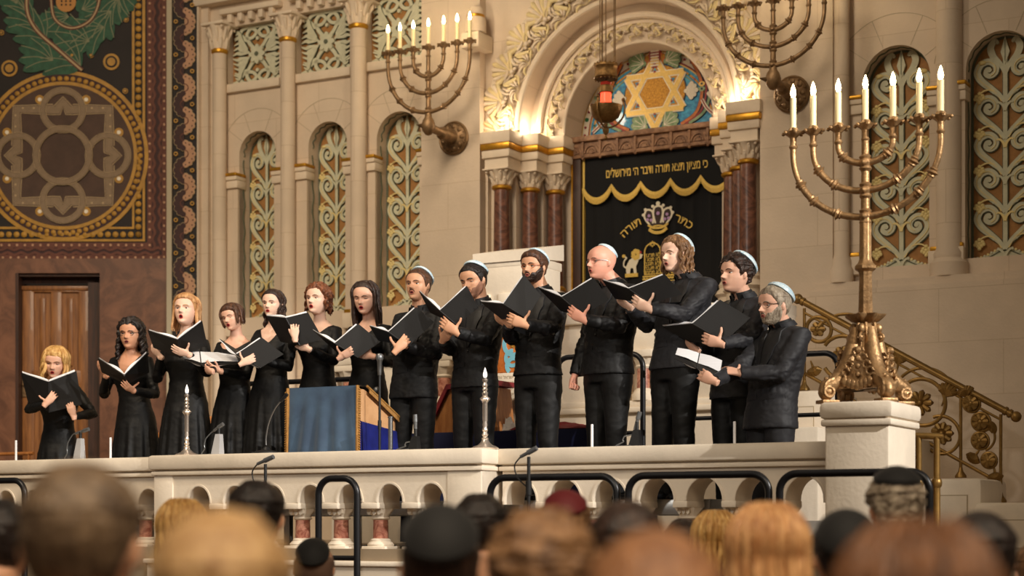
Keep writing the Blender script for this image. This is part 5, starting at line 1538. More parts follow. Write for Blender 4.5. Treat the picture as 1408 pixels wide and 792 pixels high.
# wooden bench glimpsed between the second and third woman, pale rail at far left
d = -2.6
t = thing('wooden_bench', 'honey-coloured wooden bench seen between the curly-haired and the ginger-haired woman', 'bench', (U(225, d), d, ZF))
q = B(); ua, ub = U(196, d), U(262, d); q.box(ua, ub, d, d+.4, Z(210, 598, d)-.03, Z(210, 598, d)+.02, PINE, bev=.01); q.build('seat', t)
q = B(); q.box(ua, ub, d+.36, d+.4, Z(210, 598, d), Z(210, 571, d), PINE, bev=.01); q.build('backrest', t)
for x in (ua+.05, ub-.05): q = B(); q.box(x-.03, x+.03, d+.03, d+.37, ZF, Z(210, 600, d)-.02, OAKD, bev=.005); q.build('leg', t)
d = -3.6; q = B(); q.tube([(U(-30, d), d, Z(20, 624, d)), (U(46, d), d, Z(20, 624, d))], .016, PINE, seg=10)
for x in (-20, 40): q.tube([(U(x, d), d, ZF), (U(x, d), d, Z(20, 624, d))], .013, PINE, seg=8)
q.build('low_wooden_rail', label='low pale wooden rail behind the balustrade at the far left by the door', cat='rail')
# ================================================================ PEOPLE
def skin(n, c, c2=None): return mat(n, c, .5, var=.08 if not c2 else 0, vscale=7, rgb2=c2, sss=.08)
SKL = skin('skin_light', (228, 178, 152)); SKP = skin('skin_pale', (238, 196, 172)); SKM = skin('skin_medium', (206, 150, 118))
SKO = skin('skin_olive', (216, 162, 128)); SKR = skin('skin_ruddy', (232, 166, 142))
SUIT = mat('black_suit', (13, 13, 15), .6, sheen=.02, spec=.35, bump=.35, bscale=14)
SUITG = mat('charcoal_suit', (33, 33, 37), .62, sheen=.04, spec=.35, bump=.35, bscale=14)
SHRT = mat('black_shirt', (17, 17, 19), .6, sheen=.15, bump=.25, bscale=18)
DRESS = mat('black_jersey_dress', (6, 6, 7), .58, sheen=.02, spec=.3, bump=.3, bscale=12)
TRO = mat('black_trousers', (11, 11, 12), .62, sheen=.02, spec=.3, bump=.3, bscale=12)
SHOE = mat('black_leather', (12, 12, 13), .2)
FOLD = mat('black_folder_cover', (14, 12, 12), .5, bump=.1, bscale=200)
PAGE = mat('music_paper', (236, 236, 240), .8)
KIP = mat('pale_blue_satin', (220, 232, 236), .42, rgb2=(166, 200, 218), vscale=26, marble=True)
EYEW = mat('eye_white', (226, 220, 214), .3); IRIS = mat('brown_iris', (48, 30, 22), .25)
MOUTHM = mat('mouth_inside', (66, 14, 16), .5)
LIPR = mat('red_lips', (188, 36, 44), .4); LIPN = mat('natural_lips', (186, 98, 90), .5); LIPD = mat('plum_lips', (112, 44, 52), .45)
def hairm(n, c, c2): return mat(n, c, .42, rgb2=c2, vscale=40, stretch=(1.2, 1.2, .35), bump=.6, bscale=120, spec=.4)
HBLO = hairm('blonde_hair', (226, 184, 116), (172, 122, 62)); HGIN = hairm('ginger_blonde_hair', (212, 164, 112), (158, 108, 66))
HBLK = hairm('black_hair', (44, 34, 31), (20, 15, 14)); HBRN = hairm('brown_hair', (98, 64, 44), (54, 32, 22)); HDBR = hairm('dark_brown_hair', (62, 42, 33), (30, 19, 15))
HAUB = hairm('auburn_hair', (138, 82, 52), (78, 42, 26)); HLBR = hairm('light_brown_hair', (150, 112, 76), (98, 68, 44)); HCOP = hairm('copper_brown_hair', (160, 112, 74), (116, 76, 48)); HCHE = hairm('chestnut_hair', (128, 84, 50), (84, 52, 30)); HGRY = hairm('grey_hair', (178, 164, 144), (112, 98, 82))
HSAN = hairm('sandy_grey_hair', (196, 160, 112), (158, 120, 78)); HSHV = mat('shaved_stubble', (120, 92, 76), .8)
def Sg(v, e): return math.copysign(abs(v)**e, v)
YFT = [(0, .27), (.03, .345), (.07, .372), (.12, .362), (.17, .372), (.22, .385), (.28, .392), (.33, .388), (.42, .385), (.5, .375), (.57, .398), (.64, .405), (.72, .395), (.8, .358), (.87, .30), (.93, .215), (.97, .13), (1, .0)]
YBT = [(0, .02), (.05, .10), (.1, .16), (.2, .25), (.3, .335), (.4, .40), (.5, .445), (.6, .47), (.7, .465), (.8, .42), (.87, .375), (.93, .27), (.97, .17), (1, .0)]
WT = [(0, .10), (.04, .155), (.1, .212), (.18, .262), (.25, .294), (.35, .328), (.5, .345), (.6, .355), (.7, .352), (.8, .318), (.87, .262), (.93, .185), (.97, .115), (1, .0)]
def nose(x, z, k=1.0):
    A = lerp_tab([(.30, 0), (.332, .05), (.352, .12), (.38, .142), (.43, .112), (.48, .08), (.53, .045), (.58, .01), (.6, 0)], z)*k
    sg = lerp_tab([(.32, .062), (.38, .052), (.45, .036), (.55, .03)], z)
    return A*math.exp(-(x/sg)**2)
def bumps(x, z, k=1.0):
    v = nose(x, z, k)
    for sx in (-1, 1):
        v -= .052*math.exp(-((x-sx*.14)/.085)**2-((z-.50)/.042)**2)
        v += .014*math.exp(-((x-sx*.2)/.07)**2-((z-.41)/.06)**2)
        v += .02*math.exp(-((x-sx*.13)/.1)**2-((z-.575)/.028)**2); v += .03*k*math.exp(-((x-sx*.052)/.022)**2-((z-.355)/.026)**2)
    v += .012*math.exp(-(x/.09)**2-((z-.245)/.05)**2)+.012*math.exp(-(x/.08)**2-((z-.06)/.05)**2)
    v -= .012*math.exp(-(x/.1)**2-((z-.15)/.022)**2)
    return v
def headpt(z, a, nk=1.0, jaw=1.0, off=0.0):
    w = lerp_tab(WT, z)*(jaw if z < .35 else 1); yf = lerp_tab(YFT, z); yb = lerp_tab(YBT, z)
    e = .88
    x = (w+off)*Sg(math.sin(a), e); c = math.cos(a)
    y = ((yf if c > 0 else yb)+off)*Sg(c, e)
    if c > 0 and z < .9: y += bumps(x, z, nk)*(1 if c > .3 else c/.3)
    return V((x, y, z+off*.95*min(1, max(0, (z-.78)/.2))**1.3))
def fy(x, z, nk=1.0):
    w = lerp_tab(WT, z); s_ = min(.999, (abs(x)/w)**(1/.88)); c = math.sqrt(1-s_*s_)
    return lerp_tab(YFT, z)*c**.88+bumps(x, z, nk)
def head_shape(b, M, m, nk=1.0, jaw=1.0):
    zs = [0, .012, .03, .055, .085]+[.11+.0175*i for i in range(39)]+[.80, .83, .86, .89, .92, .945, .965, .98, .992]
    n = 72; rings = []
    for z in zs: rings.append([headpt(z, 2*PI*j/n, nk, jaw) for j in range(n)])
    b.loft(rings, m, M)
    for sx in (-1, 1):
        Me = M @ Matrix.Translation((sx*.362, -.02, .455)) @ Matrix.Rotation(sx*.35, 4, 'Z') @ Matrix.Rotation(-.15, 4, 'X')
        b.sphere((0, 0, 0), 1, m, Me, 12, 8, (.04, .062, .105)); b.sphere((sx*-.01, .02, -.07), 1, m, Me, 10, 6, (.03, .04, .045))
def hair_shell(b, M, m, th, z0=.16, n=96, seed=0):
    zs = [z0+(1-z0)*(i/52)**.9 for i in range(52)]+[.994]; rings = []
    for z in zs:
        r = []
        for j in range(n):
            a = 2*PI*j/n; t = max(-.035, th(z, (a+PI) % (2*PI)-PI))
            r.append(headpt(z, a, 0 if t > 0 else 1, 1, t))
        rings.append(r)
    b.loft(rings, m, M, cap=True)
def hairline(z, a, fr=.80, side=.52, nape=.2):
    aa = abs(a)
    hl = lerp_tab([(0, fr), (.5, fr-.01), (.85, fr-.07), (1.1, fr-.2), (1.3, side), (1.55, side-.02), (1.75, .46), (1.95, .34), (2.2, nape), (3.2, nape)], aa)
    return z-hl
def short_hair(thk, curl=0.0, fr=.80, side=.5, nape=.2, quiff=0.0, seed=0, tz=0.0):
    def th(z, a):
        d = hairline(z, a, fr, side, nape)
        if d < 0: return d*1.1
        t = thk*min(1, d*9)*(1 if abs(a) < 1 or z > .7 else .75)
        t += quiff*math.exp(-(a/.8)**2)*math.exp(-((z-.86)/.08)**2)
        if curl:
            p = headpt(z, a); t += curl*(noise.noise(p*9+V((seed, 0, 0)))*.8+noise.noise(p*19+V((seed, 3, 0)))*.6)
        t += tz*max(0, z-.75)
        return t
    return th
def locks(b, M, m, seed, n, zend, spread, wav, r=.045, a0=1.15, a1=2*PI-1.15, start=.78, wf=7, layers=2, flare=.0, front=0.0):
    rnd = random.Random(seed)
    for L in range(layers):
        for i in range(n):
            a = a0+(a1-a0)*(i+.5*L+rnd.uniform(-.25, .25))/n
            ze = zend+rnd.uniform(-.07, .07); ph = rnd.uniform(0, 6.3); pts = []; K = 34
            base = headpt(.6, a); dirv = V((base.x, base.y, 0)).normalized(); tg = V((-dirv.y, dirv.x, 0))
            for k in range(K+1):
                t = k/K; z = start+(ze-start)*t+(.1 if L else 0)*(1-t)
                if z > .45: p = headpt(min(z, .96), a, 0, 1, .03+.02*L)
                else:
                    q = headpt(.45, a, 0, 1, .03+.02*L); s_ = (.45-z); p = V((q.x, q.y, z))
                    p += dirv*(spread*min(1, s_*2)+flare*s_)
                    if front and abs(a if a < PI else a-2*PI) < 1.8: p += V((0, front*s_, 0))
                amp = wav*min(1, t*2.2)
                p += tg*(amp*math.sin(wf*z*PI+ph))+dirv*(amp*.7*math.cos(wf*z*PI+ph))
                pts.append(p)
            rr = [r*(.55+.6*math.sin(PI*min(1, .15+.8*k/K)))*(1 if k < K-2 else .55) for k in range(K+1)]
            b.tube(pts, rr, m, M, 8, .75)
def face_parts(P, M, o):
    """eyes, brows, lips, glasses, beard as children of the body"""
    nk = o.get('nose', 1.0)
    h = o['h']; gaze = o.get('gaze', 0); lid = o.get('lid', .35); skm = o['skin']
    for sx in (-1, 1):
        q = B(I4); q.sphere((0, 0, 0), 1, EYEW, None, 18, 14, (.062, .055, .045))
        for i, fc in enumerate(q.f):
            c = sum((q.v[j] for j in fc), V((0, 0, 0)))/len(fc); c = V((c.x/.062, c.y/.055, c.z/.045))
            if c.z > .72-lid*1.3 or c.z < -.6: q.m[i] = q.mi(skm)
            elif c.z > .42-lid*1.3: q.m[i] = q.mi(IRIS)
            elif (c.x-gaze)**2+(c.z+.05)**2 < .24 and c.y > 0: q.m[i] = q.mi(IRIS)
        x, z = sx*.145, .502
        Me = M @ Matrix.Translation((x, fy(x, z, nk)-.012, z)); q.v = [Me @ v for v in q.v]
        q.build('eye', P)
        q = B(I4); pts = []
        for k in range(9):
            t = k/8; xx = sx*(.07+.16*t); zz = .568+.03*math.sin(PI*t*.9)-.012*t+o.get('brow', 0)*(1-t)
            pts.append((xx, fy(xx, zz, nk)+.006, zz))
        bt = o.get('browt', .012)
        q.tube(pts, [bt*.8, bt, bt*1.1, bt*1.1, bt, bt*.9, bt*.8, bt*.6, bt*.3], o.get('browm', o['hairm']), M, 6, .6); q.build('eyebrow', P)
    op = o.get('open', .5); mw = o.get('mw', .06); zc = .232-.02*op; mh = .006+.036*op; lm = o.get('lips', LIPN)
    q = B(I4); ring = []
    for k in range(20):
        a = 2*PI*k/20; x, z = mw*math.cos(a), zc+mh*math.sin(a); ring.append((x, fy(x, z, nk)+.010, z))
    c = (0, fy(0, zc, nk)+.010, zc); q.add(ring+[c], [(k, (k+1) % 20, 20) for k in range(20)], MOUTHM, M)
    q.build('mouth', P)
    q = B(I4); pts = []; rr = []
    for k in range(25):
        a = 2*PI*k/24; x, z = (mw+.006)*math.cos(a), zc+(mh+.010)*math.sin(a)
        pts.append((x, fy(x, z, nk)+.006, z)); rr.append(.007+.007*abs(math.sin(a)))
    q.tube(pts, rr, lm, M, 8); q.build('lips', P)
    if o.get('glasses'):
        gm = o['glasses']; q = B(I4)
        for sx in (-1, 1):
            x0 = sx*.15; pts = [(x0+.088*math.cos(2*PI*k/20), fy(.15, .5, nk)+.06-.03*abs(math.cos(2*PI*k/20)*.5+.5*sx*0), .495+.062*math.sin(2*PI*k/20)) for k in range(21)]
            q.tube(pts, .009, gm, M, 6)
            q.tube([(sx*.238, fy(.15, .5, nk)+.05, .515), (sx*.34, .22, .52), (sx*.375, -.02, .50)], .008, gm, M, 6)
        q.tube([(-.062, fy(.15, .5, nk)+.055, .505), (0, fy(.15, .5, nk)+.075, .515), (.062, fy(.15, .5, nk)+.055, .505)], .008, gm, M, 6)
        q.build('glasses', P)
    if o.get('beard'):
        bm_, full, tk = o['beard']
        def bth(z, a):
            aa = abs(a)
            if full == 'moustache': return -1
            top = lerp_tab([(0, .17), (.25, .19), (.45, .30), (.8, .30), (1.15, .42), (1.4, .5), (1.6, .5)], aa)
            if aa > 1.62: return -.03
            d = top-z
            return d*1.2 if d < 0 else min(1, d*14)*tk*(1+.4*noise.noise(headpt(z, a)*22))
        q = B(I4); n = 90; zs = [0, .01]+[.025+.012*i for i in range(43)]; rings = []
        for z in zs:
            r = []
            for j in range(n):
                a = (j/n*2-1)*1.75; t = max(-.03, bth(z, a)); r.append(headpt(z, a, 1, 1, t))
            rings.append(r)
        if full != 'moustache': q.loft(rings, bm_, M, cap=False, closed=False)
        for sx in (-1, 1):
            pts = [(sx*x, fy(x, z, nk)+.006, z) for x, z in ((.0, .305), (.03, .305), (.06, .292), (.088, .262), (.094, .225))]
            q.tube(pts, [.015, .017, .015, .011, .006], bm_, M, 6)
        q.build('beard', P)
    if o.get('earring'):
        q = B(I4)
        for sx in (-1, 1): q.tube([(sx*.375, -.01, .36), (sx*.385, -.01, .27)], [.008, .014], o['earring'], M, 6)
        q.build('earrings', P)
def kippah(P, M, m, tilt=.75, ang=.80, off=.085, name='kippah', sidew=0.0):
    q = B(I4); c0 = V((0, -.045, .575)); axis = V((sidew, -math.sin(tilt), math.cos(tilt))).normalized(); e1 = axis.orthogonal().normalized(); e2 = axis.cross(e1)
    rings = []
    for i in range(11):
        t = ang*(1-i/10)+.001; r = []
        for j in range(28):
            a = 2*PI*j/28; d = axis*math.cos(t)+(e1*math.cos(a)+e2*math.sin(a))*math.sin(t)
            R = 1/math.sqrt((d.x/.36)**2+(d.y/.455)**2+(d.z/.43)**2)
            r.append(c0+d*(R+off+.012*math.cos(t)*(1 if i else 0)-(.0 if i else .03)))
        rings.append(r)
    q.loft(rings, m, M); q.build(name, P)
def basis(b):
    return V((-math.sin(b), -math.cos(b), 0)), V((math.cos(b), -math.sin(b), 0))
def head_matrix(C, b, h, pitch=0, roll=0):
    f, l = basis(b)
    R = RotM(-l, f, V((0, 0, 1))) @ Matrix.Rotation(-pitch, 4, 'X') @ Matrix.Rotation(roll, 4, 'Y')
    return Matrix.Translation(C) @ R @ Matrix.Scale(h, 4) @ Matrix.Translation((0, .04, -.5))
def hand(b, wr, tip, back, side, m, s=1.0, curl=(.25, .3, .2), spread=.1, thumb=(.75, .55), fist=False):
    X = (tip-wr).normalized(); Zb = (back-X*back.dot(X)).normalized()
    Y = Zb.cross(X)
    if side == 'L': Y = -Y
    M = RotM(X, Y, Zb, wr) @ Matrix.Scale(s, 4)
    rg = []
    for (x, w, t, yo) in ((-.035, .024, .021, 0), (0, .026, .019, 0), (.03, .036, .018, .003), (.06, .042, .015, 0), (.085, .042, .013, -.001), (.097, .036, .010, -.001)):
        rg.append([(x, yo+w*math.cos(2*PI*j/14), t*math.sin(2*PI*j/14)) for j in range(14)])
    b.loft(rg, m, M)
    fs = [(.030, .070, .0090, 1.2), (.0105, .078, .0094, .35), (-.0105, .073, .0090, -.4), (-.0300, .058, .0080, -1.2)]
    for (y, L, r, sp) in fs:
        p = V((.078, y, -.001)); ang = 0.12; yaw = spread*.55*sp; pts = [p.copy()]; rad = [r*1.05]
        for k, (ln, cb) in enumerate(((.25, 0), (.42, curl[0]), (.30, curl[1]), (.26, curl[2]))):
            ang += cb; d = V((math.cos(ang)*math.cos(yaw), math.sin(yaw), -math.sin(ang)))
            p = p+d*L*ln*1.05; pts.append(p.copy()); rad.append(r*(1-.09*k))
        pts.append(p+d*.004); rad.append(r*.45)
        b.tube(pts, rad, m, M, 10)
    ta, tb_ = thumb; p = V((.016, .020, -.006)); pts = [p.copy()]; rad = [.013]
    for k, (ln, aa, dz) in enumerate(((.032, ta, -.12), (.032, tb_+ta*.3, -.1), (.026, tb_, -.05))):
        d = V((math.cos(aa), math.sin(aa), dz)).normalized(); p = p+d*ln; pts.append(p.copy()); rad.append(.0118-.0012*k)
    pts.append(p+d*.005); rad.append(.005)
    b.tube(pts, rad, m, M, 10)
def ik(S, E, l1, l2, pole):
    dv = E-S; d = dv.length
    if d > (l1+l2)*.985: k = d/((l1+l2)*.985); l1 *= k; l2 *= k
    if d < abs(l1-l2)+.05: d = abs(l1-l2)+.05
    a = (l1*l1-l2*l2+d*d)/(2*d); hh = math.sqrt(max(0, l1*l1-a*a)); u = dv.normalized()
    pp = pole-u*pole.dot(u); pp = pp.normalized() if pp.length > 1e-5 else V((0, 0, -1))
    return S+u*a+pp*hh
def ellring(c, l, f, w, d, n=32, e=.9, tw=0):
    return [c+l*(w*Sg(math.cos(2*PI*j/n), e))+f*(d*Sg(math.sin(2*PI*j/n), e)) for j in range(n)]
def planeY(px, q, f, e):
    t = (px-CX)/F
    return (e+f.x*q.x+f.y*q.y)/(f.x*t+f.y)
def patch(bvh, N, l, f, rows, off, th, m, q):
    """solid strip laid on a garment: rows of (x, z) pairs in the chest frame"""
    fr, bk = [], []
    for row in rows:
        a, c = [], []
        for (x, z) in row:
            o = N+l*x+V((0, 0, z))+f*.6; hit = bvh.ray_cast(o, -f)[0]
            if hit is None: hit = N+l*x+V((0, 0, z))+f*.08
            a.append(hit+f*(off+th)); c.append(hit+f*(off-.004))
        fr.append(a); bk.append(c)
    n, k = len(rows), len(rows[0]); vs = [p for r in fr for p in r]+[p for r in bk for p in r]; fs = []; T = n*k
    for i in range(n-1):
        for j in range(k-1):
            a = i*k+j; fs.append((a, a+k, a+k+1, a+1)); fs.append((T+a, T+a+1, T+a+k+1, T+a+k))
    edge = [i*k for i in range(n)]+[(n-1)*k+j for j in range(1, k)]+[i*k+k-1 for i in range(n-2, -1, -1)]+[j for j in range(k-2, 0, -1)]
    for i in range(len(edge)): a, c = edge[i], edge[(i+1) % len(edge)]; fs.append((a, c, T+c, T+a))
    q.add(vs, fs, m)
def wrinkle(vs, nr, amp, freq, elbows=(), lowz=None):
    out = []
    for p, n in zip(vs, nr):
        k = .45
        for e in elbows:
            d = (p-e).length
            if d < .2: k += 1.5*(1-d/.2)
        v = noise.noise(V((p.x*freq, p.y*freq, p.z*freq*1.9)))*.65+abs(noise.noise(V((p.x*freq*2.1+5, p.y*freq*2.1, p.z*freq*3.2))))*.7-.2
        out.append(p+n*(amp*k*v))
    return out
MUSP = mat('printed_music', (228, 228, 232), .8, wave=(34, 0, 'Z', .25))
FOLDERS = []
def make_folder(o, N, f, l, b):
    F_ = o['folder']; hold = o.get('hold', .34); fb = o.get('fb', b*.75); ff, fl = basis(fb)
    q = N+f*hold
    eo, et = o.get('eo', -.05), o.get('et', .05)
    def c3(p, e): Y = planeY(p[0], q, ff, e); return W(p[0], p[1], Y)
    SB, ST_ = c3(F_['SB'], 0), c3(F_['ST'], et); LB, LT = c3(F_['LB'], eo), c3(F_['LT'], eo+et); RB, RT = c3(F_['RB'], eo), c3(F_['RT'], eo+et)
    base = (SB+ST_)/2
    t = thing('choir_folder', F_['lab'], 'folder', tuple(base), space=I4, group=None)
    nm = ff
    for (A0, A1, C0, C1) in ((SB, ST_, LB, LT), (SB, ST_, RB, RT)):
        k = B(I4); n_ = (A1-A0).cross(C0-A0).normalized()
        if n_.dot(ff) < 0: n_ = -n_
        P = [A0, C0, C1, A1]; k.add([p+n_*.0015 for p in P]+[p-n_*.0025 for p in P], [(0, 1, 2, 3), (7, 6, 5, 4), (0, 4, 5, 1), (1, 5, 6, 2), (2, 6, 7, 3), (3, 7, 4, 0)], FOLD, None, False)
        k.build('cover', t)
        if F_.get('sheet'):
            k = B(I4); g_ = .05
            Q = [A0.lerp(C0, .0)*(1-F_['sheet'])+A1*F_['sheet'], C0*(1-F_['sheet'])+C1*F_['sheet'], C1, A1]; Q = [p+n_*.004 for p in Q]
            mid_ = [(Q[0]+Q[1])/2+n_*.012, (Q[3]+Q[2])/2+n_*.012]
            k.add([Q[0], mid_[0], Q[1], Q[3], mid_[1], Q[2]], [(0, 1, 4, 3), (1, 2, 5, 4)], MUSP, None, True); k.build('open_page', t)
        k = B(I4); NS = 10; vs = []
        for i in range(NS+1):
            s_ = .02+.93*i/NS; lift = .006+.018*math.sin(min(1, s_*1.6)*PI)
            for (z0, z1) in ((A0.lerp(C0, s_), A1.lerp(C1, s_)),):
                up = (z1-z0)
                vs += [z0+up*.03-n_*(lift+.0), z1+up*o.get('pgup', .055)-n_*(lift), z1+up*o.get('pgup', .03)-n_*(.004), z0+up*.03-n_*(.004)]
        fs = []
        for i in range(NS):
            a = 4*i
            for r in range(4): fs.append((a+r, a+(r+1) % 4, a+4+(r+1) % 4, a+4+r))
        fs += [(3, 2, 1, 0), (4*NS, 4*NS+1, 4*NS+2, 4*NS+3)]
        k.add(vs, fs, PAGE, None, False); k.build('pages', t)
    k = B(I4); k.tube([SB, ST_], .006, FOLD, seg=8); k.build('spine', t)
    for nm_, a_, c_ in (('L', LB, LT), ('R', RB, RT)):
        n_ = (ST_-SB).cross(a_-SB).normalized()
        if n_.dot(ff) < 0: n_ = -n_
        o['pl'+nm_] = (SB, n_)
    o['sz'] = tuple(round(x, 2) for x in ((ST_-SB).length, (LB-SB).length, (RB-SB).length))
    o['wrC'] = q; o['ff'] = ff
    return t
def ray_plane(px, py, P, n, off):
    d = W(px, py, 1.0)-V((0, 0, ZC)); c = V((0, 0, ZC)); t = (P+n*off-c).dot(n)/d.dot(n); return c+d*t
PEOPLE = []
LAPM = mat('lapel_cloth', (20, 20, 23), .5, sheen=.03, bump=.2, bscale=30)
def person(o):
    """standing singer; the pose is laid out from joints measured in the photo"""
    fz = o['fz']; Y0 = o['Y']; N = W(*o['neck'], Y0); b = math.radians(o['yaw']); hb = math.radians(o.get('hyaw', o['yaw']))
    f, l = basis(b); s = o.get('s', 1.0); male = o['sex'] == 'm'; up = V((0, 0, 1))
    hip = N+V(((o.get('hipx', o['neck'][0])-o['neck'][0])/F*Y0, 0, 0))
    h = o['h'] = (o['chin']-o['top'])/F*Y0*o.get('hk', .97)
    hc = W(o['hx'], (o['top']+o['chin'])/2+1, Y0+o.get('hdy', -.04))
    HM = head_matrix(hc, hb, h, math.radians(o.get('pitch', 0)), math.radians(o.get('roll', 0)))
    root = thing('person', o['label'], 'person', (N.x, N.y, fz), space=I4)
    fold = make_folder(o, N, f, l, b) if 'folder' in o else None
    # ---- body : one continuous surface
    skm = o['skin']; bd = B(I4); head_shape(bd, HM, skm, o.get('nose', 1.0), o.get('jaw', 1.0))
    nt = HM @ V((0, -.10, .20)); nr_ = (.060 if male else .048)*s
    bd.tube([N-up*.05, N+up*.0, N.lerp(nt, .5), nt, nt+(nt-N).normalized()*.03], [nr_*1.35, nr_*1.12, nr_*.98, nr_*1.0, nr_*.9], skm, None, 18)
    kx = 1.0 if male else .92
    TT = [(0.01, .062, .058, 0), (-.025, .10, .068, 0), (-.05, .155, .078, 0), (-.085, .178, .09, 0), (-.16, .17, .108, .01), (-.25, .155, .112, .012), (-.38, .125, .095, 0), (-.48, .14, .10, 0)]
    def tring(dz, w, d, yo, infl=0.0):
        k = min(1, max(0, -dz/.6)); c = N.lerp(V((hip.x, hip.y, N.z)), k)+up*dz*s+f*(yo*s)-f*(.015*(1-k))
        return ellring(c, l, f, (w*kx*s+infl), (d*s+infl))
    bd.loft([tring(*t) for t in TT], skm)
    cloth = B(I4); elb = []; clm = o.get('cloth', SUIT if male else DRESS)
    joints = []
    for side in ('L', 'R'):
        sg = 1 if side == 'L' else -1
        S = N+l*(sg*(.168 if male else .150)*kx**.5*s)-up*(.082*s)-f*.01
        hd = o['hands'].get(side)
        if hd is None:   # hand resting behind the folder
            pl = o['pl'+('R' if side == 'L' else 'L')]
            base = N+f*o.get('hold', .34)*.85+l*(sg*.06)-up*.30
            wr = base; tp = base+f*.05-l*sg*.08+up*.04; back = (f*.7-up*.5)
            hkw = {}
        elif hd.get('down'):
            wr = W(*hd['wr'], Y0+hd.get('dy', 0)); tp = wr-up*.1+f*.02; back = l*sg; hkw = dict(curl=(1.35, 1.45, 1.0), thumb=(.35, .1))
        else:
            P_, n_ = o['pl'+hd.get('c', 'R')]
            # hands lie against the outer face of the cover
            of = hd.get('off', .02)
            wr = ray_plane(*hd['wr'], P_, n_, of+.012); tp = ray_plane(*hd['tip'], P_, n_, of-.004); back = n_*1.0+V((0, -.25, 0))-up*hd.get('pal', .2)
            hkw = dict(curl=hd.get('curl', (.2, .25, .2)), spread=hd.get('spread', .08), thumb=hd.get('thumb', (.95, 1.1)))
        hs = s*(.93 if male else .82)
        hand(bd, wr, tp, back, side, skm, hs, **hkw)
        L1, L2 = .29*s, .255*s
        pole = o.get('pole'+side, None)
        pole = (l*(sg*pole[0])+f*pole[1]+up*pole[2]) if pole else (l*(sg*.45)-f*.25-up*1.0)
        E = ik(S, wr, L1, L2, pole); elb.append(E); joints.append((S, E, wr))
        aw = (wr-E).normalized(); we = wr-aw*.012
        bd.tube([E.lerp(wr, .5), we, wr], [.032*s, .026*s, .024*s], skm, None, 14)
        r0, r1, r2, r3 = (.068, .058, .050, .041) if male else (.055, .045, .038, .029)
        we = wr-aw*(.012 if male else .012)
        cloth.tube([N+l*(sg*.09*kx)-up*.07*s, S, S.lerp(E, .3), S.lerp(E, .75), E, E.lerp(we, .25), E.lerp(we, .7), we], [r0*.9*s, r0*1.0*s, r0*.97*s, r1*1.0*s, r1*.98*s, r1*.95*s, r2*.92*s, r3*s], clm, None, 20)
        if male: cloth.tube([we-aw*.012, we+aw*.004], [r3*1.04*s, r3*1.06*s], clm, None, 20)
    vs, fs, nr = remesh(bd, 'body', o.get('vox', .0048), smooth=1)
    q = B(I4); q.add(vs, fs, skm); body = q.build('body', root)
    # ---- garment
    hem = o.get('hem', .68)
    if male:
        JT = [(-.005, .072, .066, 0), (-.022, .10, .075, 0), (-.045, .155, .088, 0), (-.075, .195, .104, 0), (-.12, .205, .118, .0), (-.2, .2, .130, .008), (-.3, .188, .130, .01), (-.4, .175, .125, .012), (-.48, .172, .124, .012), (-.56, .180, .130, .008), (-hem, .190, .138, .004)]
    else:
        JT = [(-.02, .105, .072, 0), (-.045, .166, .086, 0), (-.08, .194, .100, 0), (-.15, .192, .128, .014), (-.22, .184, .140, .022), (-.3, .148, .112, .01), (-.37, .138, .102, 0), (-.44, .150, .110, 0), (-.55, .178, .132, -.008)]
    bk = o.get('build', 1.0)
    rings = []
    for (dz, w, d, yo) in JT:
        kk = 1+(bk-1)*min(1, max(0, (-dz-.1)/.2))
        rings.append(tring(dz, w*kk, d*kk, yo))
    if not male:   # full length skirt with falling folds
        top = N.z-.55*s; H = top-fz-.02; nf = o.get('folds', 13); rnd = random.Random(int(o['neck'][0]))
        ph = rnd.uniform(0, 6)
        for k in range(1, 13):
            t = k/12; c = V((hip.x, hip.y, top-H*t)); ring = []
            for j in range(32*3):
                a = 2*PI*j/96; fo = (.020*t**.8)*(math.sin(nf*a+ph)+.5*math.sin((nf*2-5)*a+1.7*ph)); w = .178*kx*s*bk+.085*t**.8; d = .132*s*bk+.085*t**.8
                ring.append(c+l*((w+fo)*math.cos(a))+f*((d+fo)*math.sin(a)))
            rings.append([ring[3*j] for j in range(32)] if False else ring)
        # bring upper rings to the same count
        up_ = []
        for r in rings[:len(JT)]:
            up_.append([r[int(j/3)].lerp(r[(int(j/3)+1) % 32], (j % 3)/3) for j in range(96)])
        rings = up_+rings[len(JT):]
    cloth.loft(rings, clm)
    if male:
        # trousers under the jacket are a garment of their own
        pass
    vs, fs, nr = remesh(cloth, 'cloth', .0085, smooth=3)
    vs = wrinkle(vs, nr, o.get('wr', .014 if male else .008), 11, elb)
    if not male:   # neckline opening
        vd, vw, sq_ = o.get('vneck', (.17, .075, .02))
        def inV(p):
            r = p-N; x, y, z = r.dot(l), r.dot(f), r.z
            if z > -.028*s and abs(x) < .13 : return True
            if y < 0: return z > -.045*s and abs(x) < .10
            return abs(x) < sq_+(vw+.03)*(1+z/(vd))if z > -vd else False
        fs = [fc for fc in fs if not all(inV(vs[j]) for j in fc)]
        ec = {}
        for fc in fs:
            for i in range(len(fc)):
                e = (min(fc[i], fc[i-1]), max(fc[i], fc[i-1])); ec[e] = ec.get(e, 0)+1
        nb = {}
        for (a, c), k in ec.items():
            if k == 1: nb.setdefault(a, []).append(c); nb.setdefault(c, []).append(a)
        for _ in range(14):
            nv = {v: sum((vs[w_] for w_ in ws), V((0, 0, 0)))/len(ws)*.5+vs[v]*.5 for v, ws in nb.items() if len(ws) == 2}
            for v, p in nv.items(): vs[v] = p
    q = B(I4); q.add(vs, fs, clm); g = q.build('jacket' if male else 'dress', root)
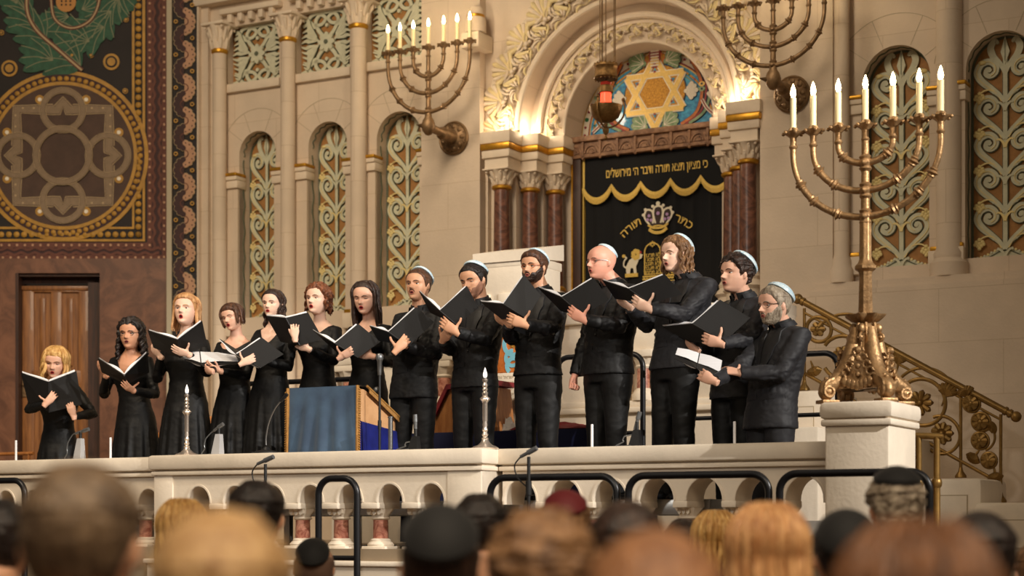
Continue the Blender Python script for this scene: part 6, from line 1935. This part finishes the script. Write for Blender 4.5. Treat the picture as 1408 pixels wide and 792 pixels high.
    if male:
        bvh = BVHTree.FromPolygons(vs, fs)
        btn = -.33*s
        q = B(I4); R = []
        for i in range(9):
            t = i/8; z = -.02*s+(btn+.02*s)*t; w = .052*(1-t)+.004
            R.append([(x*w, z) for x in (-1, -.5, 0, .5, 1)])
        patch(bvh, N, l, f, R, .001, .002, SHRT, q); q.build('shirt_front', g)
        for sg in (-1, 1):
            q = B(I4); R = []
            for i in range(10):
                t = i/9; z = -.012*s+(btn+.012*s)*t; xi = .046*(1-t)+.004; xo = xi+lerp_tab([(0, .03), (.25, .052), (.38, .062), (.42, .046), (.7, .04), (1, .006)], t)
                R.append([(sg*(xi+(xo-xi)*k/3), z) for k in range(4)])
            patch(bvh, N, l, f, R, .005, .006, LAPM, q); q.build('lapel', g)
            q = B(I4); patch(bvh, N, l, f, [[(sg*.085*s+x, -.44*s+z+x*.05) for x in (-.06, -.02, .02, .06)] for z in (0, -.018, -.036)], .001, .003, clm, q); q.build('pocket_flap', g)
        q = B(I4)
        hit = bvh.ray_cast(N+up*(btn-.03)+f*.6, -f)[0]
        if hit is not None:
            q.sphere(hit+f*.003, .009, BLKM, seg=10, rings=6); q.build('button', g)
        # shirt collar and jacket collar
        def collar(r0, r1, z0, z1, gap, m, nm, thick=.005):
            q = B(I4); n = 36; inn, out = [], []; ax = (nt-N).normalized(); c0 = N+ax*z0; c1 = N+ax*z1
            rings = [[], [], [], []]
            for j in range(n+1):
                a = gap+(2*PI-2*gap)*j/n; dr = f*math.cos(a)+l*math.sin(a)
                zc = .022*math.cos(a) if True else 0
                rings[0].append(c0+dr*r0-up*zc*.8); rings[1].append(c1+dr*r1-up*zc); rings[2].append(c1+dr*(r1+thick)-up*(zc+.002)); rings[3].append(c0+dr*(r0+thick*1.7)-up*(zc*1.15+.006))
            rings.append(rings[0]); q.loft(rings, m, None, cap=False, closed=False); q.build(nm, g)
        collar(nr_*1.12, nr_*1.07, -.005, .040, .22, SHRT, 'shirt_collar'); collar(nr_*1.28, nr_*1.25, -.012, .022, .75, clm, 'jacket_collar', .008)
        # trousers
        q = B(I4); zt = N.z-.42*s; ct = o.get('crotch', fz+.80*s)
        P = []
        for (z, w, d) in ((N.z-.40*s, .150, .105), (N.z-.5*s, .158, .115), (ct+.06, .168, .125), (ct-.01, .160, .115)):
            P.append(ellring(V((hip.x, hip.y, z)), l, f, w*s*bk, d*s*bk))
        q.loft(P, TRO)
        st = o.get('stance', .10)
        for sg in (-1, 1):
            hj = V((hip.x, hip.y, ct+.05))+l*(sg*.088*s); an = V((hip.x, hip.y, fz+.05))+l*(sg*st)-f*.02; kn = hj.lerp(an, .5)+f*.025
            q.tube([hj+up*.03, hj-up*.06, hj.lerp(kn, .5), kn, kn.lerp(an, .5), an], [.10*s*bk, .100*s*bk, .088*s, .072*s, .068*s, .066*s], TRO, None, 20)
        v2, f2, n2 = remesh(q, 'trousers', .012, smooth=2); v2 = wrinkle(v2, n2, .014, 8, ())
        q = B(I4); q.add(v2, f2, o.get('tro', TRO)); q.build('trousers', root)
        for sg in (-1, 1):
            an = V((hip.x, hip.y, fz))+l*(sg*st)-f*.02; q = B(I4); R = []
            for (y, w, z) in ((-.06, .012, .02), (-.05, .032, .06), (-.01, .038, .085), (.04, .040, .075), (.1, .045, .05), (.16, .042, .038), (.20, .02, .025)):
                R.append([an+f*y+l*(w*math.cos(2*PI*j/14))+up*(.004+z/2+z/2*math.sin(2*PI*j/14)) for j in range(14)])
            q.loft(R, SHOE); q.build('shoe', root)
    # ---- hair, face, headwear
    q = B(I4); hs = o['hair'](q, HM)
    if q.v: q.build('hair', root)
    face_parts(root, HM, o)
    if o.get('kippah'):
        kippah(root, HM, KIP, **o['kippah'])
    PEOPLE.append((o['label'][:30], round(h, 3), round(N.z-fz, 2), o.get('sz'), [round((j[0]-j[2]).length, 2) for j in joints]))
    return root
def H_short(m, *a, **k):
    return lambda b, M: hair_shell(b, M, m, short_hair(*a, **k))
def H_long(m, shell, lk):
    def fn(b, M):
        hair_shell(b, M, m, short_hair(*shell[0], **shell[1]), z0=.3)
        for a in lk: locks(b, M, m, **a)
    return fn
def cy(px, d=-4.24): return YY(px, d)
def fd(LT, LB, ST_, SB, RT, RB, lab): return dict(LT=LT, LB=LB, ST=ST_, SB=SB, RT=RT, RB=RB, lab=lab)
# ---------------------------------------------------------------- women, left to right
person(dict(sex='f', label='woman with wavy blonde hair at the far left, black dress, holding an open folder', yaw=-4, hyaw=2, pitch=14, roll=-4, Y=cy(80), fz=ZF, neck=(80, 524), hx=77, top=475, chin=519, hipx=81,
    skin=SKL, hairm=HLBR, hk=.93, lips=LIPR, open=.55, mw=.05, lid=.42, s=.96, poleR=(1, -.1, -.7), poleL=(1, -.1, -.7),
    folder=fd((28.6, 512), (38, 551), (66.6, 525), (67.7, 567), (105, 510), (113, 556), 'open black folder held by the wavy-haired blonde woman at the far left'), hold=.33,
    hands={'R': dict(wr=(63, 556), tip=(80, 536), c='R', thumb=(1.25, 1.35), spread=.16, pal=0), 'L': dict(wr=(101, 573), tip=(95, 554), c='R', thumb=(.3, .2), spread=.1, pal=0)},
    hair=H_long(HBLO, ((.06,), dict(curl=.025, fr=.77, side=.35, nape=.2)), [dict(seed=1, n=15, zend=-.12, spread=.08, wav=.05, r=.06, a0=.85, a1=2*PI-.85, wf=3.2, start=.86, front=.1)])))
person(dict(sex='f', label='woman with long black curls and glasses, black V-neck dress, second from left', yaw=14, hyaw=12, pitch=4, Y=cy(180), fz=1.19, neck=(180, 484), hx=181, top=436, chin=480, hipx=187,
    skin=SKM, hairm=HBLK, hk=.93, lips=LIPD, open=.3, lid=.3, s=.98, glasses=BLKM, earring=GOLD, vneck=(.22, .10, .0),
    folder=fd((134.4, 492), (140, 512), (171, 516), (174, 529), (203, 484), (205, 512), 'open black folder held by the curly-haired woman with glasses'), hold=.33, et=.12,
    hands={'L': dict(wr=(182, 537), tip=(162, 523), c='R', thumb=(1.1, 1.3)), 'R': dict(wr=(146, 516), tip=(136, 505), c='L', off=-.03)},
    hair=H_long(HBLK, ((.085,), dict(curl=.05, fr=.80, side=.5, nape=.2)), [dict(seed=2, n=15, zend=-.42, spread=.08, wav=.055, r=.055, a0=1.15, a1=2*PI-1.15, wf=9, start=.84)])))
person(dict(sex='f', label='tall woman with swept-back ginger-blonde hair and open red mouth, third from left', yaw=14, hyaw=14, pitch=-6, Y=cy(257), fz=ZD, neck=(256, 460), hx=257, top=403, chin=449, hipx=256, build=1.05,
    skin=SKP, hairm=HGIN, hk=.93, lips=LIPR, open=1.0, mw=.052, lid=.22, s=1.0, earring=SILV, vneck=(.16, .07, .0),
    folder=fd((203, 454), (211, 478), (244, 467), (247.5, 492), (278, 441), (285, 474), 'open black folder held by the tall ginger-blonde woman'), hold=.34, et=.10,
    hands={'L': dict(wr=(259, 487), tip=(238, 481), c='R', thumb=(1.2, 1.3)), 'R': dict(wr=(221, 490), tip=(207, 478), c='L', off=-.03)},
    hair=H_long(HGIN, ((.07,), dict(fr=.82, side=.45, nape=.2, quiff=.06)), [dict(seed=3, n=11, zend=-.18, spread=.03, wav=.018, r=.055, a0=1.35, a1=2*PI-1.35, wf=2.5, start=.8, front=.12)])))
person(dict(sex='f', label='woman with short brown bob looking down to the side, black dress, fourth from left', yaw=22, hyaw=26, pitch=10, roll=10, Y=cy(322, -4.15), fz=ZD, neck=(325, 463), hx=320, top=416, chin=454, hipx=321,
    skin=SKL, hairm=HBRN, hk=.93, lips=LIPR, open=.7, lid=.55, s=.95, vneck=(.11, .10, .06),
    folder=dict(fd((250, 488), (254, 495), (275, 484), (277, 503), (324, 489), (329, 500), 'open sheet music lying flat in the hands of the short-haired woman'), sheet=.2), hold=.40, et=-.10, pgup=.02,
    hands={'R': dict(wr=(291, 511), tip=(278, 505), c='R', pal=1.2, off=.0, spread=.02, thumb=(.5, .2), curl=(.3, .4, .3)), 'L': None},
    hair=H_long(HBRN, ((.075,), dict(fr=.78, side=.4, nape=.16)), [dict(seed=4, n=12, zend=.20, spread=-.01, wav=.01, r=.06, a0=.95, a1=2*PI-.95, wf=2, start=.84)])))
person(dict(sex='f', label='woman with long wavy dark brown hair tied half back, fifth woman from left', yaw=24, hyaw=22, pitch=2, Y=cy(376, -4.1), fz=ZD, neck=(378, 446), hx=376, top=397, chin=437, hipx=370,
    skin=SKP, hairm=HDBR, hk=.93, lips=LIPR, open=.5, lid=.25, s=.97, vneck=(.16, .07, .03),
    folder=fd((302, 466), (334, 486), (325, 487), (358, 506), (360, 464), (390, 487), 'open black folder with pale edge held by the woman with wavy dark brown hair'), hold=.36,
    hands={'R': dict(wr=(333, 500), tip=(349, 492), c='R', thumb=(1.3, 1.2), spread=.14), 'L': None},
    hair=H_long(HDBR, ((.06,), dict(fr=.84, side=.5, nape=.2)), [dict(seed=5, n=11, zend=-.5, spread=.02, wav=.04, r=.05, a0=1.6, a1=2*PI-1.6, wf=6, start=.84), dict(seed=15, n=3, zend=-.75, spread=.02, wav=.05, r=.05, a0=2*PI-1.7, a1=2*PI-1.3, wf=6, start=.7, front=.25, layers=1)])))
person(dict(sex='f', label='woman with chin-length curly auburn hair in a wide-necked black dress', yaw=28, hyaw=28, pitch=-2, Y=cy(437, -3.98), fz=ZD, neck=(440, 443), hx=438, top=389, chin=433, hipx=436,
    skin=SKP, hairm=HAUB, hk=.93, lips=LIPR, open=.8, lid=.28, s=.98, earring=GOLD, vneck=(.13, .12, .02),
    folder=fd((365.5, 434), (386, 470), (392.8, 437), (412, 475), (423.5, 429.5), (444, 466), 'open grey-black folder held up by the woman with curly auburn hair'), hold=.40,
    hands={'R': dict(wr=(406, 466), tip=(405, 447), c='R', thumb=(.5, .3), spread=.18), 'L': dict(wr=(424, 480), tip=(412, 475), c='R', off=-.03)}, poleR=(.8, .1, -1),
    hair=H_long(HAUB, ((.085,), dict(curl=.05, fr=.82, side=.5, nape=.2)), [dict(seed=6, n=13, zend=.08, spread=.05, wav=.045, r=.055, a0=1.25, a1=2*PI-1.25, wf=8, start=.84)])))
person(dict(sex='f', label='woman with long straight dark brown hair, eyes lowered, last woman before the men', yaw=22, hyaw=20, pitch=12, Y=cy(505, -3.98), fz=ZD, neck=(508, 441), hx=503, top=385, chin=431, hipx=504,
    skin=SKL, hairm=HDBR, hk=.93, lips=LIPR, open=.75, lid=.6, s=.98, vneck=(.12, .09, .03),
    folder=fd((430, 454), (463, 484), (460, 472), (492.5, 492), (492.5, 445), (523, 470), 'open black folder held by the woman with long straight dark hair'), hold=.38,
    hands={'R': dict(wr=(468, 492), tip=(484, 482), c='R', thumb=(1.3, 1.2), spread=.12), 'L': dict(wr=(512, 490), tip=(497, 487), c='R', off=-.03)},
    hair=H_long(HDBR, ((.06,), dict(fr=.86, side=.5, nape=.2)), [dict(seed=7, n=14, zend=-.55, spread=.03, wav=.008, r=.055, a0=1.05, a1=2*PI-1.05, wf=2, start=.86)])))
# ---------------------------------------------------------------- men, left to right
kp = dict(tilt=.70, ang=.95, off=.1)
person(dict(sex='m', label='man with moustache in a black suit, pale kippah, first man beside the women', yaw=26, hyaw=28, pitch=-2, Y=cy(575), fz=ZD, neck=(578, 425), hx=576, top=369, chin=414, hipx=569, hem=.66,
    skin=SKO, hairm=HBRN, open=.6, lid=.3, kippah=kp, beard=(HBRN, 'moustache', .01), s=1.0,
    folder=fd((508, 448), (520, 468), (533.8, 456.6), (562, 476), (572, 422), (597, 443), 'open black folder held by the man with the moustache'), hold=.38,
    hands={'R': dict(wr=(545, 482), tip=(559, 466), c='R', thumb=(1.2, 1.0), spread=.12), 'L': None},
    hair=H_short(HBRN, .035, fr=.83, side=.42, nape=.22)))
person(dict(sex='m', label='dark-haired man in a black suit reading with his head bowed behind a raised folder', yaw=36, hyaw=34, pitch=14, roll=6, Y=cy(652), fz=ZD, neck=(660, 416), hx=652, top=361, chin=408, hipx=653, hem=.62,
    skin=SKO, hairm=HBLK, open=.3, lid=.62, kippah=kp, beard=(mat('stubble', (150, 106, 84), .7), 'full', .004), browt=.017,
    folder=fd((576, 400), (592, 430), (604.5, 427), (628, 447), (642, 393), (658, 423), 'open black folder raised before the chin of the man with his head bowed'), hold=.42,
    hands={'L': dict(wr=(627, 457), tip=(604, 440), c='R', thumb=(1.3, 1.2), spread=.1), 'R': None},
    hair=H_short(HBLK, .04, fr=.82, side=.42, nape=.2)))
person(dict(sex='m', label='man with full dark beard and round amber glasses, pale kippah, black suit', yaw=36, hyaw=34, pitch=2, Y=cy(738), fz=ZD, neck=(744, 400), hx=735, top=344, chin=389, hipx=740, hem=.60,
    skin=SKO, hairm=HDBR, open=.35, lid=.3, kippah=kp, beard=(HDBR, 'full', .03), glasses=mat('amber_frame', (176, 92, 44), .3), browt=.015,
    folder=fd((660, 414.7), (690, 439), (692, 418), (724, 438), (720.4, 378), (744, 406.4), 'open black folder held by the man with the full beard and amber glasses'), hold=.42,
    hands={'L': dict(wr=(722, 447), tip=(694, 434), c='R', thumb=(1.35, 1.45), spread=.06), 'R': dict(wr=(700, 446), tip=(675, 434), c='L', off=-.03)},
    hair=H_short(HBRN, .05, curl=.02, fr=.80, side=.42, nape=.2, quiff=.07)))
person(dict(sex='m', label='bald man with rimless glasses and pale kippah, black suit, one fist hanging down', yaw=50, hyaw=56, pitch=0, Y=cy(832), fz=ZD, neck=(843, 389), hx=828, top=334, chin=386, hipx=836, hem=.62, build=1.08,
    skin=SKR, hairm=HSHV, open=.5, lid=.45, kippah=dict(tilt=.62, ang=.85, off=.04), hk=.90, glasses=STEEL, browt=.008, s=1.03,
    folder=fd((738.8, 394.5), (772, 428), (771.8, 408.5), (800.8, 434), (816, 382), (838, 412), 'open black folder held one-handed by the bald man'), hold=.42,
    hands={'L': dict(wr=(803, 440), tip=(774, 421), c='R', thumb=(1.3, 1.35), spread=.06), 'R': dict(down=True, wr=(790, 517), dy=.10)}, poleR=(.5, -.6, -.2),
    hair=lambda b, M: None))
person(dict(sex='m', label='man with shoulder-length wavy brown hair and pale kippah before the black curtain', yaw=48, hyaw=52, pitch=4, Y=cy(932), fz=ZD, neck=(946, 380), hx=930, top=325, chin=373, hipx=928, hem=.62,
    skin=SKP, hairm=HLBR, cloth=SUITG, open=.55, lid=.55, kippah=dict(tilt=.88, ang=.9, off=.125), s=1.02,
    folder=fd((828, 385), (846, 411), (863.8, 397), (893, 417), (914, 377), (938.8, 404.7), 'open black folder held by the long-haired man'), hold=.44,
    hands={'L': dict(wr=(893, 425), tip=(861, 408), c='R', thumb=(1.3, 1.35), spread=.05), 'R': dict(wr=(866, 422), tip=(845, 410), c='L', off=-.03)},
    hair=H_long(HLBR, ((.075,), dict(curl=.035, fr=.84, side=.5, nape=.2)), [dict(seed=12, n=13, zend=-.04, spread=.05, wav=.04, r=.06, a0=1.15, a1=2*PI-1.15, wf=6, start=.84)])))
person(dict(sex='m', label='man with thick curly dark hair and pale kippah, folder tilted before his chest', yaw=48, hyaw=56, pitch=-2, Y=cy(1015, -4.1), fz=1.22, neck=(1022, 407), hx=1013, top=349, chin=404, hipx=1012, hem=.68,
    skin=SKL, hairm=HDBR, cloth=SUITG, open=.4, lid=.3, kippah=dict(tilt=.74, ang=.9, off=.15), s=1.02, hk=.92,
    folder=fd((910, 449), (950, 471), (952, 445), (996, 470), (990, 412), (1032, 437), 'open black folder held by the man with curly dark hair'), hold=.42,
    hands={'L': dict(wr=(991, 473), tip=(961, 463), c='R', thumb=(1.2, 1.2), spread=.06), 'R': dict(wr=(957, 481), tip=(938, 468), c='L', off=-.03)},
    hair=H_short(HDBR, .09, curl=.06, fr=.80, side=.42, nape=.2)))
person(dict(sex='m', label='man with grey-brown hair, glasses and short beard in a charcoal suit, last on the right', yaw=58, hyaw=60, pitch=4, Y=cy(1068, -4.35), fz=ZF, neck=(1076, 447), hx=1066, top=391, chin=447, hipx=1060, hem=.66, build=1.06,
    skin=SKL, hairm=HGRY, cloth=SUITG, tro=SUITG, open=.25, lid=.35, kippah=dict(tilt=.68, ang=.95, off=.11), glasses=BLKM, beard=(HGRY, 'full', .008), s=1.03, hk=.93,
    folder=dict(fd((932, 478.7), (927, 493), (962, 486), (958, 507), (993, 496), (989, 521), 'thick open music book lying on the hands of the man at the far right'), sheet=.35), hold=.46, et=-.06, eo=.0, fb=.5, pgup=.04,
    hands={'L': dict(wr=(1016, 513), tip=(990, 506), c='R', off=-.02, pal=-.8), 'R': dict(wr=(982, 524), tip=(957, 511), c='L', pal=.6, spread=.10, thumb=(.25, .1), curl=(.3, .3, .2))},
    hair=H_short(HGRY, .045, curl=.015, fr=.80, side=.42, nape=.2)))
# ---------------------------------------------------------------- audience seen from behind, out of focus
CLD = mat('dark_wool_coat', (30, 26, 28), .85); CLR = mat('dark_red_jacket', (110, 24, 30), .8); CLW = mat('white_shirt_cloth', (214, 212, 214), .8); CLB = mat('brown_coat', (66, 46, 34), .85)
KBL = mat('black_velvet_kippah', (10, 9, 10), .8, sheen=.1); KRD = mat('dark_red_kippah', (96, 16, 22), .7)
def listener(px, py, wpx, hm, lab, hair='short', kip=None, cloth=CLD, skn=SKO, yaw=180, hw=.185, pitch=4, ltk=.05):
    Yd = hw*F/wpx; h = .238; hb = math.radians(yaw)
    C = W(px, py, Yd)-V((0, 0, h*.5+.012)); HM = head_matrix(C, hb, h, math.radians(pitch), 0)
    f, l = basis(hb); up = V((0, 0, 1)); N = C-up*.185-f*.02
    t = thing('person', lab, 'person', (N.x, N.y, 0), space=I4)
    bd = B(I4); head_shape(bd, HM, skn); nt = HM @ V((0, -.1, .2)); bd.tube([N-up*.05, N, nt], [.08, .066, .06], skn, None, 16)
    bd.loft([ellring(N+up*dz, l, f, w, d) for dz, w, d in ((.01, .06, .055), (-.04, .14, .07), (-.09, .165, .085), (-.3, .14, .09))], skn)
    vs, fs, nr = remesh(bd, 'b', .008, smooth=1); q = B(I4); q.add(vs, fs, skn); q.build('body', t)
    q = B(I4); q.loft([ellring(N+up*dz, l, f, w, d) for dz, w, d in ((-.015, .075, .072), (-.045, .16, .092), (-.085, .21, .112), (-.15, .225, .13), (-.3, .21, .14), (-.5, .2, .145), (max(-.62, .42-N.z), .21, .16))], cloth)
    for sg in (-1, 1):
        S = N+l*(sg*.18)-up*.09; E = S-up*.27+l*sg*.05; H_ = E+f*.22-l*sg*.08-up*.03
        q.tube([S, S.lerp(E, .5), E, H_], [.062, .055, .05, .038], cloth, None, 12)
        hp = V((N.x, N.y, .50))+l*sg*.1; kn = hp+f*.36; an = V((kn.x, kn.y, .03))
        q.tube([hp, kn, an], [.085, .068, .05], cloth, None, 12); q.tube([an-f*.04, an+f*.14], [.045, .03], cloth, None, 10)
    vs, fs, nr = remesh(q, 'c', .02, smooth=3); q = B(I4); q.add(vs, fs, cloth); q.build('coat', t)
    q = B(I4)
    if hair == 'short': hair_shell(q, HM, hm, short_hair(ltk, curl=.015, nape=.16, seed=px))
    elif hair == 'curly': hair_shell(q, HM, hm, short_hair(ltk+.03, curl=.05, nape=.14, seed=px))
    elif hair == 'fringe': hair_shell(q, HM, hm, lambda z, a: min(.03, (abs(a)-1.3)*.2, (z-.2)*.5, (.7-z)*.5))
    else:
        hair_shell(q, HM, hm, short_hair(.06, nape=.16), z0=.3); locks(q, HM, hm, seed=px, n=14, zend=hair, spread=.03, wav=.015, r=.06, a0=1.0, a1=2*PI-1.0, wf=3, start=.86)
    q.build('hair', t)
    if kip: kippah(t, HM, kip[0], tilt=kip[1], ang=kip[2], off=.12 if hair == 'curly' else .08)
    return t
listener(110, 631, 165, hairm('grey_brown_hair', (126, 104, 80), (78, 62, 48)), 'blurred short grey-brown haired head in the near foreground, left', ltk=.04)
listener(303, 696, 195, HSAN, 'blurred sandy pale head in the near foreground, left of the small capped head', skn=SKL)
listener(-2, 684, 90, HBLK, 'dark-haired head cut off by the left edge of the photo', cloth=CLB)
listener(250, 685, 62, HBLO, 'small blonde head between the grey-brown and the sandy foreground heads', hair=-.3, cloth=CLR)
listener(352, 658, 76, HBLK, 'black-haired head rising behind the sandy foreground head')
listener(432, 742, 56, HSHV, 'small shaven head with a black kippah at the foot of the narrow guard rail', hair='fringe', kip=(KBL, .9, .8))
listener(606, 698, 112, HDBR, 'broad man with a large black kippah under the projecting balustrade corner', hair='fringe', kip=(KBL, .75, 1.0))
listener(660, 677, 76, HBLK, 'black-haired head behind the broad man with the large black kippah')
listener(777, 677, 72, HLBR, 'head with light brown hair and a dark red kippah', kip=(KRD, .6, .8))
listener(746, 704, 142, HLBR, 'blurred light brown curly head in front of the dark red kippah', hair='curly')
listener(862, 687, 104, HDBR, 'dark brown short-haired head in the middle of the crowd, right of the red kippah')
listener(900, 722, 200, HCOP, 'very large blurred reddish-brown head at the bottom, nearest of all', skn=SKR, ltk=.04)
listener(940, 712, 54, HDBR, 'tiny dark head seen between the dark brown and the blonde heads')
listener(984, 701, 58, HBLO, 'small blonde head touching the ginger long-haired woman', hair=-.2)
listener(1056, 690, 100, HGIN, 'woman with long straight ginger-blonde hair seen from behind', hair=-.8)
listener(1163, 704, 88, HBLK, 'head with a rounded black kippah left of the large brown head', kip=(KBL, .8, 1.1))
listener(1232, 648, 84, HGRY, 'grey-haired head with a black kippah before the stone pedestal', hair='curly', kip=(KBL, .3, .82), hw=.215)
listener(1262, 712, 200, HCHE, 'very large blurred brown-haired head at the bottom right', hair=-.7, ltk=.06)
listener(1348, 702, 96, HBLK, 'dark-haired head right of the large brown head')
listener(1426, 745, 60, HLBR, 'head at the right edge of the photo with a white collar', cloth=CLW, skn=SKL)
GR = dict(choir_folder='folders held by the singers', guard_rail='black tubular guard rails', marble_column='marble columns beside the curtain',
          stone_column='engaged stone columns of the apse wall', stone_balustrade='front balustrade sections', rear_balustrade='parapets behind the choir',
          white_rod='thin white rods along the balustrade', silver_candlestick='silver candlesticks on the balustrade', microphone='small microphones on the balustrade',
          stand_microphone='microphones on stands', stage_riser='risers under the choir', wall_menorah='wall menorahs beside the arch')
for ob in COL.objects:
    if ob.parent is None and 'category' in ob:
        k = ob.name.split('.')[0]
        if k in GR: ob['group'] = GR[k]
        elif k == 'person': ob['group'] = 'audience seen from behind' if any(c.name.startswith('coat') for c in ob.children) else 'choir singers'
# ================================================================ LIGHT, CAMERA
def area(name, loc, tgt, size, power, col, shape='SQUARE', sy=None):
    l = bpy.data.lights.new(name, 'AREA'); l.energy = power; l.color = col; l.size = size
    if sy: l.shape = 'RECTANGLE'; l.size_y = sy
    o = bpy.data.objects.new(name, l); COL.objects.link(o); o.location = loc
    o.rotation_euler = (V(tgt)-V(loc)).to_track_quat('-Z', 'Y').to_euler(); return o
def spot(name, loc, tgt, power, col, ang, blend=.3, rad=.12):
    l = bpy.data.lights.new(name, 'SPOT'); l.energy = power; l.color = col; l.spot_size = math.radians(ang); l.spot_blend = blend; l.shadow_soft_size = rad
    o = bpy.data.objects.new(name, l); COL.objects.link(o); o.location = loc
    o.rotation_euler = (V(tgt)-V(loc)).to_track_quat('-Z', 'Y').to_euler(); return o
def point(name, loc, power, col, rad=.05):
    l = bpy.data.lights.new(name, 'POINT'); l.energy = power; l.color = col; l.shadow_soft_size = rad
    o = bpy.data.objects.new(name, l); COL.objects.link(o); o.location = loc; return o
WARM = (1.0, .74, .46); WARM2 = (1, .82, .6); NEU = (1, .95, .88)
w = bpy.data.worlds.new('w'); sc.world = w; w.use_nodes = True
w.node_tree.nodes['Background'].inputs[0].default_value = (1, .78, .56, 1); w.node_tree.nodes['Background'].inputs[1].default_value = .13
area('hall_fill', (-4.5, 8, 9.5), (-3.4, 17, 3), 4, 250, WARM2).data.spread = math.radians(95)  # added overhead area light for general warm ambient, aimed left
area('audience_fill', (1, 0, 7), (0, 3.6, 1.0), 5, 210, WARM2).data.spread = math.radians(85)  # added area light that brightens the audience from above
spot('stage_spot_right', (8.5, 4.5, 6.2), (-.1, 12.5, 1.9), 4700, NEU, 30, .5, .05)
spot('stage_spot_left', (5.5, 2.5, 6.8), (-3.0, 14.0, 2.2), 2700, NEU, 28, .5, .05)
spot('stage_spot_front', (-4.5, 1.5, 5.5), (-.5, 12.6, 1.9), 800, NEU, 34, .6, .2)
def swp(u, d, z): return SM @ V((u, d, z))
for (sd) in (-1, 1):
    point('arch_uplight', swp(UC+sd*1.22, -.14, ZSP+.06), 4.5, WARM2, .05)
    point('arch_uplight', swp(UC+sd*1.05, .12, ZSP+.02), 3.5, WARM2, .04)
    point('arch_uplight', swp(UC+sd*.84, .4, ZSP-.0), 4, WARM2, .04)
for (px, d, py, pw) in ((595, -1.2, 45, 26), (1070, -1.2, -60, 20), (1185, -5.5, 120, 6)):
    point('menorah_glow', swp(U(px, d), d-.25, Z(px, py, d)), pw, WARM2, .1)
cd = bpy.data.cameras.new('camera'); cam = bpy.data.objects.new('camera', cd); COL.objects.link(cam)
cam.location = (0, 0, ZC); cam.rotation_euler = (PI/2, 0, 0)
cd.sensor_width = 36; cd.lens = F/1408*36; cd.shift_y = (HY-396)/1408
cd.dof.use_dof = True; cd.dof.focus_distance = 12.2; cd.dof.aperture_fstop = 1.9
cd.clip_end = 200
sc.camera = cam
sc.view_settings.view_transform = 'Standard'; sc.view_settings.look = 'None'; sc.view_settings.gamma = 1; sc.view_settings.use_curve_mapping = False
sc.view_settings.exposure = 0.0
